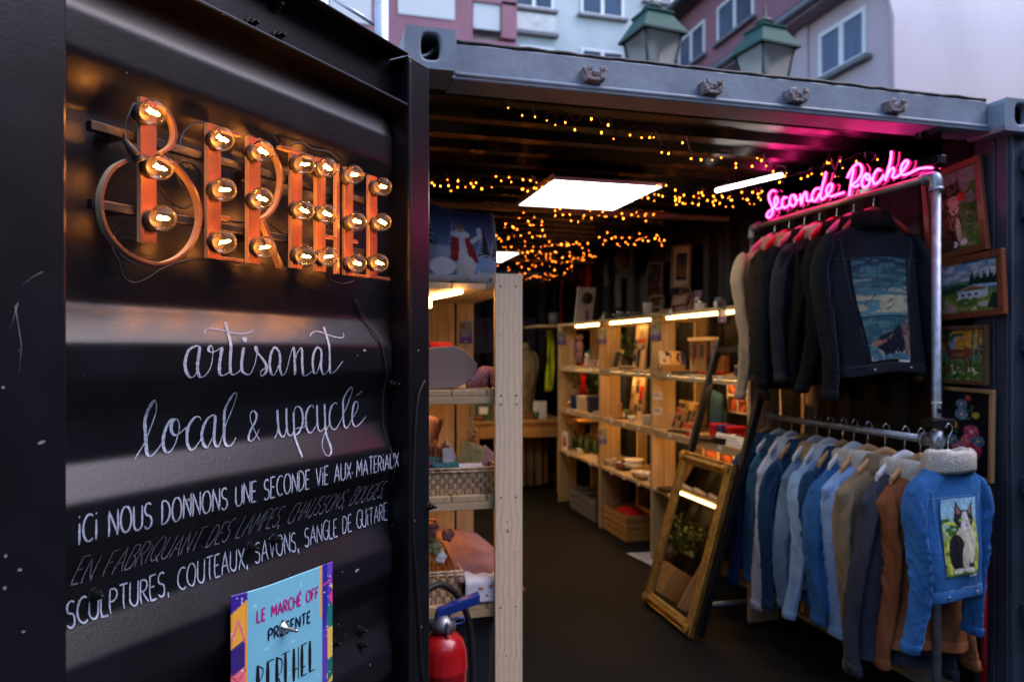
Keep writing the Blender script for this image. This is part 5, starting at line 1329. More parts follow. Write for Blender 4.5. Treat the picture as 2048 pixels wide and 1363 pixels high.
s_lt = P('pale_stitching', (.34, .38, .44), .9); s_dk = P('grey_stitching', (.07, .075, .09), .9); s_bl = P('blue_stitching', (.16, .30, .48), .9)

GU, GL_ = 'jackets on the upper rail', 'jackets on the lower rail'
def onrail(u): return RX / ratio(u)
def hang(y, z, rz, mat, hl, group, drop=.085):
    return hanger((RX, y, z + .016), rz, mat, hl, group=group, lift=drop)
HJ = .085 + .022
# upper row, nearest first
UP = [(2.61, -.10, d_char, dict(w=.222, L=.64, S=.73, sp=.06, sr=.066, patch=(r_sea(), .125, .090, .150, .585), seams=s_dk, fa=.007, seed=1.3, trim=m_dfleece, d=.058), 'charcoal denim jacket with a seascape picture panel on its back', m_hred, 'red hanger holding the charcoal jacket with the seascape'),
 (2.73, .02, d_blk, dict(w=.225, L=.66, S=.70, seed=2.1, d=.055), 'black jacket hanging directly behind the seascape jacket', m_hpink, 'pink hanger just behind the nearest red one'),
 (2.84, -.03, d_blk, dict(w=.22, L=.68, S=.68, seed=3.7, d=.05, trim=m_dfleece), 'second black jacket behind the seascape jacket, with a fleecy collar', m_hred, 'red hanger on the upper rail carrying the fleecy black jacket'),
 (2.96, .03, d_slate, dict(w=.225, L=.64, S=.70, seed=4.4, d=.05, trim=m_fleece, collar='fleece'), 'slate blue jacket with a pale fleece collar among the black ones', m_hred, 'red hanger inside the slate blue fleece-collared jacket'),
 (3.07, -.02, d_navy, dict(w=.23, L=.66, S=.74, seed=5.9, d=.05), 'dark navy jacket on the upper rail, behind the slate blue one', m_hpink, 'pink hanger carrying the dark navy jacket'),
 (3.19, .02, denim('dark_brown_cotton', (.030, .019, .012)), dict(w=.23, L=.72, S=.78, seed=6.2, d=.05, trim=m_beige), 'long dark brown jacket with a beige collar next to the sand-coloured one', m_hred, 'red hanger carrying the long dark brown jacket with beige collar'),
 (3.31, .0, d_tan, dict(w=.225, L=.70, S=.80, seed=7.7, d=.055), 'sand-coloured jacket last on the upper rail, its sleeve lit by the shelves', m_hpink, 'pink hanger carrying the sand-coloured jacket')]
for y, rz, fab, kw, lab, hm, hl in UP:
    hang(y, ZT, rz, hm, hl, 'hangers on the upper rail'); jacket(lab, (RX - (.022 if y < 2.62 else 0), y, ZT + .016 - HJ - .042), rz, fab, group=GU, **kw)
# lower row, nearest first
LOW = [(2.20, .06, d_blue, dict(w=.165, L=.50, S=.67, sp=.012, sr=.058, sh=.10, patch=(r_dogcat(), .084, .076, .125, .405), seams=s_bl, trim=m_fleece, collar='fleece', seed=1.9, d=.055, fa=.009, wr=1.5), 'bright blue denim jacket with a cat portrait on its back, nearest on the lower rail', m_hwhite, 'white hanger hooked at the front end of the lower rail', .09, None),
 (2.36, -.10, d_rust, dict(sh=0.120, w=.195, L=.72, S=.80, sp=.0, trim=m_fleece, collar='fleece', seed=2.6, d=.065, wr=1.5), 'rust brown corduroy jacket with a cream fleece collar', m_hwood, 'wooden hanger inside the rust brown jacket', .085, None),
 (2.44, -.06, d_ash, dict(sh=0.130, w=.215, L=.80, S=.86, sp=.0, trim=m_fleece, collar='fleece', seed=3.3, d=.05), 'dark ash grey jacket with fleece collar between the rust brown and khaki ones', m_hwhite, 'white hanger between the rust brown and khaki jackets', .085, None),
 (2.545, -.08, d_khaki, dict(sh=0.110, w=.225, L=.80, S=.87, sp=.0, seed=4.8, d=.055, seams=P('khaki_stitching', (.20, .15, .09), .9)), 'khaki brown cotton jacket with long sleeves on the lower rail', m_hwood, 'wooden hanger showing above the khaki jacket', .085, None),
 (2.645, -.04, d_light, dict(sh=0.120, w=.22, L=.72, S=.80, sp=.0, trim=m_fleece, collar='fleece', seed=5.1, d=.05, seams=s_lt), 'light blue denim jacket with a cream fleece collar beside the khaki one', m_hwood, 'wooden hanger behind the khaki jacket', .085, None),
 (2.73, .0, d_blue, dict(sh=0.130, w=.22, L=.66, S=.72, trim=m_fleece, collar='fleece', seed=6.6, d=.05, seams=s_bl), 'mid blue denim jacket with fleece collar in the middle of the lower rail', m_hwhite, 'white hanger inside the mid blue fleece-collared jacket', .085, None),
 (2.80, .03, d_deep, dict(sh=0.110, w=.205, L=.60, S=.68, seed=7.4, d=.045, seams=s_bl), 'deep blue denim jacket squeezed in the middle of the lower rail', m_hwood, 'wooden hanger with a round white sticker mid rail', .085, None),
 (2.89, -.03, d_stripe, dict(sh=0.120, w=.205, L=.62, S=.74, sp=.02, trim=d_pale, seed=8.2, d=.05, seams=s_lt), 'pale sky blue finely striped jacket on the lower rail', m_hwhite, 'white hanger inside the sky blue striped jacket', .085, None),
 (2.98, .02, d_wash, dict(sh=0.130, w=.20, L=.74, S=.78, trim=m_beige, seed=9.5, d=.045, seams=s_bl), 'washed blue denim jacket with a beige collar behind the striped one', m_hwhite, 'white hanger inside the washed blue jacket', .085, None),
 (3.07, -.02, d_deep, dict(sh=0.110, w=.195, L=.74, S=.82, seed=10.3, d=.05, seams=s_bl), 'dark blue denim jacket between two paler ones at the back', m_hwood, 'wooden hanger between two white ones at the back', .085, None),
 (3.17, .02, d_pale, dict(sh=0.120, w=.20, L=.72, S=.82, seed=11.8, d=.05, seams=s_lt), 'pale grey blue denim jacket near the far end of the lower rail', m_hwhite, 'white hanger inside the pale grey blue jacket', .085, None),
 (3.27, .0, d_teal, dict(sh=0.130, w=.19, L=.70, S=.76, seed=12.2, d=.05, seams=s_bl), 'teal blue denim jacket last but one on the lower rail', m_hwhite, 'white hanger second from the far end', .085, None),
 (3.37, .02, d_deep, dict(sh=0.110, w=.185, L=.70, S=.78, seed=13.9, d=.05, seams=s_dk), 'deep blue denim jacket at the far end of the lower rail', m_hwood, 'wooden hanger at the far end of the lower rail', .085, None)]
for y, rz, fab, kw, lab, hm, hl, drop, _ in LOW:
    near = y < 2.3; x = RX + (-.03 if near else 0); zr = ZB + (.035 if near else 0)
    hanger((x, y, zr + .016), rz, hm, hl, group='hangers on the lower rail', w=.11 if near else .14); jacket(lab, (x, y, zr + .016 - HJ - (.012 if near else .040)), rz, fab, group=GL_, **{**kw, 'L': kw['L'] - (0 if near else .03), 'S': kw['S'] - (0 if near else .035)})

# ================================================================== PAINTINGS ON THE RIGHT WALL
def framed(label, ras, c, wy, hz, roll, fmat, fw=.028, x=2.622, cat='picture', facing='x', mat_=None, depth=.022):
    """A framed picture on the wall x = const, centre c, leaning by roll."""
    c = Vector(c); t = thing('framed_picture', label, cat, (c.x, c.y, c.z - hz / 2))
    off = (c.x, c.y, c.z - hz / 2); cr, sr = math.cos(roll), math.sin(roll)
    def F(a, h, d): return (c.x - d, c.y - (a * cr - h * sr), c.z + a * sr + h * cr)     # a runs towards the camera (right in view)
    b = MB(off); W, H = wy / 2, hz / 2
    def bar_(a0, a1, h0, h1):
        q = [F(a, h, d) for d in (0, depth) for h in (h0, h1) for a in (a0, a1)]
        b.add(q, [(0, 1, 3, 2), (4, 6, 7, 5), (0, 4, 5, 1), (2, 3, 7, 6), (0, 2, 6, 4), (1, 5, 7, 3)])
    bar_(-W, W, H - fw, H); bar_(-W, W, -H, -H + fw); bar_(-W, -W + fw, -H + fw, H - fw); bar_(W - fw, W, -H + fw, H - fw); b.build('frame', fmat, t, bevel=.003)
    b = MB(off); iw, ih = W - fw + .002, H - fw + .002
    picture(b, ras, lambda x_, y_: F(-iw + 2 * iw * x_, -ih + 2 * ih * y_, depth * .45)); set_cols(b.build('picture', m_stitch, t), ras)
    return t
def wallc(u0, v0, u1, v1, X):
    """centre and size from the left and right ends of a picture's middle line"""
    a, b_ = onX(u0, v0, X), onX(u1, v1, X); return a, b_
PXW = 2.625
framed('needlepoint of a tabby kitten with a red flower in an orange-brown frame', r_kitten(), (PXW, 2.505, EYE + .590), .30, .395, .10, w_red)
framed('needlepoint of an alpine chalet below snowy mountains in a red-brown frame', r_chalet(), (PXW, 2.485, EYE + .262), .44, .262, .05, w_red)
framed('needlepoint of a deer and fawn in an autumn wood, in a dark narrow frame', r_deer(), (PXW, 2.525, EYE - .02), .37, .245, .005, w_brown, fw=.018)
framed('needlepoint of a flower bouquet on black in a light wooden frame', r_flowers(), (PXW, 2.45, EYE - .345), .27, .375, -.02, w_oak, fw=.016)
# ================================================================== MIRROR ON ITS BLACK EASEL
BL_, BR_ = Vector((1.794, 3.80, FZ)), Vector((1.785, 3.25, FZ)); up = Vector((.245, 0, .845)); 
mo_ = (1.80, 3.52, FZ)
m_mir = P('mirror_glass', (.80, .80, .80), .015, 1.0, var=.02)
mir = thing('mirror', 'tall gilt-framed mirror leaning on the dark floor', 'mirror', mo_)
U = up.normalized(); Wd = (BR_ - BL_).normalized(); Nn = Wd.cross(U).normalized()
if Nn.x > 0: Nn = -Nn
ML, MW = .885, (BR_ - BL_).length; base = (BL_ + BR_) / 2 + Vector((0, 0, .012)); Rm = Matrix((Wd, U, Nn)).transposed()
def mp(a, h, d): return base + Wd * a + U * h + Nn * d
def molding(b, path, prof):
    """a profile (inwards, height) run round a rectangle with mitred corners"""
    rows = []
    for sx, sy in ((-1, 0), (1, 0), (1, 1), (-1, 1), (-1, 0)):
        rows.append([mp(sx * (MW / 2 - i_), (i_ if sy == 0 else ML - i_), d_) for i_, d_ in prof])
    b.grid(rows, False)
b = MB(mo_); molding(b, None, [(0, -.012), (0, .012), (.008, .020), (.016, .014), (.022, .018), (.034, .028), (.046, .024), (.054, .012), (.060, .016), (.066, .008), (.068, .0)]); b.build('frame', m_gold, mir, bevel=.001)
for sx in (-1, 1):
    for h in (.03, ML - .03):
        b = MB(mo_)
        for k in range(7): a = k * .9; b.ball(mp(sx * (MW / 2 - .032 + .016 * math.cos(a)), h + .016 * math.sin(a), .026), .011, 8, 5)
        b.ball(mp(sx * (MW / 2 - .032), h, .03), .012, 8, 5); b.build('corner_ornament', m_gold, mir)
b = MB(mo_); b.add([mp(sx * (MW / 2 - .064), h, .003) for sx, h in ((-1, .064), (1, .064), (1, ML - .064), (-1, ML - .064))], [(0, 1, 2, 3)]); b.build('glass', m_mir, mir)
b = MB(mo_); b.add([mp(sx * (MW / 2 - .002), h, -.012) for sx, h in ((-1, .002), (1, .002), (1, ML - .002), (-1, ML - .002))], [(3, 2, 1, 0)]); b.build('back_board', w_brown, mir)
ea = thing('easel', 'black easel whose two sloping bars rise behind the gilt mirror', 'easel', (2.0, 3.52, FZ))
for a in (-MW / 2 + .015, MW / 2 + .005):
    b = MB((2.0, 3.52, FZ)); b.bar(mp(a, .02, -.035), mp(a, 1.56, -.035), .036, .036); b.build('rail', m_black, ea, bevel=.003)
b = MB((2.0, 3.52, FZ)); b.bar(mp(-MW / 2, 1.50, -.033), mp(MW / 2, 1.50, -.033), .03, .03); b.build('crossbar', m_black, ea)
b = MB((2.0, 3.52, FZ)); b.bar(mp(-MW / 2 + .033, .5, -.045), mp(MW / 2 - .013, .5, -.045), .02, .03); b.build('crossbar', m_black, ea)

# ================================================================== SMALL GOODS
def boxy(name, label, cat, c, d, mat, group=None, rz=0, bevel=.003, lid=None):
    t = thing(name, label, cat, (c[0], c[1], c[2] - d[2] / 2), rz, group)
    b = MB(); b.bb((-d[0] / 2, -d[1] / 2, 0), (d[0] / 2, d[1] / 2, d[2] * (.72 if lid else 1))); b.build('body', mat, t, bevel=bevel)
    if lid: b = MB(); b.bb((-d[0] / 2 - .003, -d[1] / 2 - .003, d[2] * .72 + .001), (d[0] / 2 + .003, d[1] / 2 + .003, d[2])); b.build('lid', lid, t, bevel=bevel)
    return t
def single(b, name, mat, label, cat, group=None, bevel=0, solid=0): return tag(b.build(name, mat, None, bevel, None, None, solid), label, cat, group)
def bowl(label, c, r, h, mat, group=None, name='bowl', cat='bowl'):
    b = MB(); pr = [(r * .45, 0), (r * .5, .004), (r * .8, h * .5), (r, h), (r * .96, h), (r * .74, h * .5), (r * .4, .010), (0, .008)]; b.lathe(pr, 20)
    o = b.build(name, mat); o.location = c; return tag(o, label, cat, group)
def pot_plant(label, c, r, h, n, seed, group='potted plants', pot=None, spill=0.):
    t = thing('potted_plant', label, 'plant', c, 0, group); rnd = random.Random(seed)
    b = MB(); b.lathe([(r * .32, 0), (r * .45, h * .3), (r * .42, h * .3), (.0, h * .26)], 16); b.build('pot', pot or m_darkcer, t)
    b = MB()
    for k in range(n):
        a = rnd.uniform(0, 6.28); q = rnd.uniform(.2, 1) ** .7; p = Vector((r * q * math.cos(a), r * q * math.sin(a), h * rnd.uniform(.3, 1.) - spill * q * h))
        d = Vector((math.cos(a), math.sin(a), rnd.uniform(-.5, .9))).normalized(); s = rnd.uniform(.014, .028); w = d.orthogonal().normalized() * s * .55; w.rotate(Matrix.Rotation(rnd.uniform(0, 3), 3, d))
        b.add([p, p + d * s + w, p + d * s * 2.1, p + d * s - w], [(0, 1, 2, 3)])
        if k % 6 == 0: b.tube([(0, 0, h * .28), p * .6 + Vector((0, 0, h * .2)), p], .0014, 4)
    b.build('leaves', m_leaf, t); return t
def grad_card(label, p, w, h, ax, seed=0):
    """the shop's green-to-violet description card on a post; ax is the direction it runs along."""
    R = Ras(24, 40); R.grad((70, 60, 150), (110, 130, 120), .2, .65); R.ell(.28, .78, .2, .10, (120, 50, 50))
    for k in range(5): R.put((abs(R.Y - .52 + .05 * k) < .008) & (R.X > .2) & (R.X < .8 - .1 * (k % 3)), (170, 170, 200), .7)
    R.put((abs(R.Y - .1) < .03) & (abs(R.X - .5) < .14), (190, 190, 220), .8)
    b = MB(); picture(b, R, lambda x, y: (w * (x - .5), 0, h * (y - .5)))
    o = set_cols(b.build('price_card', m_print, None, 0, None, None, .0012), R); o.location = p; return tag(o, label, 'card', 'green to violet cards on the shelf posts')
SH = [z + .0225 for z in LV]                          # tops of the shelves
def rp(u, X): return atX(u, X)

# ---- left unit
R = Ras(96, 96, (44, 60, 92)); R.grad((96, 116, 150), (34, 46, 74), .3, .9); rnd = random.Random(8)
for x, h, w in ((.10, .98, .17), (.42, .80, .10), (.80, .72, .14), (.95, .66, .12), (.62, .60, .07)):
    for k in range(9): y = h - (h - .34) * k / 9; ww = w * (k + 1) / 9; R.poly([(x - ww, y - .07), (x, y + .04), (x + ww, y - .07)], (20, 28, 40)); R.line([(x - ww, y - .065), (x, y - .02), (x + ww * .8, y - .06)], .012, (168, 178, 196))
R.ell(.2, .26, .36, .18, (150, 156, 172)); R.ell(.75, .16, .4, .18, (130, 160, 196)); R.ell(.5, .06, .6, .1, (186, 190, 200)); R.speck((90, 120, 160), 12, 14, .6, 3, R.Y < .25)
R.poly([(.40, .58), (.60, .58), (.72, .26), (.36, .26)], (140, 18, 24)); R.poly([(.48, .58), (.54, .58), (.60, .24), (.47, .24)], (196, 186, 184)); R.ell(.5, .60, .12, .05, (206, 204, 208)); R.ell(.5, .68, .055, .06, (186, 140, 120)); R.ell(.5, .715, .07, .035, (110, 90, 80)); R.line([(.64, .52), (.74, .60), (.74, .70)], .06, (196, 190, 194)); R.ell(.56, .20, .12, .14, (196, 190, 188)); R.ell(.28, .20, .16, .10, (214, 214, 220))
R.a *= .85; cu = thing('cushion', 'cushion printed with a snowy night forest on top of the left shelves', 'cushion', (.52, 2.76, SH[0]))
b = MB()
def cf(x, y, s=1):
    e = (1 - abs(2 * x - 1) ** 2.6) * (1 - abs(2 * y - 1) ** 2.6); pin = .05 * (abs(2 * x - 1) * (1 - abs(2 * y - 1) ** 2) + 0)
    return (-.15 + .30 * x + .02 * math.sin(y * 3) * (x - .5) + (.012 if x > .9 else 0) * (y - .5), -s * .085 * max(0, e) ** .5 + .09 * (y) + .012 * noise.noise((x * 4, y * 4, 2.)) * s, .005 + .345 * y - .045 * x * y - .02 * math.sin(x * 3.1) * (y > .5) * (2 * y - 1))
picture(b, R, cf); set_cols(b.build('printed_front', paint_attr('printed_cushion', .8, .3, 300), cu), R)
b = MB(); b.grid([[cf(i / 30, j / 30, -1) for i in range(31)] for j in range(31)]); b.build('back', m_navy, cu)
P8 = [(846, 707), (866, 700), (910, 697), (930, 706), (955, 733), (954, 750), (938, 768), (918, 780), (864, 784), (846, 784)]
pp = [onY(u, v, 2.67) for u, v in P8]; dz = SH[1] + .001 - min(p.z for p in pp)
gb = thing('gift_box', 'plain grey-brown board box with chamfered corners on the second left shelf', 'box', (.46, 2.72, SH[1]))
b = MB((.46, 2.72, SH[1])); b.prism([(p.x, p.z + dz) for p in pp], lambda a, c, d: (a, d, c), 2.672, 2.79); b.build('body', m_card, gb, bevel=.003)
b = MB((.46, 2.72, SH[1])); b.bb((.37, 2.6705, SH[1] + .012), (.385, 2.6718, SH[1] + .145)); b.build('edge_tape', P('brown_tape', (.15, .11, .09), .5), gb)
b = MB(); rnd = random.Random(3); rows = []
for j in range(9): rows.append([(.40 + .085 * i / 14 + .004 * noise.noise((i * .5, j, 1)), 2.70 + .05 * j / 8, SH[1] + .148 + .022 * math.sin(j / 8 * 3.14) * (1 + .5 * noise.noise((i * .7, j * .7, 0))) + .004 * (i % 2)) for i in range(15)])
b.grid(rows); single(b, 'folded_cloth', m_redcl, 'bright red felt cloth lying on the grey-brown box', 'cloth', solid=.006)
sl = thing('knitted_slipper', 'pink speckled knitted slipper next to the grey-brown box', 'slipper', (.59, 2.69, SH[1]))
b = MB((.59, 2.69, SH[1])); rows = []
for i in range(15):
    q = i / 14; x = .535 + .125 * q; r = .012 + .030 * math.sin(min(1, q * 1.35) * 3.14 * .62)
    rows.append([(x, 2.69 + r * .9 * math.cos(a), SH[1] + .003 + r + r * math.sin(a)) for a in [6.2832 * k / 14 for k in range(14)]])
b.grid(rows, True, 0, True); b.build('body', m_knit, sl)
b = MB((.59, 2.69, SH[1])); b.tube([(.628 + .012 * math.cos(a), 2.69 + .034 * math.cos(a), SH[1] + .04 + .036 * math.sin(a)) for a in [6.2832 * k / 16 for k in range(16)]], .006, 6, True); b.build('strap', m_black, sl)
b = MB(); b.lathe([(0, 0), (.062, 0), (.066, .004), (.066, .010), (0, .012)], 8, (0, 0, 0), Matrix.Rotation(math.radians(78), 3, 'X'), sm=False)
o = b.build('plate', m_white, None, .002); o.location = (.445, 3.12, SH[1] + .115); o.rotation_euler = (0, 0, .2); tag(o, 'white octagonal plate standing up on the second left shelf', 'plate')
boxy('display_block', 'pale block propping the white octagonal plate', 'block', (.445, 3.15, SH[1] + .026), (.10, .05, .052), m_white)
grad_card('green to violet card on the rear post of the left shelves', (.676, 3.4045, EYE + .085), .062, .105, 'x')
def basket(label, x0, x1, y0, y1, z, h):
    c = ((x0 + x1) / 2, (y0 + y1) / 2, z); t = thing('basket', label, 'basket', c, 0, 'woven baskets on the left shelves'); b = MB(c); n = 5
    W = [(x0, y0), (x1, y0), (x1, y1), (x0, y1)]
    for s in range(4):
        (ax, ay), (bx_, by_) = W[s], W[(s + 1) % 4]; L = math.hypot(bx_ - ax, by_ - ay); m = max(6, int(L / .016)); nx_, ny_ = (by_ - ay) / L, -(bx_ - ax) / L
        for r in range(n):
            rows = [[], []]
            for i in range(m * 3 + 1):
                q = i / (m * 3); o_ = .0035 * math.sin(3.1416 * m * q + r * 3.1416); fl = .010
                px, py = ax + (bx_ - ax) * q + nx_ * o_, ay + (by_ - ay) * q + ny_ * o_
                rows[0].append((px, py, z + .004 + h * r / n)); rows[1].append((px + nx_ * .002, py + ny_ * .002, z + .004 + h * (r + .93) / n))
            b.grid(rows, True)
        for i in range(m + 1):
            q = (i + .5) / (m + 1); px, py = ax + (bx_ - ax) * q, ay + (by_ - ay) * q; b.box((px - nx_ * .0, py, z + h / 2), (.0065 if abs(bx_ - ax) > .01 else .002, .002 if abs(bx_ - ax) > .01 else .0065, h), mi=1)
    b.build('body', [m_wicker, P('dark_wicker', (.22, .12, .05), .6, vs=30)], t)
    b = MB(c)
    for zz_ in (z + h, z + h - .012):
        b.tube([(x, y, zz_) for x, y in W], .006, 6, True)
    b.build('rim', m_wicker, t)
    b = MB(c); b.bb((x0, y0, z + .001), (x1, y1, z + .005)); b.build('base', m_wicker, t); return t
basket('long woven basket of pouches on the third left shelf', .36, .655, 2.655, 2.86, SH[2], .095)
basket('small woven basket on the lowest left shelf above the fire extinguisher', .345, .512, 2.655, 2.95, SH[3], .115)
def roll(label, a, b_, r, mat, name='fabric_roll', cat='roll', group=None):
    b = MB(); a, b_ = Vector(a), Vector(b_); P_ = [a.lerp(b_, k / 8) for k in range(9)]; b.tube(P_, [r * (1 + .06 * math.sin(k * 2.1)) for k in range(9)], 14); return single(b, name, mat, label, cat, group)
roll('teal rolled cloth lying in the long woven basket', (.405, 2.69, SH[2] + .095), (.505, 2.685, SH[2] + .10), .019, m_teal)
def pouch(label, c, w, h, th, rot, mat, name='pouch', cat='pouch', group=None, puff=1.):
    b = MB(); rows = []
    for s in (1, -1):
        rows = [[(w * (i / 10 - .5), s * th / 2 * puff * math.sqrt(max(0, (1 - abs(i / 5 - 1) ** 3) * (1 - abs(j / 5 - 1) ** 3))) , h * (j / 10)) for i in range(11)] for j in range(11)]
        b.grid(rows if s > 0 else [r[::-1] for r in rows])
    o = b.build(name, mat); o.location = c; o.rotation_euler = rot; return tag(o, label, cat, group)
pouch('white and navy trimmed pouch flat in the front of the long basket', (.52, 2.685, SH[2] + .075), .17, .045, .02, (-.9, 0, .05), m_whitecl)
pouch('green leaf-patterned pouch sticking out of the long basket', (.555, 2.78, SH[2] + .055), .105, .125, .022, (-.3, .35, .1), m_flower)
pouch('dusty pink pouch with white edge at the right end of the long basket', (.615, 2.80, SH[2] + .06), .09, .10, .02, (-.4, .75, .1), m_pink)
pouch('white label card upright in the long basket', (.485, 2.76, SH[2] + .06), .045, .10, .004, (-.1, -.05, .1), m_whitecl, 'label_card', 'card')
pouch('small white folded tag leaning behind the upright label card', (.51, 2.82, SH[2] + .085), .06, .10, .006, (-.2, -.5, .2), m_whitecl, 'label_card', 'card')
pouch('teal ribbed pouch at the left end of the long basket', (.41, 2.77, SH[2] + .06), .10, .075, .03, (-.5, .1, .0), P('teal_stripes', (.01, .05, .06), .9, vs=1, st=(120, 1, 1), col2=(.05, .20, .20)))
pouch('purple pouch in the near left corner of the long basket', (.385, 2.69, SH[2] + .055), .06, .07, .03, (-.3, .3, 0), cloth('purple_cloth', (.10, .035, .10)))
roll('dusty pink rolled cloth standing above the long basket', (.40, 2.86, SH[2] + .11), (.452, 2.88, SH[2] + .265), .030, m_pink)
boxy('label_card', 'beige card tag tied to the standing pink roll', 'card', (.403, 2.825, SH[2] + .205), (.032, .003, .10), m_cream, rz=.1)
b = MB()
for k in range(7): b.tube(spline([(.405 + .014 * k, 2.83, SH[2] + .06), (.41 + .013 * k, 2.815, SH[2] + .16 + .01 * (k % 3)), (.40 + .015 * k, 2.80, SH[2] + .10)], 5), .0055, 6)
single(b, 'shoelaces', m_leather, 'bunch of brown and striped laces behind the teal ribbed pouch', 'laces')
b = MB(); hx = ratio(944) * 3.36
for k in range(6): b.tube(spline([(hx, 3.37, EYE - .20), (hx + .012 * (k - 2.5) / 2.5, 3.365, EYE - .30), (hx + .022 * math.sin(k), 3.36, EYE - .42), (hx, 3.36, EYE - .50)], 5), .0035, 5)
for k in range(14): b.ball((hx + .016 * math.cos(k * 2.4), 3.36 + .012 * math.sin(k * 2.4), EYE - .38 - .009 * k), .010, 6, 4)
single(b, 'macrame_hanger', m_beige, 'knotted beige macrame cord hanging from the rear of the left shelves', 'macrame')
# lowest shelf
b = MB(); rows = []
for j in range(17):
    rows.append([(.50 + .25 * i / 20 - .03 * j / 16, 2.64 + .50 * j / 16, SH[3] + .075 + .075 * math.sin(min(1, j / 9) * 1.5) * (1 - .55 * (i / 20) ** 2) + .008 * noise.noise((i * .3, j * .3, 5)) - (.05 * ((i - 15) / 5) ** 2 if i > 15 else 0)) for i in range(21)])
b.grid(rows); single(b, 'folded_cloth', m_pink, 'large dusty pink quilted cloth on the lowest left shelf', 'cloth', solid=.012)
b = MB(); b.bb((.53, 2.66, SH[3] + .001), (.72, 2.95, SH[3] + .03)); single(b, 'folded_cloth', cloth('plum_cloth', (.10, .05, .07)), 'dark plum cloth folded beneath the white tea towel', 'cloth', bevel=.008)
tw = thing('tea_towel', 'white tea towel with faint orange print draped over the lowest left shelf', 'towel', (.62, 2.65, SH[3] + .03))
b = MB((.62, 2.65, SH[3] + .03)); rows = []
for j in range(22):
    q = j / 21
    rows.append([(.515 + .215 * i / 24 + .01 * q, 2.625 - .006 * (1 - q) + .25 * max(0, q - .45) ** 1.0, SH[3] + .004 + .085 * min(1, q / .5) + .03 * max(0, q - .5) + .004 * noise.noise((i * .3, q * 5, 4))) for i in range(25)])
b.grid(rows); b.build('cloth', m_whitecl, tw, solid=.004)
b = MB((.62, 2.65, SH[3] + .03)); rnd = random.Random(6)
for cx, cz, s in ((.578, .058, .011), (.615, .062, .010), (.635, .045, .012), (.655, .066, .009), (.64, .028, .008), (.60, .030, .007)):
    for k in range(3):
        q = [(cx + s * rnd.uniform(-1, 1), 2.6165, SH[3] + cz + s * .8 * rnd.uniform(-1, 1)) for _ in range(4)]; b.tube(spline(q, 4), .0009, 4)
b.build('orange_print', P('orange_print_ink', (.55, .20, .06), .8), tw)
for k, (u, v, r, m_, lb) in enumerate(((866, 1092, .030, m_flower, 'green floral pincushion in the small basket'), (880, 1112, .024, m_whitecl, 'white fabric ball in the small basket'), (862, 1052, .028, m_knit, 'pink knitted flower above the small basket'), (858, 1068, .026, m_leather, 'brown fabric ball above the small basket'), (895, 1068, .024, m_pink, 'rolled pink fabric beside the knitted flower'))):
    p = onY(u, v, 2.74); b = MB(); b.ball((0, 0, 0), r, 12, 8, 0, (1, 1, .8)); 
    for q in range(5): a = q * 1.26; b.ball((r * .6 * math.cos(a), r * .3 * math.sin(a) - r * .3, r * .6 * math.sin(a)), r * .5, 8, 5)
    o = b.build('fabric_ball', m_); o.location = p; tag(o, lb, 'fabric ball')
# bin and extinguisher
bc = (.50, 2.86, FZ); bn = thing('storage_bin', 'blue-grey plastic bin under the left shelves behind the fire extinguisher', 'bin', bc)
b = MB(bc); rows = []
for z, s in ((.0, .88), (.02, .9), (.40, 1.0), (.405, 1.08), (.43, 1.08), (.43, 1.02), (.39, .95)): rows.append([(bc[0] + x * .15 * s, bc[1] + y * .15 * s, FZ + z) for x, y in ((-1, -.92), (-.92, -1), (.92, -1), (1, -.92), (1, .92), (.92, 1), (-.92, 1), (-1, .92))])
b.grid(rows, False, 0, True); b.build('body', m_grbin, bn)
b = MB(bc); b.bb((bc[0] - .17, bc[1] - .17, FZ + .431), (bc[0] + .17, bc[1] + .17, FZ + .455)); b.build('lid', m_grbin, bn, bevel=.008)
ex, ey = ratio(886) * 2.44, 2.44; ec = (ex, ey, FZ)
fe = thing('fire_extinguisher', 'red fire extinguisher with blue handle standing just inside the doorway', 'fire extinguisher', ec)
b = MB(ec); zt = EYE - .955 - FZ; b.lathe([(.072, 0), (.080, .01), (.082, .03), (.082, zt - .125), (.0835, zt - .122), (.0835, zt - .115), (.082, zt - .11), (.080, zt - .06), (.068, zt - .025), (.045, zt - .004), (.030, zt + .002), (.030, zt + .01)], 36, ec); b.build('cylinder', m_red, fe)
b = MB(ec); b.lathe([(.031, zt + .004), (.045, zt + .012), (.046, zt + .030), (.032, zt + .045), (.020, zt + .06)], 20, ec); b.tube([(ex - .05, ey, FZ + zt + .035), (ex + .02, ey, FZ + zt + .035)], .013, 10); b.lathe([(.007, zt + .005), (.009, zt + .02), (.006, zt + .03), (.008, zt + .04), (.004, zt + .05)], 10, (ex + .008, ey - .047, FZ)); b.build('valve', P('cast_valve', (.25, .25, .26), .35, .8), fe)
hz0 = FZ + zt + .045; b = MB(ec)
b.add([(ex - .03, ey - .016, hz0), (ex + .125, ey - .02, hz0 + .045), (ex + .125, ey - .02, hz0 + .078), (ex - .02, ey - .016, hz0 + .036), (ex - .03, ey + .016, hz0), (ex + .125, ey + .02, hz0 + .045), (ex + .125, ey + .02, hz0 + .078), (ex - .02, ey + .016, hz0 + .036)], [(0, 1, 2, 3), (7, 6, 5, 4), (0, 4, 5, 1), (1, 5, 6, 2), (2, 6, 7, 3), (3, 7, 4, 0)]); b.build('handle', m_bluep, fe, bevel=.004)
b = MB(ec); b.tube([(ex + .045 + .025 * math.cos(a), ey - .02, hz0 - .005 + .011 * math.sin(a)) for a in [6.2832 * k / 18 for k in range(18)]], .004, 6, True); b.build('safety_ring', m_bluep, fe)
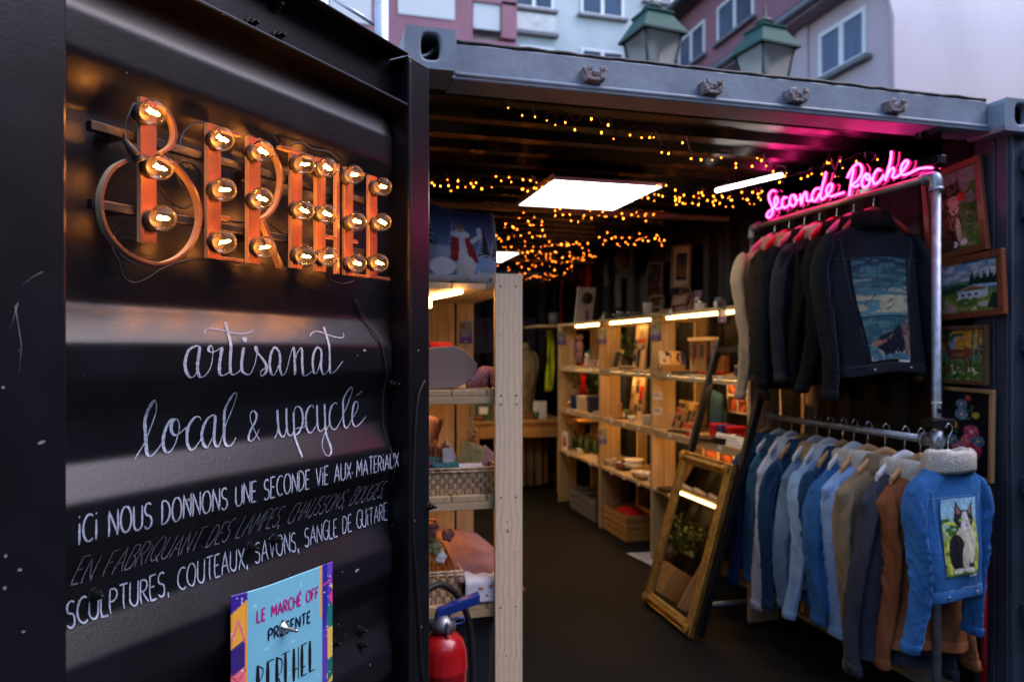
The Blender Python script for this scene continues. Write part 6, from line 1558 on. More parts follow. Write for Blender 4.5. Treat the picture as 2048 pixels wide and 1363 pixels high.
b = MB(ec); hp = [onY(u, v, y) for u, v, y in ((840, 1196, 2.44), (853, 1180, 2.45), (880, 1168, 2.47), (905, 1180, 2.49), (926, 1208, 2.51), (940, 1255, 2.52), (944, 1310, 2.52), (945, 1363, 2.52), (940, 1420, 2.50))]
b.tube(spline(hp, 6), .0115, 12); b.build('hose', m_rubber, fe)

# ---- second left-hand unit, deeper in (seen in the mirror)
so2 = (.53, 6.0, FZ); s2 = thing('shelving_unit', 'pine shelving unit deeper along the left wall, seen only in the gilt mirror', 'shelf', so2)
for y in (5.2, 6.8):
    for x0, x1 in ((.37, .46), (.465, .56), (.64, .73)): plank('post', x0, x1, y, y + .025, FZ, EYE + .26, s2, so2, w_z)
for k, z in enumerate(LV[:3]):
    b = MB(so2); b.bb((.37, 5.226, z), (.74, 6.798, z + .022)); b.build('shelf', w_y, s2)
    led_strip(s2, so2, [(.60, 5.4, z - .012), (.60, 6.6, z - .012)])
boxy('slate_board', 'dark slate board on the deeper left shelves, seen in the mirror', 'board', (.58, 5.9, SH[1] + .10), (.02, .30, .20), m_black)
for k in range(4): bowl('white bowl on the deeper left shelves, seen in the mirror', (.60, 5.45 + .28 * k, SH[2]), .07, .05, m_white, 'white bowls on the deeper left shelves')
pot_plant('bushy plant on the floor below the deeper left shelves', (.66, 5.9, FZ + .25), .22, .42, 260, 5)
boxy('wooden_block', 'pine block carrying the bushy plant by the deeper left shelves', 'block', (.62, 5.9, FZ + .125), (.2, .7, .25), w_y)

# ---- right unit: cards on the posts
for lab, u, v, X, y in (('green to violet card on the farthest post of the right shelves', 1123, 676, 2.245, 6.545), ('green to violet card on the third post, at eye level', 1204, 672, 2.25, 5.495), ('green to violet card on the third post, below the middle shelf', 1205, 872, 2.25, 5.495), ('green to violet card on the second post beside the postcards', 1312, 662, 2.245, 4.545)):
    p = onY(u, v, y); grad_card(lab, (p.x, y - .002, p.z), .075, .125, 'x')
p = onY(1444, 622, 3.62); grad_card('green to violet card standing above the top shelf beside the sand-coloured jacket', p, .055, .13, 'x')
m_lab = P('pale_blue_label', (.50, .50, .60), .7)
for u, v, lb in ((1315, 791, 'upper of two small white labels on the second post'), (1315, 822, 'lower of two small white labels on the second post')):
    p = onY(u, v, 4.548); t = thing('shelf_label', lb, 'label', p, 0, 'small white labels on the second post'); b = MB(); b.bb((-.033, -.002, -.025), (.033, .0, .025)); b.build('sheet', m_lab, t)
    b = MB()
    for k in range(2): b.bb((-.026, -.0026, .010 - .014 * k), (.018 + .006 * k, -.0021, .0145 - .014 * k))
    b.build('printed_lines', m_navy, t)
# ---- bay 3
def slotbox(label, c, w, d, h):
    t = thing('card_holder', label, 'card holder', c); b = MB(); b.bb((-w / 2, -d / 2, 0), (w / 2, -d / 2 + .006, h)); b.bb((-w / 2, d / 2 - .006, 0), (w / 2, d / 2, h)); b.bb((-w / 2, -d / 2 + .006, 0), (-w / 2 + .006, d / 2 - .006, h)); b.bb((w / 2 - .006, -d / 2 + .006, 0), (w / 2, d / 2 - .006, h)); b.bb((-w / 2 + .006, -d / 2 + .006, 0), (w / 2 - .006, d / 2 - .006, .006)); b.build('body', w_desk, t); return t
slotbox('honey-coloured wooden holder full of postcards', (2.29, 4.44, SH[1]), .17, .07, .05)
for k, c in enumerate(((190, 190, 200), (200, 200, 205), (220, 170, 110), (90, 80, 120))):
    R = Ras(20, 30, c); R.put((R.noise(3, 4, k) > .5), (60, 70, 120) if k % 2 else (230, 190, 120), .8); R.put((R.noise(4, 5, k + 5) > .66), (40, 40, 60)); b = MB(); picture(b, R, lambda x, y: (.075 * (x - .5), .02 * y, .11 * y)); o = set_cols(b.build('postcard', m_print, None, 0, None, None, .001), R)
    o.location = (2.235 + .042 * k, 4.43 + .006 * (k % 2), SH[1] + .03); tag(o, ('greyish', 'pale white', 'orange', 'violet')[k] + ' postcard standing in the wooden holder', 'postcard', 'postcards in the wooden holder')
kx, ky = 2.34, rp(1405, 2.34); ks = thing('key_ring_stand', 'small wooden stand hung with dark leather key rings', 'stand', (kx, ky, SH[1]))
for s in (-1, 1): b = MB(); b.bb((-.012, s * .13 - .009, 0), (.012, s * .13 + .009, .205)); b.build('leg', w_z, ks)
b = MB(); b.bb((-.018, -.16, .206), (.018, .16, .228)); b.build('crossbar', w_y, ks)
for k in range(11):
    y = -.14 + .028 * k; b = MB(); b.tube([(-.012 + .010 * math.cos(a), y, .192 + .012 * math.sin(a)) for a in [6.2832 * q / 10 for q in range(10)]], .0016, 5, True); b.bb((-.016, y - .011, .085 + .008 * (k % 3)), (-.008, y + .011, .180)); b.build('key_ring', m_dleather if k % 3 else m_leather, ks)
fl_ = [('dark brown leather wallet lying flat in front of the key ring stand', 2.25, 1385, SH[1], (.10, .16, .012), m_dleather), ('red leather wallet lying on the second right shelf', 2.27, 1425, SH[1], (.10, .13, .014), m_redcl), ('orange leather pouch standing behind the easel bar', 2.40, 1443, SH[1], (.04, .10, .11), m_leather), ('violet leather case left of the dark brown wallet', 2.24, 1362, SH[1], (.09, .10, .010), m_navy),
 ('dark leather sheath on the third right shelf', 2.25, 1358, SH[2], (.06, .18, .014), m_dleather), ('red handled knife on the third right shelf', 2.25, 1392, SH[2], (.03, .18, .014), m_redcl), ('brown leather strap coil on the third right shelf', 2.24, 1420, SH[2], (.10, .20, .02), m_dleather), ('black leather pouch near the easel on the third right shelf', 2.24, 1448, SH[2], (.09, .10, .035), m_black), ('dark soap dish alone on the lowest right shelf', 2.24, 1336, SH[3], (.10, .12, .02), m_dleather)]
for lb, X, u, z, d, m_ in fl_: boxy('leather_case' if 'knife' not in lb else 'knife', lb, 'leather goods' if 'knife' not in lb else 'knife', (X, rp(u, X), z + d[2] / 2 + .0005), d, m_, rz=.15)
def display_board(label, u, X, z, w, h, rows_, cols_, mats, tilt=.12, rz=0.):
    y = rp(u, X); t = thing('display_board', label, 'display', (X, y, z), rz); R_x = Matrix.Rotation(tilt, 3, 'Y')
    def F(a, hh, d): q = R_x @ Vector((-d, 0, hh)); return (q.x, -a, q.z)
    def sl(b, a0, a1, h0, h1, d0, d1):
        q = [F(a, hh, d) for d in (d0, d1) for hh in (h0, h1) for a in (a0, a1)]; b.add(q, [(0, 1, 3, 2), (4, 6, 7, 5), (0, 4, 5, 1), (2, 3, 7, 6), (0, 2, 6, 4), (1, 5, 7, 3)])
    b = MB(); sl(b, -w / 2, w / 2, 0, h, 0, .012); b.build('board', w_z, t); rnd = random.Random(int(u))
    for i in range(rows_):
        for k in range(cols_):
            if rnd.random() < .12: continue
            a = -w / 2 + w * (k + .5) / cols_; hh = h * (.93 - .88 * (i + .5) / rows_); b = MB(); kind = rnd.random(); s = w / cols_ * .34
            if kind < .4: sl(b, a - s, a + s, hh - s * 1.2, hh + s, .0125, .018)
            elif kind < .7:
                for q in (-1, 1): b.tube([F(a + q * s * .6 + s * .45 * math.cos(g_), hh + s * .8 * math.sin(g_), .016) for g_ in [6.2832 * e / 10 for e in range(10)]], .0028, 5, True)
            else:
                for q in (-1, 1): b.add([F(a + q * s * .65, hh + s, .015), F(a + q * s * .65 - s * .5, hh - s, .015), F(a + q * s * .65 + s * .5, hh - s * 1.2, .017)], [(0, 1, 2)]); b.tube([F(a + q * s * .65, hh + s * 1.5, .015), F(a + q * s * .65, hh + s, .015)], .0012, 4)
            b.build('earrings' if cols_ < 4 else 'trinket', rnd.choice(mats), t)
    return t
EM = [m_black, m_dleather, m_darkcer, m_brass, m_white, m_navy, m_redcl]
display_board('tray of small coloured leather trinkets on the third right shelf', 1368, 2.36, SH[2], .34, .20, 4, 6, [m_leather, m_black, m_dleather, m_redcl, m_dleather], .35)
display_board('tall wooden board of earrings on the second right shelf, upper of the two', 1278, 2.36, SH[1], .20, .345, 7, 3, EM)
display_board('tall wooden board of earrings on the third right shelf, lower of the two', 1272, 2.36, SH[2], .22, .335, 6, 3, EM)
yb = rp(1432, 2.40); pouch('blue denim tote bag hanging on the third right shelf', (2.40, yb, SH[2] + .01), .20, .27, .05, (0, -.1, 1.35), cloth('blue_denim_cloth', (.018, .06, .13)), 'tote_bag', 'bag')
def sheet_card(label, u0, v0, u1, v1, X, cells, name='photo_sheet'):
    a, c = onX(u0, v0, X), onX(u1, v1, X); R = Ras(30, 40, (205, 195, 185)); rnd = random.Random(int(u0))
    for (x0, y0, x1, y1) in cells: R.put((R.X > x0) & (R.X < x1) & (R.Y > y0) & (R.Y < y1), (90, 40, 22)); R.put((R.X > x0 + .04) & (R.X < x1 - .04) & (R.Y > y0 + .03) & (R.Y < y1 - .06) & (R.noise(7, 9, int(u0)) > .5), (190, 100, 60))
    b = MB(); picture(b, R, lambda x, y: (X - .01 * y, a.y + (c.y - a.y) * x, c.z + (a.z - c.z) * y)); o = set_cols(b.build(name, m_print, None, 0, None, None, .002), R); return tag(o, label, 'photo sheet', 'white sheets of brown photos')
C6 = [(.08, .55, .46, .93), (.54, .55, .92, .93), (.08, .08, .46, .48), (.54, .08, .92, .48)]
sheet_card('white sheet of brown photographs behind the sand-coloured sleeve', 1456, 755, 1497, 830, 2.44, C6)
sheet_card('narrow white card with one brown photo right of the black jackets', 1536, 772, 1564, 832, 2.50, [(.15, .08, .8, .5)])
sheet_card('white sheet of brown photographs on the lowest right shelf above the mirror', 1408, 893, 1472, 955, 2.44, C6)
for k, (u, lb, m_) in enumerate(((1440, 'dark red carton on the third right shelf by the easel', m_redcl), (1455, 'blue carton between the red cartons', m_bluep), (1472, 'second red carton at the end of the third right shelf', m_redcl))): boxy('carton', lb, 'carton', (2.36, rp(u, 2.36), SH[2] + .045), (.10, .07, .09), m_, 'small cartons on the third right shelf', lid=m_)
sg = thing('text_card', 'white text card leaning at the front edge of the third right shelf', 'card', (2.215, rp(1458, 2.215), SH[2])); b = MB(); b.add([(0, .16, .002), (0, -.16, .002), (.02, -.16, .06), (.02, .16, .06)], [(0, 1, 2, 3)]); b.build('sheet', m_white, sg, solid=.002)
b = MB()
for k in range(3): b.tube([(.003 + .005 * k, .13, .014 + .015 * k), (.003 + .005 * k, -.12 + .03 * k, .014 + .015 * k)], .0018, 4)
b.build('printed_lines', m_grbin, sg)
bowl('round dark bowl at the near end of the lowest right shelf', (2.38, rp(1490, 2.38), SH[3] + .055), .045, .05, m_darkcer); boxy('carton', 'brown carton under the round dark bowl', 'carton', (2.38, rp(1490, 2.38), SH[3] + .027), (.13, .12, .054), m_leather, 'cartons on the lowest right shelf'); boxy('carton', 'white carton beside the brown one on the lowest right shelf', 'carton', (2.33, rp(1472, 2.33), SH[3] + .04), (.10, .06, .08), m_white, 'cartons on the lowest right shelf')
bx = thing('leather_bag', 'brown leather handbag on top of the right shelves', 'bag', (2.42, rp(1371, 2.42), SH[0])); b = MB(); rows = []
for j in range(9): q = j / 8; rows.append([(.05 * (1 - .45 * q) * sgnpow(math.sin(a), .6), .115 * (1 - .12 * q) * sgnpow(math.cos(a), .5), .135 * q) for a in [6.2832 * k / 20 for k in range(20)]])
b.grid(rows, True, 0, True); b.grid([rows[-1], [(0, p[1] * .9, .137) for p in rows[-1]]], True, 0, True); b.build('body', m_leather, bx)
b = MB(); b.tube(spline([(0, -.07, .13), (0, -.05, .19), (0, .05, .19), (0, .07, .13)]), .006, 6); b.build('handle', m_leather, bx); b = MB(); rows = [[(-.052 + .022 * (j / 5) ** 2 if 0 else -.053 + .02 * j / 5, .112 * (i / 6 * 2 - 1), .055 + .082 * j / 5) for i in range(7)] for j in range(6)]; b.grid(rows); b.build('flap', m_leather, bx, solid=.004)
pouch('white swing tag hanging over the edge of the top right shelf', (2.195, rp(1342, 2.195), SH[0] - .03), .055, .05, .003, (0, .3, 1.5), m_whitecl, 'swing_tag', 'tag'); roll('brown leather roll lying beside the handbag', (2.30, rp(1322, 2.30), SH[0] + .018), (2.30, rp(1348, 2.30), SH[0] + .018), .018, m_leather, 'leather_roll')
# ---- bay 2
for u, lb in ((1242, 'grey bowl on top of the right shelves, left of two'), (1272, 'grey bowl on top of the right shelves, right of two')): bowl(lb, (2.33, rp(u, 2.33), SH[0]), .075, .04, P('grey_stoneware', (.16, .15, .15), .4, vs=10), 'grey bowls on the top shelf')
b = MB(); b.lathe([(.034, 0), (.038, .09), (.040, .10), (.036, .10), (.033, .01), (0, .008)], 18); o = b.build('cup', m_white); o.location = (2.33, rp(1296, 2.33), SH[0]); tag(o, 'tall white beaker on top of the right shelves next to the grey bowls', 'cup')
sf = thing('chalk_slate', 'small framed chalk slate leaning on the second right shelf', 'slate', (2.27, rp(1231, 2.27), SH[1])); b = MB(); R_x = Matrix.Rotation(.28, 3, 'Y'); b.box(R_x @ Vector((0, 0, .075)), (.012, .13, .15), R_x); b.build('frame', w_z, sf); b = MB(); b.box(R_x @ Vector((-.007, 0, .075)), (.004, .105, .125), R_x); b.build('slate', m_black, sf)
bowl('shallow pale dish in front of the upper earring board', (2.27, rp(1256, 2.27), SH[1]), .06, .025, m_cream); bowl('small pale cup at the foot of the lower earring board', (2.26, rp(1263, 2.26), SH[2]), .032, .045, m_white, None, 'cup', 'cup'); bowl('wide wooden dish on the third right shelf left of the pale cup', (2.28, rp(1240, 2.28), SH[2]), .07, .02, w_desk)
pouch('dark blue cloth hanging behind the lower earring board', (2.56, rp(1246, 2.56), SH[2] + .02), .14, .28, .02, (0, 0, 1.5), m_navy, 'blue_cloth', 'cloth')
pot_plant('leafy green plant behind the slate on the right shelves', (2.52, rp(1250, 2.52), SH[1]), .10, .28, 150, 3)
for k, (u, X, r, h, m_, lb) in enumerate(((1248, 2.30, .075, .03, m_darkcer, 'brown glazed plate at the left of the pottery on the low right shelf'), (1268, 2.38, .085, .055, m_white, 'large white bowl at the back of the pottery on the low right shelf'), (1276, 2.26, .06, .05, m_cream, 'cream bowl at the front of the pottery on the low right shelf'), (1290, 2.30, .065, .045, m_white, 'white bowl beside the second post on the low right shelf'), (1222, 2.28, .05, .06, m_cream, 'cream beaker near the third post on the low right shelf'), (1284, 2.25, .045, .03, w_desk, 'small wooden bowl at the shelf edge below the pottery'))): bowl(lb, (X, rp(u, X), SH[3]), r, h, m_, 'pottery on the low right shelf')
bowl('white bowl stacked on the large white bowl', (2.38, rp(1268, 2.38), SH[3] + .035), .08, .05, m_white, 'pottery on the low right shelf')
def crate(label, c, w, l, h, mat, n=4, group=None, name='crate'):
    """w across, l along y."""
    t = thing(name, label, 'crate', c, 0, group); b = MB()
    for k in range(n):
        z0 = h * k / n + .004; z1 = h * (k + .86) / n
        b.bb((-w / 2, -l / 2, z0), (-w / 2 + .01, l / 2, z1)); b.bb((w / 2 - .01, -l / 2, z0), (w / 2, l / 2, z1)); b.bb((-w / 2 + .011, -l / 2, z0), (w / 2 - .011, -l / 2 + .01, z1)); b.bb((-w / 2 + .011, l / 2 - .01, z0), (w / 2 - .011, l / 2, z1))
    for sx in (-1, 1):
        for sy in (-1, 1): b.bb((sx * (w / 2 - .012) - .010, sy * (l / 2 - .022) - .010, 0), (sx * (w / 2 - .012) + .010, sy * (l / 2 - .022) + .010, h + .004))
    b.build('body', mat, t); b = MB(); b.bb((-w / 2 + .012, -l / 2 + .012, .002), (w / 2 - .012, l / 2 - .012, .010)); b.build('base', mat, t); return t
cy_ = rp(1262, 2.36); crate('honey-coloured slatted wooden crate under the right shelves', (2.36, cy_, FZ + .001), .28, .46, .20, w_desk); bk = MB(); bk.ball((0, 0, 0), .11, 12, 7, 0, (.9, 1.6, .45)); o = bk.build('red_cloth', m_redcl); o.location = (2.36, cy_, FZ + .16); tag(o, 'crumpled red cloth inside the wooden crate', 'cloth')
boxy('carton', 'grey carton standing behind the wooden crate', 'carton', (2.52, rp(1262, 2.52) + .3, FZ + .17), (.16, .2, .34), m_card)
crate('grey perforated plastic crate under the far end of the right shelves', (2.36, 5.98, FZ + .001), .28, .62, .19, P('grey_plastic', (.15, .15, .16), .5), 3)
b = MB(); b.add([(2.10, 4.75, FZ + .006), (2.34, 4.72, FZ + .006), (2.36, 4.35, FZ + .006), (2.16, 4.30, FZ + .006)], [(3, 2, 1, 0)]); single(b, 'paper_sheet', m_lab, 'sheet of grey paper on the dark floor before the second post', 'paper', solid=.004)
# ---- bay 1 and beyond
for k, (u, v, m_, lb) in enumerate(((1136, 690, m_whitecl, 'white fabric doll'), (1146, 686, m_knit, 'mauve knitted doll'), (1160, 692, m_pink, 'large pink fabric doll'), (1141, 758, m_knit, 'striped knitted doll'), (1166, 752, m_redcl, 'red fabric doll'), (1154, 760, m_beige, 'beige fabric doll'))):
    X = 2.36; y = rp(u, X); z = onX(u, v, X).z; t = thing('fabric_doll', lb + (' hanging under the top right shelf' if v < 720 else ' hanging under the second right shelf'), 'doll', (X, y, z), 0, 'fabric dolls hanging in the far bay')
    b = MB(); b.ball((0, 0, .085), .034, 12, 8); b.ball((0, 0, .0), .045, 12, 8, 0, (.8, .8, 1.35)); b.build('body', m_, t)
    for s in (-1, 1): b = MB(); b.tube([(0, s * .03, -.04), (0, s * .04, -.10), (.0, s * .036, -.16)], [.018, .016, .013], 8); b.build('leg', m_, t); b = MB(); b.tube([(0, s * .035, .035), (-.01, s * .07, .0), (-.01, s * .078, -.04)], [.014, .013, .011], 8); b.build('arm', m_, t)
    b = MB(); b.tube([(0, 0, .115), (0, 0, (LV[0] if v < 720 else LV[1]) - z - .002)], .0012, 4); b.build('cord', m_beige, t)
pot_plant('dark green plant at the back of the second shelf in the far bay', (2.44, rp(1143, 2.44), SH[1]), .12, .16, 160, 21); pot_plant('bright green trailing plant on the third shelf in the far bay', (2.42, rp(1176, 2.42), SH[2] + .12), .13, .22, 200, 22); pot_plant('plant with yellow-green leaves at the right of the far bay', (2.50, rp(1190, 2.50), SH[2]), .10, .36, 150, 23)
boxy('wooden_block', 'wooden block under the bright green trailing plant', 'block', (2.42, rp(1176, 2.42), SH[2] + .06), (.12, .12, .118), w_desk)
m_bbox = P('navy_blue_card', (.006, .020, .11), .5)
for u, d, m_, lb in ((1128, (.10, .09, .115), m_bbox, 'navy blue box on the far post side of the third right shelf'), (1154, (.10, .06, .125), m_bbox, 'narrow navy blue box in the middle of the far bay'), (1168, (.10, .12, .13), m_cream, 'cream box between the two navy blue boxes'), (1187, (.10, .06, .14), m_bbox, 'navy blue box close to the third post')): boxy('gift_box', lb, 'box', (2.28, rp(u, 2.28), SH[2] + d[2] / 2), d, m_, 'boxes on the third shelf of the far bay', lid=m_)
tc_ = thing('greeting_card', 'white card with a red print on the low shelf of the far bay', 'card', (2.24, rp(1130, 2.24), SH[3])); b = MB(); b.bb((-.003, -.075, .001), (.003, .075, .17)); b.build('sheet', m_white, tc_); b = MB(); b.bb((-.0042, -.045, .03), (-.0032, .045, .075)); b.ball((-.004, 0, .10), .03, 10, 6, 0, (.1, 1, 1)); b.build('red_print', m_redcl, tc_)
m_gglass = P('green_bottle_glass', (.02, .06, .015), .08, vs=8, spec=.8)
for k in range(6):
    u = 1150 + 6.2 * k; t = thing('bottle', ('first', 'second', 'third', 'fourth', 'fifth', 'sixth')[k] + ' green glass bottle from the left on the low shelf of the far bay', 'bottle', (2.36 + .05 * (k % 2), rp(u, 2.36), SH[3]), 0, 'green bottles in the far bay'); b = MB(); b.lathe([(.030, 0), (.032, .01), (.032, .09), (.014, .12), (.013, .15), (.015, .155)], 14); b.build('body', m_gglass, t); b = MB(); b.lathe([(.0145, .156), (.0145, .170)], 10); b.build('stopper', m_leather, t)
for k, (u, z) in enumerate(((1150, SH[3] + .27), (1160, SH[3] + .30))): boxy('wooden_tray', ('lower' if k == 0 else 'upper') + ' pale wooden tray stacked below the third shelf of the far bay', 'tray', (2.36, rp(u, 2.36), z), (.22, .5, .02), w_desk, 'trays stacked in the far bay')
boxy('tray_support', 'low wooden stand under the stacked trays of the far bay', 'stand', (2.50, rp(1152, 2.50), SH[3] + .13), (.08, .3, .258), w_desk)
pw_ = thing('picture_board', 'cream board with an oval print leaning on top of the far shelves', 'board', (2.36, rp(1166, 2.36), SH[0])); R_x = Matrix.Rotation(.30, 3, 'X'); b = MB(); b.box(R_x @ Vector((0, 0, .17)), (.17, .012, .34), R_x); b.build('sheet', m_white, pw_); b = MB(); b.lathe([(.0, 0), (.055, 0), (.055, .003), (0, .004)], 20, R_x @ Vector((.01, -.007, .24)), R_x @ Matrix.Rotation(math.radians(90), 3, 'X')); b.build('oval_print', m_darkcer, pw_)
b = MB(); b.lathe([(.05, 0), (.06, .13), (.056, .13), (.046, .01), (0, .008)], 18); o = b.build('vase', P('grey_vase_glaze', (.11, .10, .09), .5)); o.location = (2.3, 7.0, SH[0]); tag(o, 'grey vase at the far end beyond the right shelves', 'vase')
boxy('wall_shelf', 'short wooden shelf board beyond the far end of the right shelves', 'shelf', (2.3, 7.0, SH[0] - .012), (.5, .55, .022), w_x)
for u, v0, v1, w, lb in ((1122, 560, 655, .07, 'dark red woven strap hanging on the wall behind the far shelves'), (1175, 528, 625, .14, 'wide red woven strap hanging on the right wall above the far bay')):
    X = 2.60; y = rp(u, X); z0, z1 = onX(u, v1, X).z, onX(u, v0, X).z; b = MB(); b.grid([[(X + .006 * math.sin(j * .9), y - w / 2 + w * i / 4, z0 + (z1 - z0) * j / 10) for i in range(5)] for j in range(11)]); single(b, 'woven_strap', m_redcl, lb, 'strap', 'red straps on the wall', solid=.006)
for u, v0, v1, w, lb in ((1212, 520, 570, .10, 'grey guitar strap hanging on the right wall'), (1236, 545, 615, .13, 'pale grey guitar strap beside the straw hat')):
    X = 2.60; y = rp(u, X); z0, z1 = onX(u, v1, X).z, onX(u, v0, X).z; b = MB(); b.grid([[(X + .005 * math.sin(j * .9), y - w / 2 + w * i / 4, z0 + (z1 - z0) * j / 10) for i in range(5)] for j in range(11)]); single(b, 'woven_strap', P('grey_webbing', (.08, .08, .08), .9), lb, 'strap', 'grey straps on the wall', solid=.006)
p = onX(1252, 520, 2.56); ht = thing('straw_hat', 'dark straw hat hung on the right wall below the fairy lights', 'hat', p); RY = Matrix.Rotation(math.radians(-90), 3, 'Y'); b = MB(); b.lathe([(.16, .0), (.158, .006), (.085, .012), (.078, .07), (.05, .09), (0, .095)], 24, (0, 0, 0), RY); b.build('body', P('dark_straw', (.07, .05, .035), .8, vs=40, bump=.4), ht); b = MB(); b.lathe([(.086, .014), (.083, .035)], 24, (0, 0, 0), RY); b.build('band', m_black, ht)
# pictures on the wall above the shelves
R = Ras(60, 84, (70, 60, 110)); R.grad((120, 90, 40), (56, 50, 100), .2, .7)
for x, w, h in ((.3, .09, .78), (.42, .14, .55), (.62, .2, .5), (.74, .08, .7)): R.poly([(x - w, .1), (x - w, h - .1), (x, h), (x + w, h - .1), (x + w, .1)], (150, 110, 40)); R.speck((60, 40, 30), 20, 30, .55, 3, (abs(R.X - x) < w) & (R.Y < h))
R.put(R.Y < .12, (40, 36, 60)); fr_ = Ras(90, 122, (196, 184, 168)); fr_.put((R.X[0, 0] * 0 + fr_.X > .02), (196, 184, 168)); iy, ix = 19, 15; fr_.a[iy:iy + 84, ix:ix + 60] = R.a
p = onX(1360, 533, 2.60); framed('picture of a lit tower at dusk in a pale mount, high on the right wall', fr_, (2.622, p.y, p.z), .275, .315, -.09, w_oak, fw=.014)
R = Ras(60, 84, (24, 20, 16)); 
for i in range(3):
    for k in range(4): R.put((abs(R.X - .2 - .3 * i) < .115) & (abs(R.Y - .16 - .225 * k) < .085), ((80, 30, 24), (90, 60, 30), (50, 56, 40), (110, 80, 50))[(i * 3 + k) % 4])
R.speck((20, 16, 14), 20, 26, .6, 4); p = onX(1308, 562, 2.60); framed('dark frame of many small photographs beside the tower picture', R, (2.622, p.y, p.z), .27, .30, -.08, w_brown, fw=.014)
R = Ras(60, 24, (90, 70, 40)); R.speck((40, 34, 24), 10, 8, .5, 5); p = onX(1312, 605, 2.58); framed('small gilt landscape frame just below the dark photo frame', R, (2.60, p.y, p.z + .01), .24, .10, -.03, w_oak, fw=.012)
# ---- the far end: desk, coat, scarf, banner
do = (1.95, 7.25, FZ); dk = thing('desk', 'honey-coloured wooden desk at the far end of the container', 'desk', do); dz = EYE - .70
b = MB(do); b.bb((1.45, 6.95, dz - .03), (2.42, 7.55, dz)); b.build('desk_top', w_desk, dk, bevel=.004)
for x in (1.49, 2.36):
    for y in (6.99, 7.50): b = MB(do); b.bb((x - .025, y - .025, FZ), (x + .025, y + .025, dz - .031)); b.build('leg', w_desk, dk)
b = MB(do); b.bb((1.52, 6.97, dz - .17), (2.33, 7.0, dz - .031)); b.build('apron', w_desk, dk); b = MB(do); b.bb((1.60, 6.96, dz - .155), (1.80, 6.969, dz - .045)); b.build('drawer', w_desk, dk, bevel=.002)
for u, X_, d, m_, lb, nm in ((965, 0, (.20, .18, .16), P('olive_green_card', (.05, .075, .035), .7), 'olive green box at the left end of the desk', 'box'), (1052, 0, (.16, .14, .06), m_leather, 'brown wooden box on the desk', 'box')): boxy('storage_box', lb, nm, (ratio(u) * 7.15, 7.15, dz + d[2] / 2), d, m_, lid=m_)
boxy('greeting_card', 'white card leaning at the right end of the desk', 'card', (ratio(1080) * 7.1, 7.1, dz + .09), (.14, .01, .18), m_white); boxy('label_card', 'white label on the olive green box', 'card', (ratio(967) * 7.05, 7.05, dz + .10), (.09, .004, .07), m_white)
bowl('orange bowl on the desk left of the pine post', (ratio(958) * 7.02, 7.0, dz), .05, .045, m_leather); bowl('glass jar standing in front of the white card', (ratio(1072) * 7.0, 7.0, dz), .035, .08, m_gglass, None, 'jar', 'jar')
boxy('stool_seat', 'dark crate under the desk', 'crate', (1.95, 7.3, FZ + .2), (.45, .4, .4), m_black) if 0 else None
boxy('storage_box', 'dark green storage box standing under the desk', 'box', (1.78, 7.3, FZ + .17), (.42, .34, .34), P('dark_green_card', (.02, .03, .02), .7), lid=m_black)
for k, (x, hh) in enumerate(((2.08, .58), (2.17, .50), (2.26, .55))): boxy('wooden_board', ('left', 'middle', 'right')[k] + ' of three upright boards leaning under the desk', 'board', (x, 7.42, FZ + hh / 2), (.07, .02, hh), w_z, 'boards stacked under the desk')
cs = thing('coat_stand', 'dark coat stand at the far end holding the beige coat', 'coat stand', (2.10, 7.60, FZ)); b = MB(); b.tube([(0, 0, 0.02), (0, 0, 1.68)], .018, 8); b.build('post', m_black, cs)
for k in range(3): a = 2.1 * k; b = MB(); b.tube([(0, 0, .10), (.22 * math.cos(a), .22 * math.sin(a), .012)], .012, 8); b.build('foot', m_black, cs); b = MB(); b.tube(spline([(0, 0, 1.60), (.07 * math.cos(a), .07 * math.sin(a), 1.62), (.10 * math.cos(a), .10 * math.sin(a), 1.67)]), .008, 6); b.build('peg', m_black, cs)
jacket('beige coat hanging on the coat stand at the far end', (2.10, 7.53, EYE + .03), .2, cloth('beige_coat_wool', (.42, .29, .15)), w=.19, L=.80, S=.66, d=.085, seed=21., cat='coat', name='coat')
b = MB(); X = 2.18; y = 6.9; rows = [[(ratio(1100) * y + .045 * math.sin(i * .9 + j * .3) * .5 + .05 * (i / 6 - .5) * (1.5 if j < 6 else 1), y + .02 * math.cos(i * 1.7), EYE + .20 - .036 * j) for i in range(7)] for j in range(18)]; b.grid(rows); single(b, 'scarf', m_lime, 'lime yellow scarf hanging at the far end of the right shelves', 'scarf', solid=.008)
bo_ = (1.85, 8.07, EYE); bnr = thing('banner', 'dark violet cloth banner with the shop name on the end wall', 'banner', (1.85, 8.07, EYE - .03)); b = MB((1.85, 8.07, EYE - .03)); b.grid([[(1.22 + 1.20 * i / 20, 8.072 + .006 * math.sin(i * .8), EYE - .03 + .40 * j / 2) for i in range(21)] for j in range(3)]); b.build('cloth', P('violet_banner', (.035, .03, .075), .8, vs=5), bnr)
b = MB((1.85, 8.07, EYE - .03)); capitals(b, 'BERTHEL', lambda s, h: (1.27 + 1.10 * s, EYE + .03 + .28 * h), .022, lambda z: 8.062, .001, 0, .3, None, 0); b.build('lettering', P('black_banner_ink', (.008, .007, .015), .8), bnr)

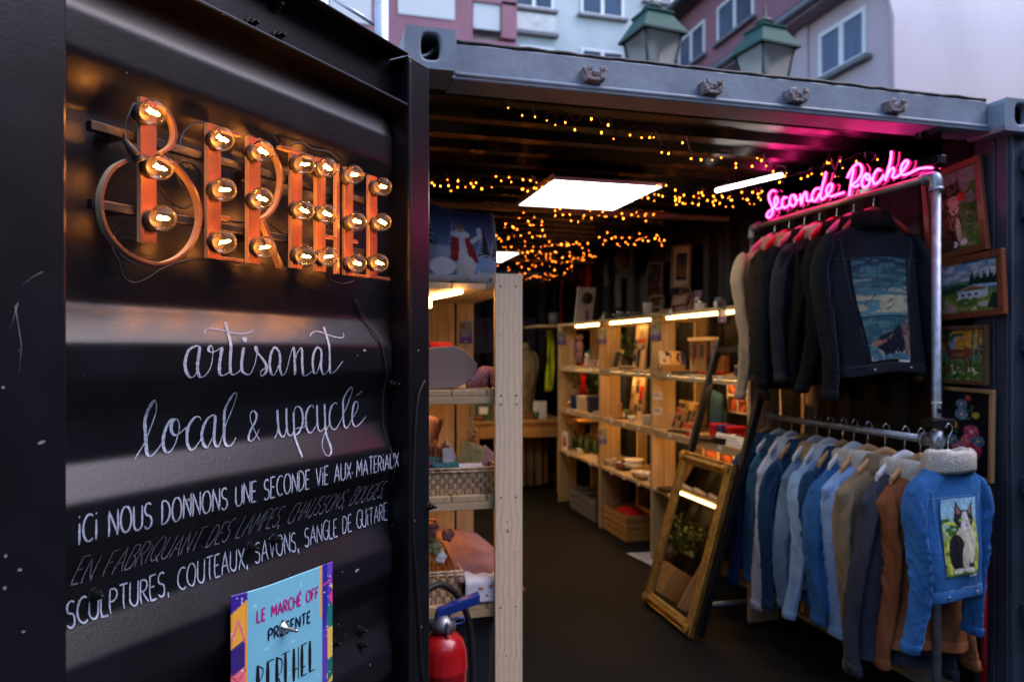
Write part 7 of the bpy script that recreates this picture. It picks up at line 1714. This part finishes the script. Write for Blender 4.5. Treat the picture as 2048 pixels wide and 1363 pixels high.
# ---- more small stock standing along the right-hand shelves
CC = {'amber': (.40, .16, .03), 'ivory': (.55, .48, .38), 'olive': (.10, .12, .04), 'brick red': (.30, .05, .03), 'slate grey': (.09, .10, .11), 'ochre': (.38, .23, .06), 'plum': (.12, .03, .08), 'teal': (.03, .14, .15), 'dark brown': (.06, .03, .015), 'pale pink': (.50, .28, .26), 'navy': (.012, .02, .07), 'sage green': (.16, .22, .13)}
BN = ('far', 'middle', 'near'); LN = ('top of the', 'second', 'third', 'lowest')
def bayY(bay, q): return (5.55 + .92 * q, 4.62 + .80 * q, 3.50 + .98 * q)[bay]
def stock(bay, lev, q, kind, colour, X=2.36):
    m_ = P(colour.replace(' ', '_') + '_stock', CC[colour], .5, vs=18); y = bayY(bay, q); z = SH[lev]
    lb = '%s %s on the %s right %s in the %s bay' % (colour, kind.replace('_', ' '), LN[lev], 'shelves' if lev == 0 else 'shelf', BN[bay])
    t = thing(kind, lb, kind.replace('_', ' '), (X, y, z))
    b = MB()
    if kind == 'candle_jar':
        b.lathe([(.030, 0), (.034, .006), (.034, .07), (.031, .074), (.031, .06), (0, .058)], 14); b.build('jar', m_, t); b = MB(); b.bb((-.0352, -.018, .016), (-.0342, .018, .05)); b.build('paper_label', m_white, t)
    elif kind == 'soap_bar':
        b.bb((-.025, -.038, 0), (.025, .038, .028)); b.build('bar', m_, t, bevel=.004); b = MB(); b.bb((-.0262, -.018, -.0005), (.0262, .018, .0292)); b.build('wrapper', m_card, t)
    elif kind == 'notebook':
        R_x = Matrix.Rotation(.18, 3, 'Y'); b.box(R_x @ Vector((0, 0, .075)), (.012, .105, .15), R_x); b.build('cover', m_, t, bevel=.002); b = MB(); b.box(R_x @ Vector((-.0068, 0, .09)), (.001, .05, .03), R_x); b.build('title_label', m_white, t)
    elif kind == 'tin':
        b.lathe([(.04, 0), (.04, .045)], 18); b.build('body', m_, t, bevel=.002); b = MB(); b.lathe([(.0415, .0455), (.0415, .058), (.038, .060)], 18); b.build('lid', m_steel, t)
    elif kind == 'figurine':
        b.lathe([(.026, 0), (.028, .01), (.016, .03), (.020, .06), (.012, .085), (.016, .10), (.014, .115), (0, .122)], 14); b.build('body', m_, t); b = MB(); b.bb((-.03, -.03, -.0002), (.03, .03, .006)); b.build('base', m_dleather, t)
    elif kind == 'purse':
        rows = [[(.022 * math.sin(a) * (1 - .5 * j / 6), .062 * math.cos(a) * (1 - .12 * j / 6), .085 * j / 6) for a in [6.2832 * k / 18 for k in range(18)]] for j in range(7)]; b.grid(rows, True, 0, True); b.build('body', m_, t); b = MB(); b.tube([(0, -.05, .088), (0, .05, .088)], .006, 6); b.build('clasp', m_brass, t)
for s_ in ((2, 1, .12, 'purse', 'brick red'), (2, 1, .22, 'tin', 'navy'), (2, 1, .62, 'purse', 'ochre', 2.44), (2, 1, .78, 'notebook', 'slate grey', 2.5), (2, 1, .06, 'figurine', 'ivory', 2.27), (2, 2, .08, 'candle_jar', 'amber'), (2, 2, .16, 'tin', 'ochre', 2.28), (2, 2, .55, 'soap_bar', 'ivory', 2.25), (2, 2, .70, 'notebook', 'teal', 2.5), (2, 3, .40, 'tin', 'slate grey', 2.27), (2, 3, .62, 'candle_jar', 'ivory', 2.28), (2, 3, .78, 'purse', 'plum', 2.3), (2, 3, .88, 'notebook', 'brick red', 2.44), (2, 0, .45, 'candle_jar', 'slate grey'), (2, 0, .84, 'notebook', 'plum', 2.4), (2, 0, .58, 'tin', 'ivory', 2.3),
 (1, 1, .10, 'candle_jar', 'amber', 2.3), (1, 1, .62, 'soap_bar', 'pale pink', 2.26), (1, 1, .70, 'soap_bar', 'sage green', 2.27), (1, 1, .82, 'figurine', 'dark brown', 2.3), (1, 1, .93, 'tin', 'teal', 2.34), (1, 2, .08, 'purse', 'navy', 2.3), (1, 2, .20, 'candle_jar', 'ivory', 2.27), (1, 2, .78, 'candle_jar', 'olive', 2.33), (1, 2, .88, 'figurine', 'amber', 2.3), (1, 2, .95, 'notebook', 'ochre', 2.45), (1, 3, .06, 'candle_jar', 'pale pink', 2.27), (1, 3, .88, 'tin', 'brick red', 2.3), (1, 0, .12, 'figurine', 'slate grey'), (1, 0, .90, 'tin', 'sage green', 2.32),
 (0, 1, .10, 'candle_jar', 'ochre', 2.27), (0, 1, .30, 'tin', 'pale pink', 2.27), (0, 1, .48, 'figurine', 'ivory', 2.27), (0, 1, .85, 'notebook', 'teal', 2.4), (0, 2, .12, 'soap_bar', 'ivory', 2.24), (0, 2, .90, 'tin', 'amber', 2.25), (0, 3, .08, 'candle_jar', 'brick red', 2.26), (0, 3, .62, 'tin', 'ivory', 2.25), (0, 0, .22, 'candle_jar', 'olive'), (0, 0, .75, 'figurine', 'plum')): stock(*s_)
# little price tags clipped to the front edges of the shelves
tg0 = None; n_ = 0
for bay in (2, 1, 0):
    for lev in (1, 2, 3):
        for q in (.18, .5, .8):
            if bay == 0 and q == .5: continue
            p = Vector((SX0 - .0022, bayY(bay, q), LV[lev] + .006))
            b = MB(); b.box((0, 0, 0), (.002, .042, .026)); b.build('shelf_price_tag', m_white); o = bpy.context.scene.objects[-1] if False else None
            t = [o_ for o_ in COL.objects if o_.name.startswith('shelf_price_tag')][-1]; t.location = p
            tag(t, '%s white price tag on the %s right shelf edge, %s bay' % (('right-hand', 'central', 'left-hand')[(.18, .5, .8).index(q)], LN[lev], BN[bay]), 'price tag', 'price tags along the right shelves')
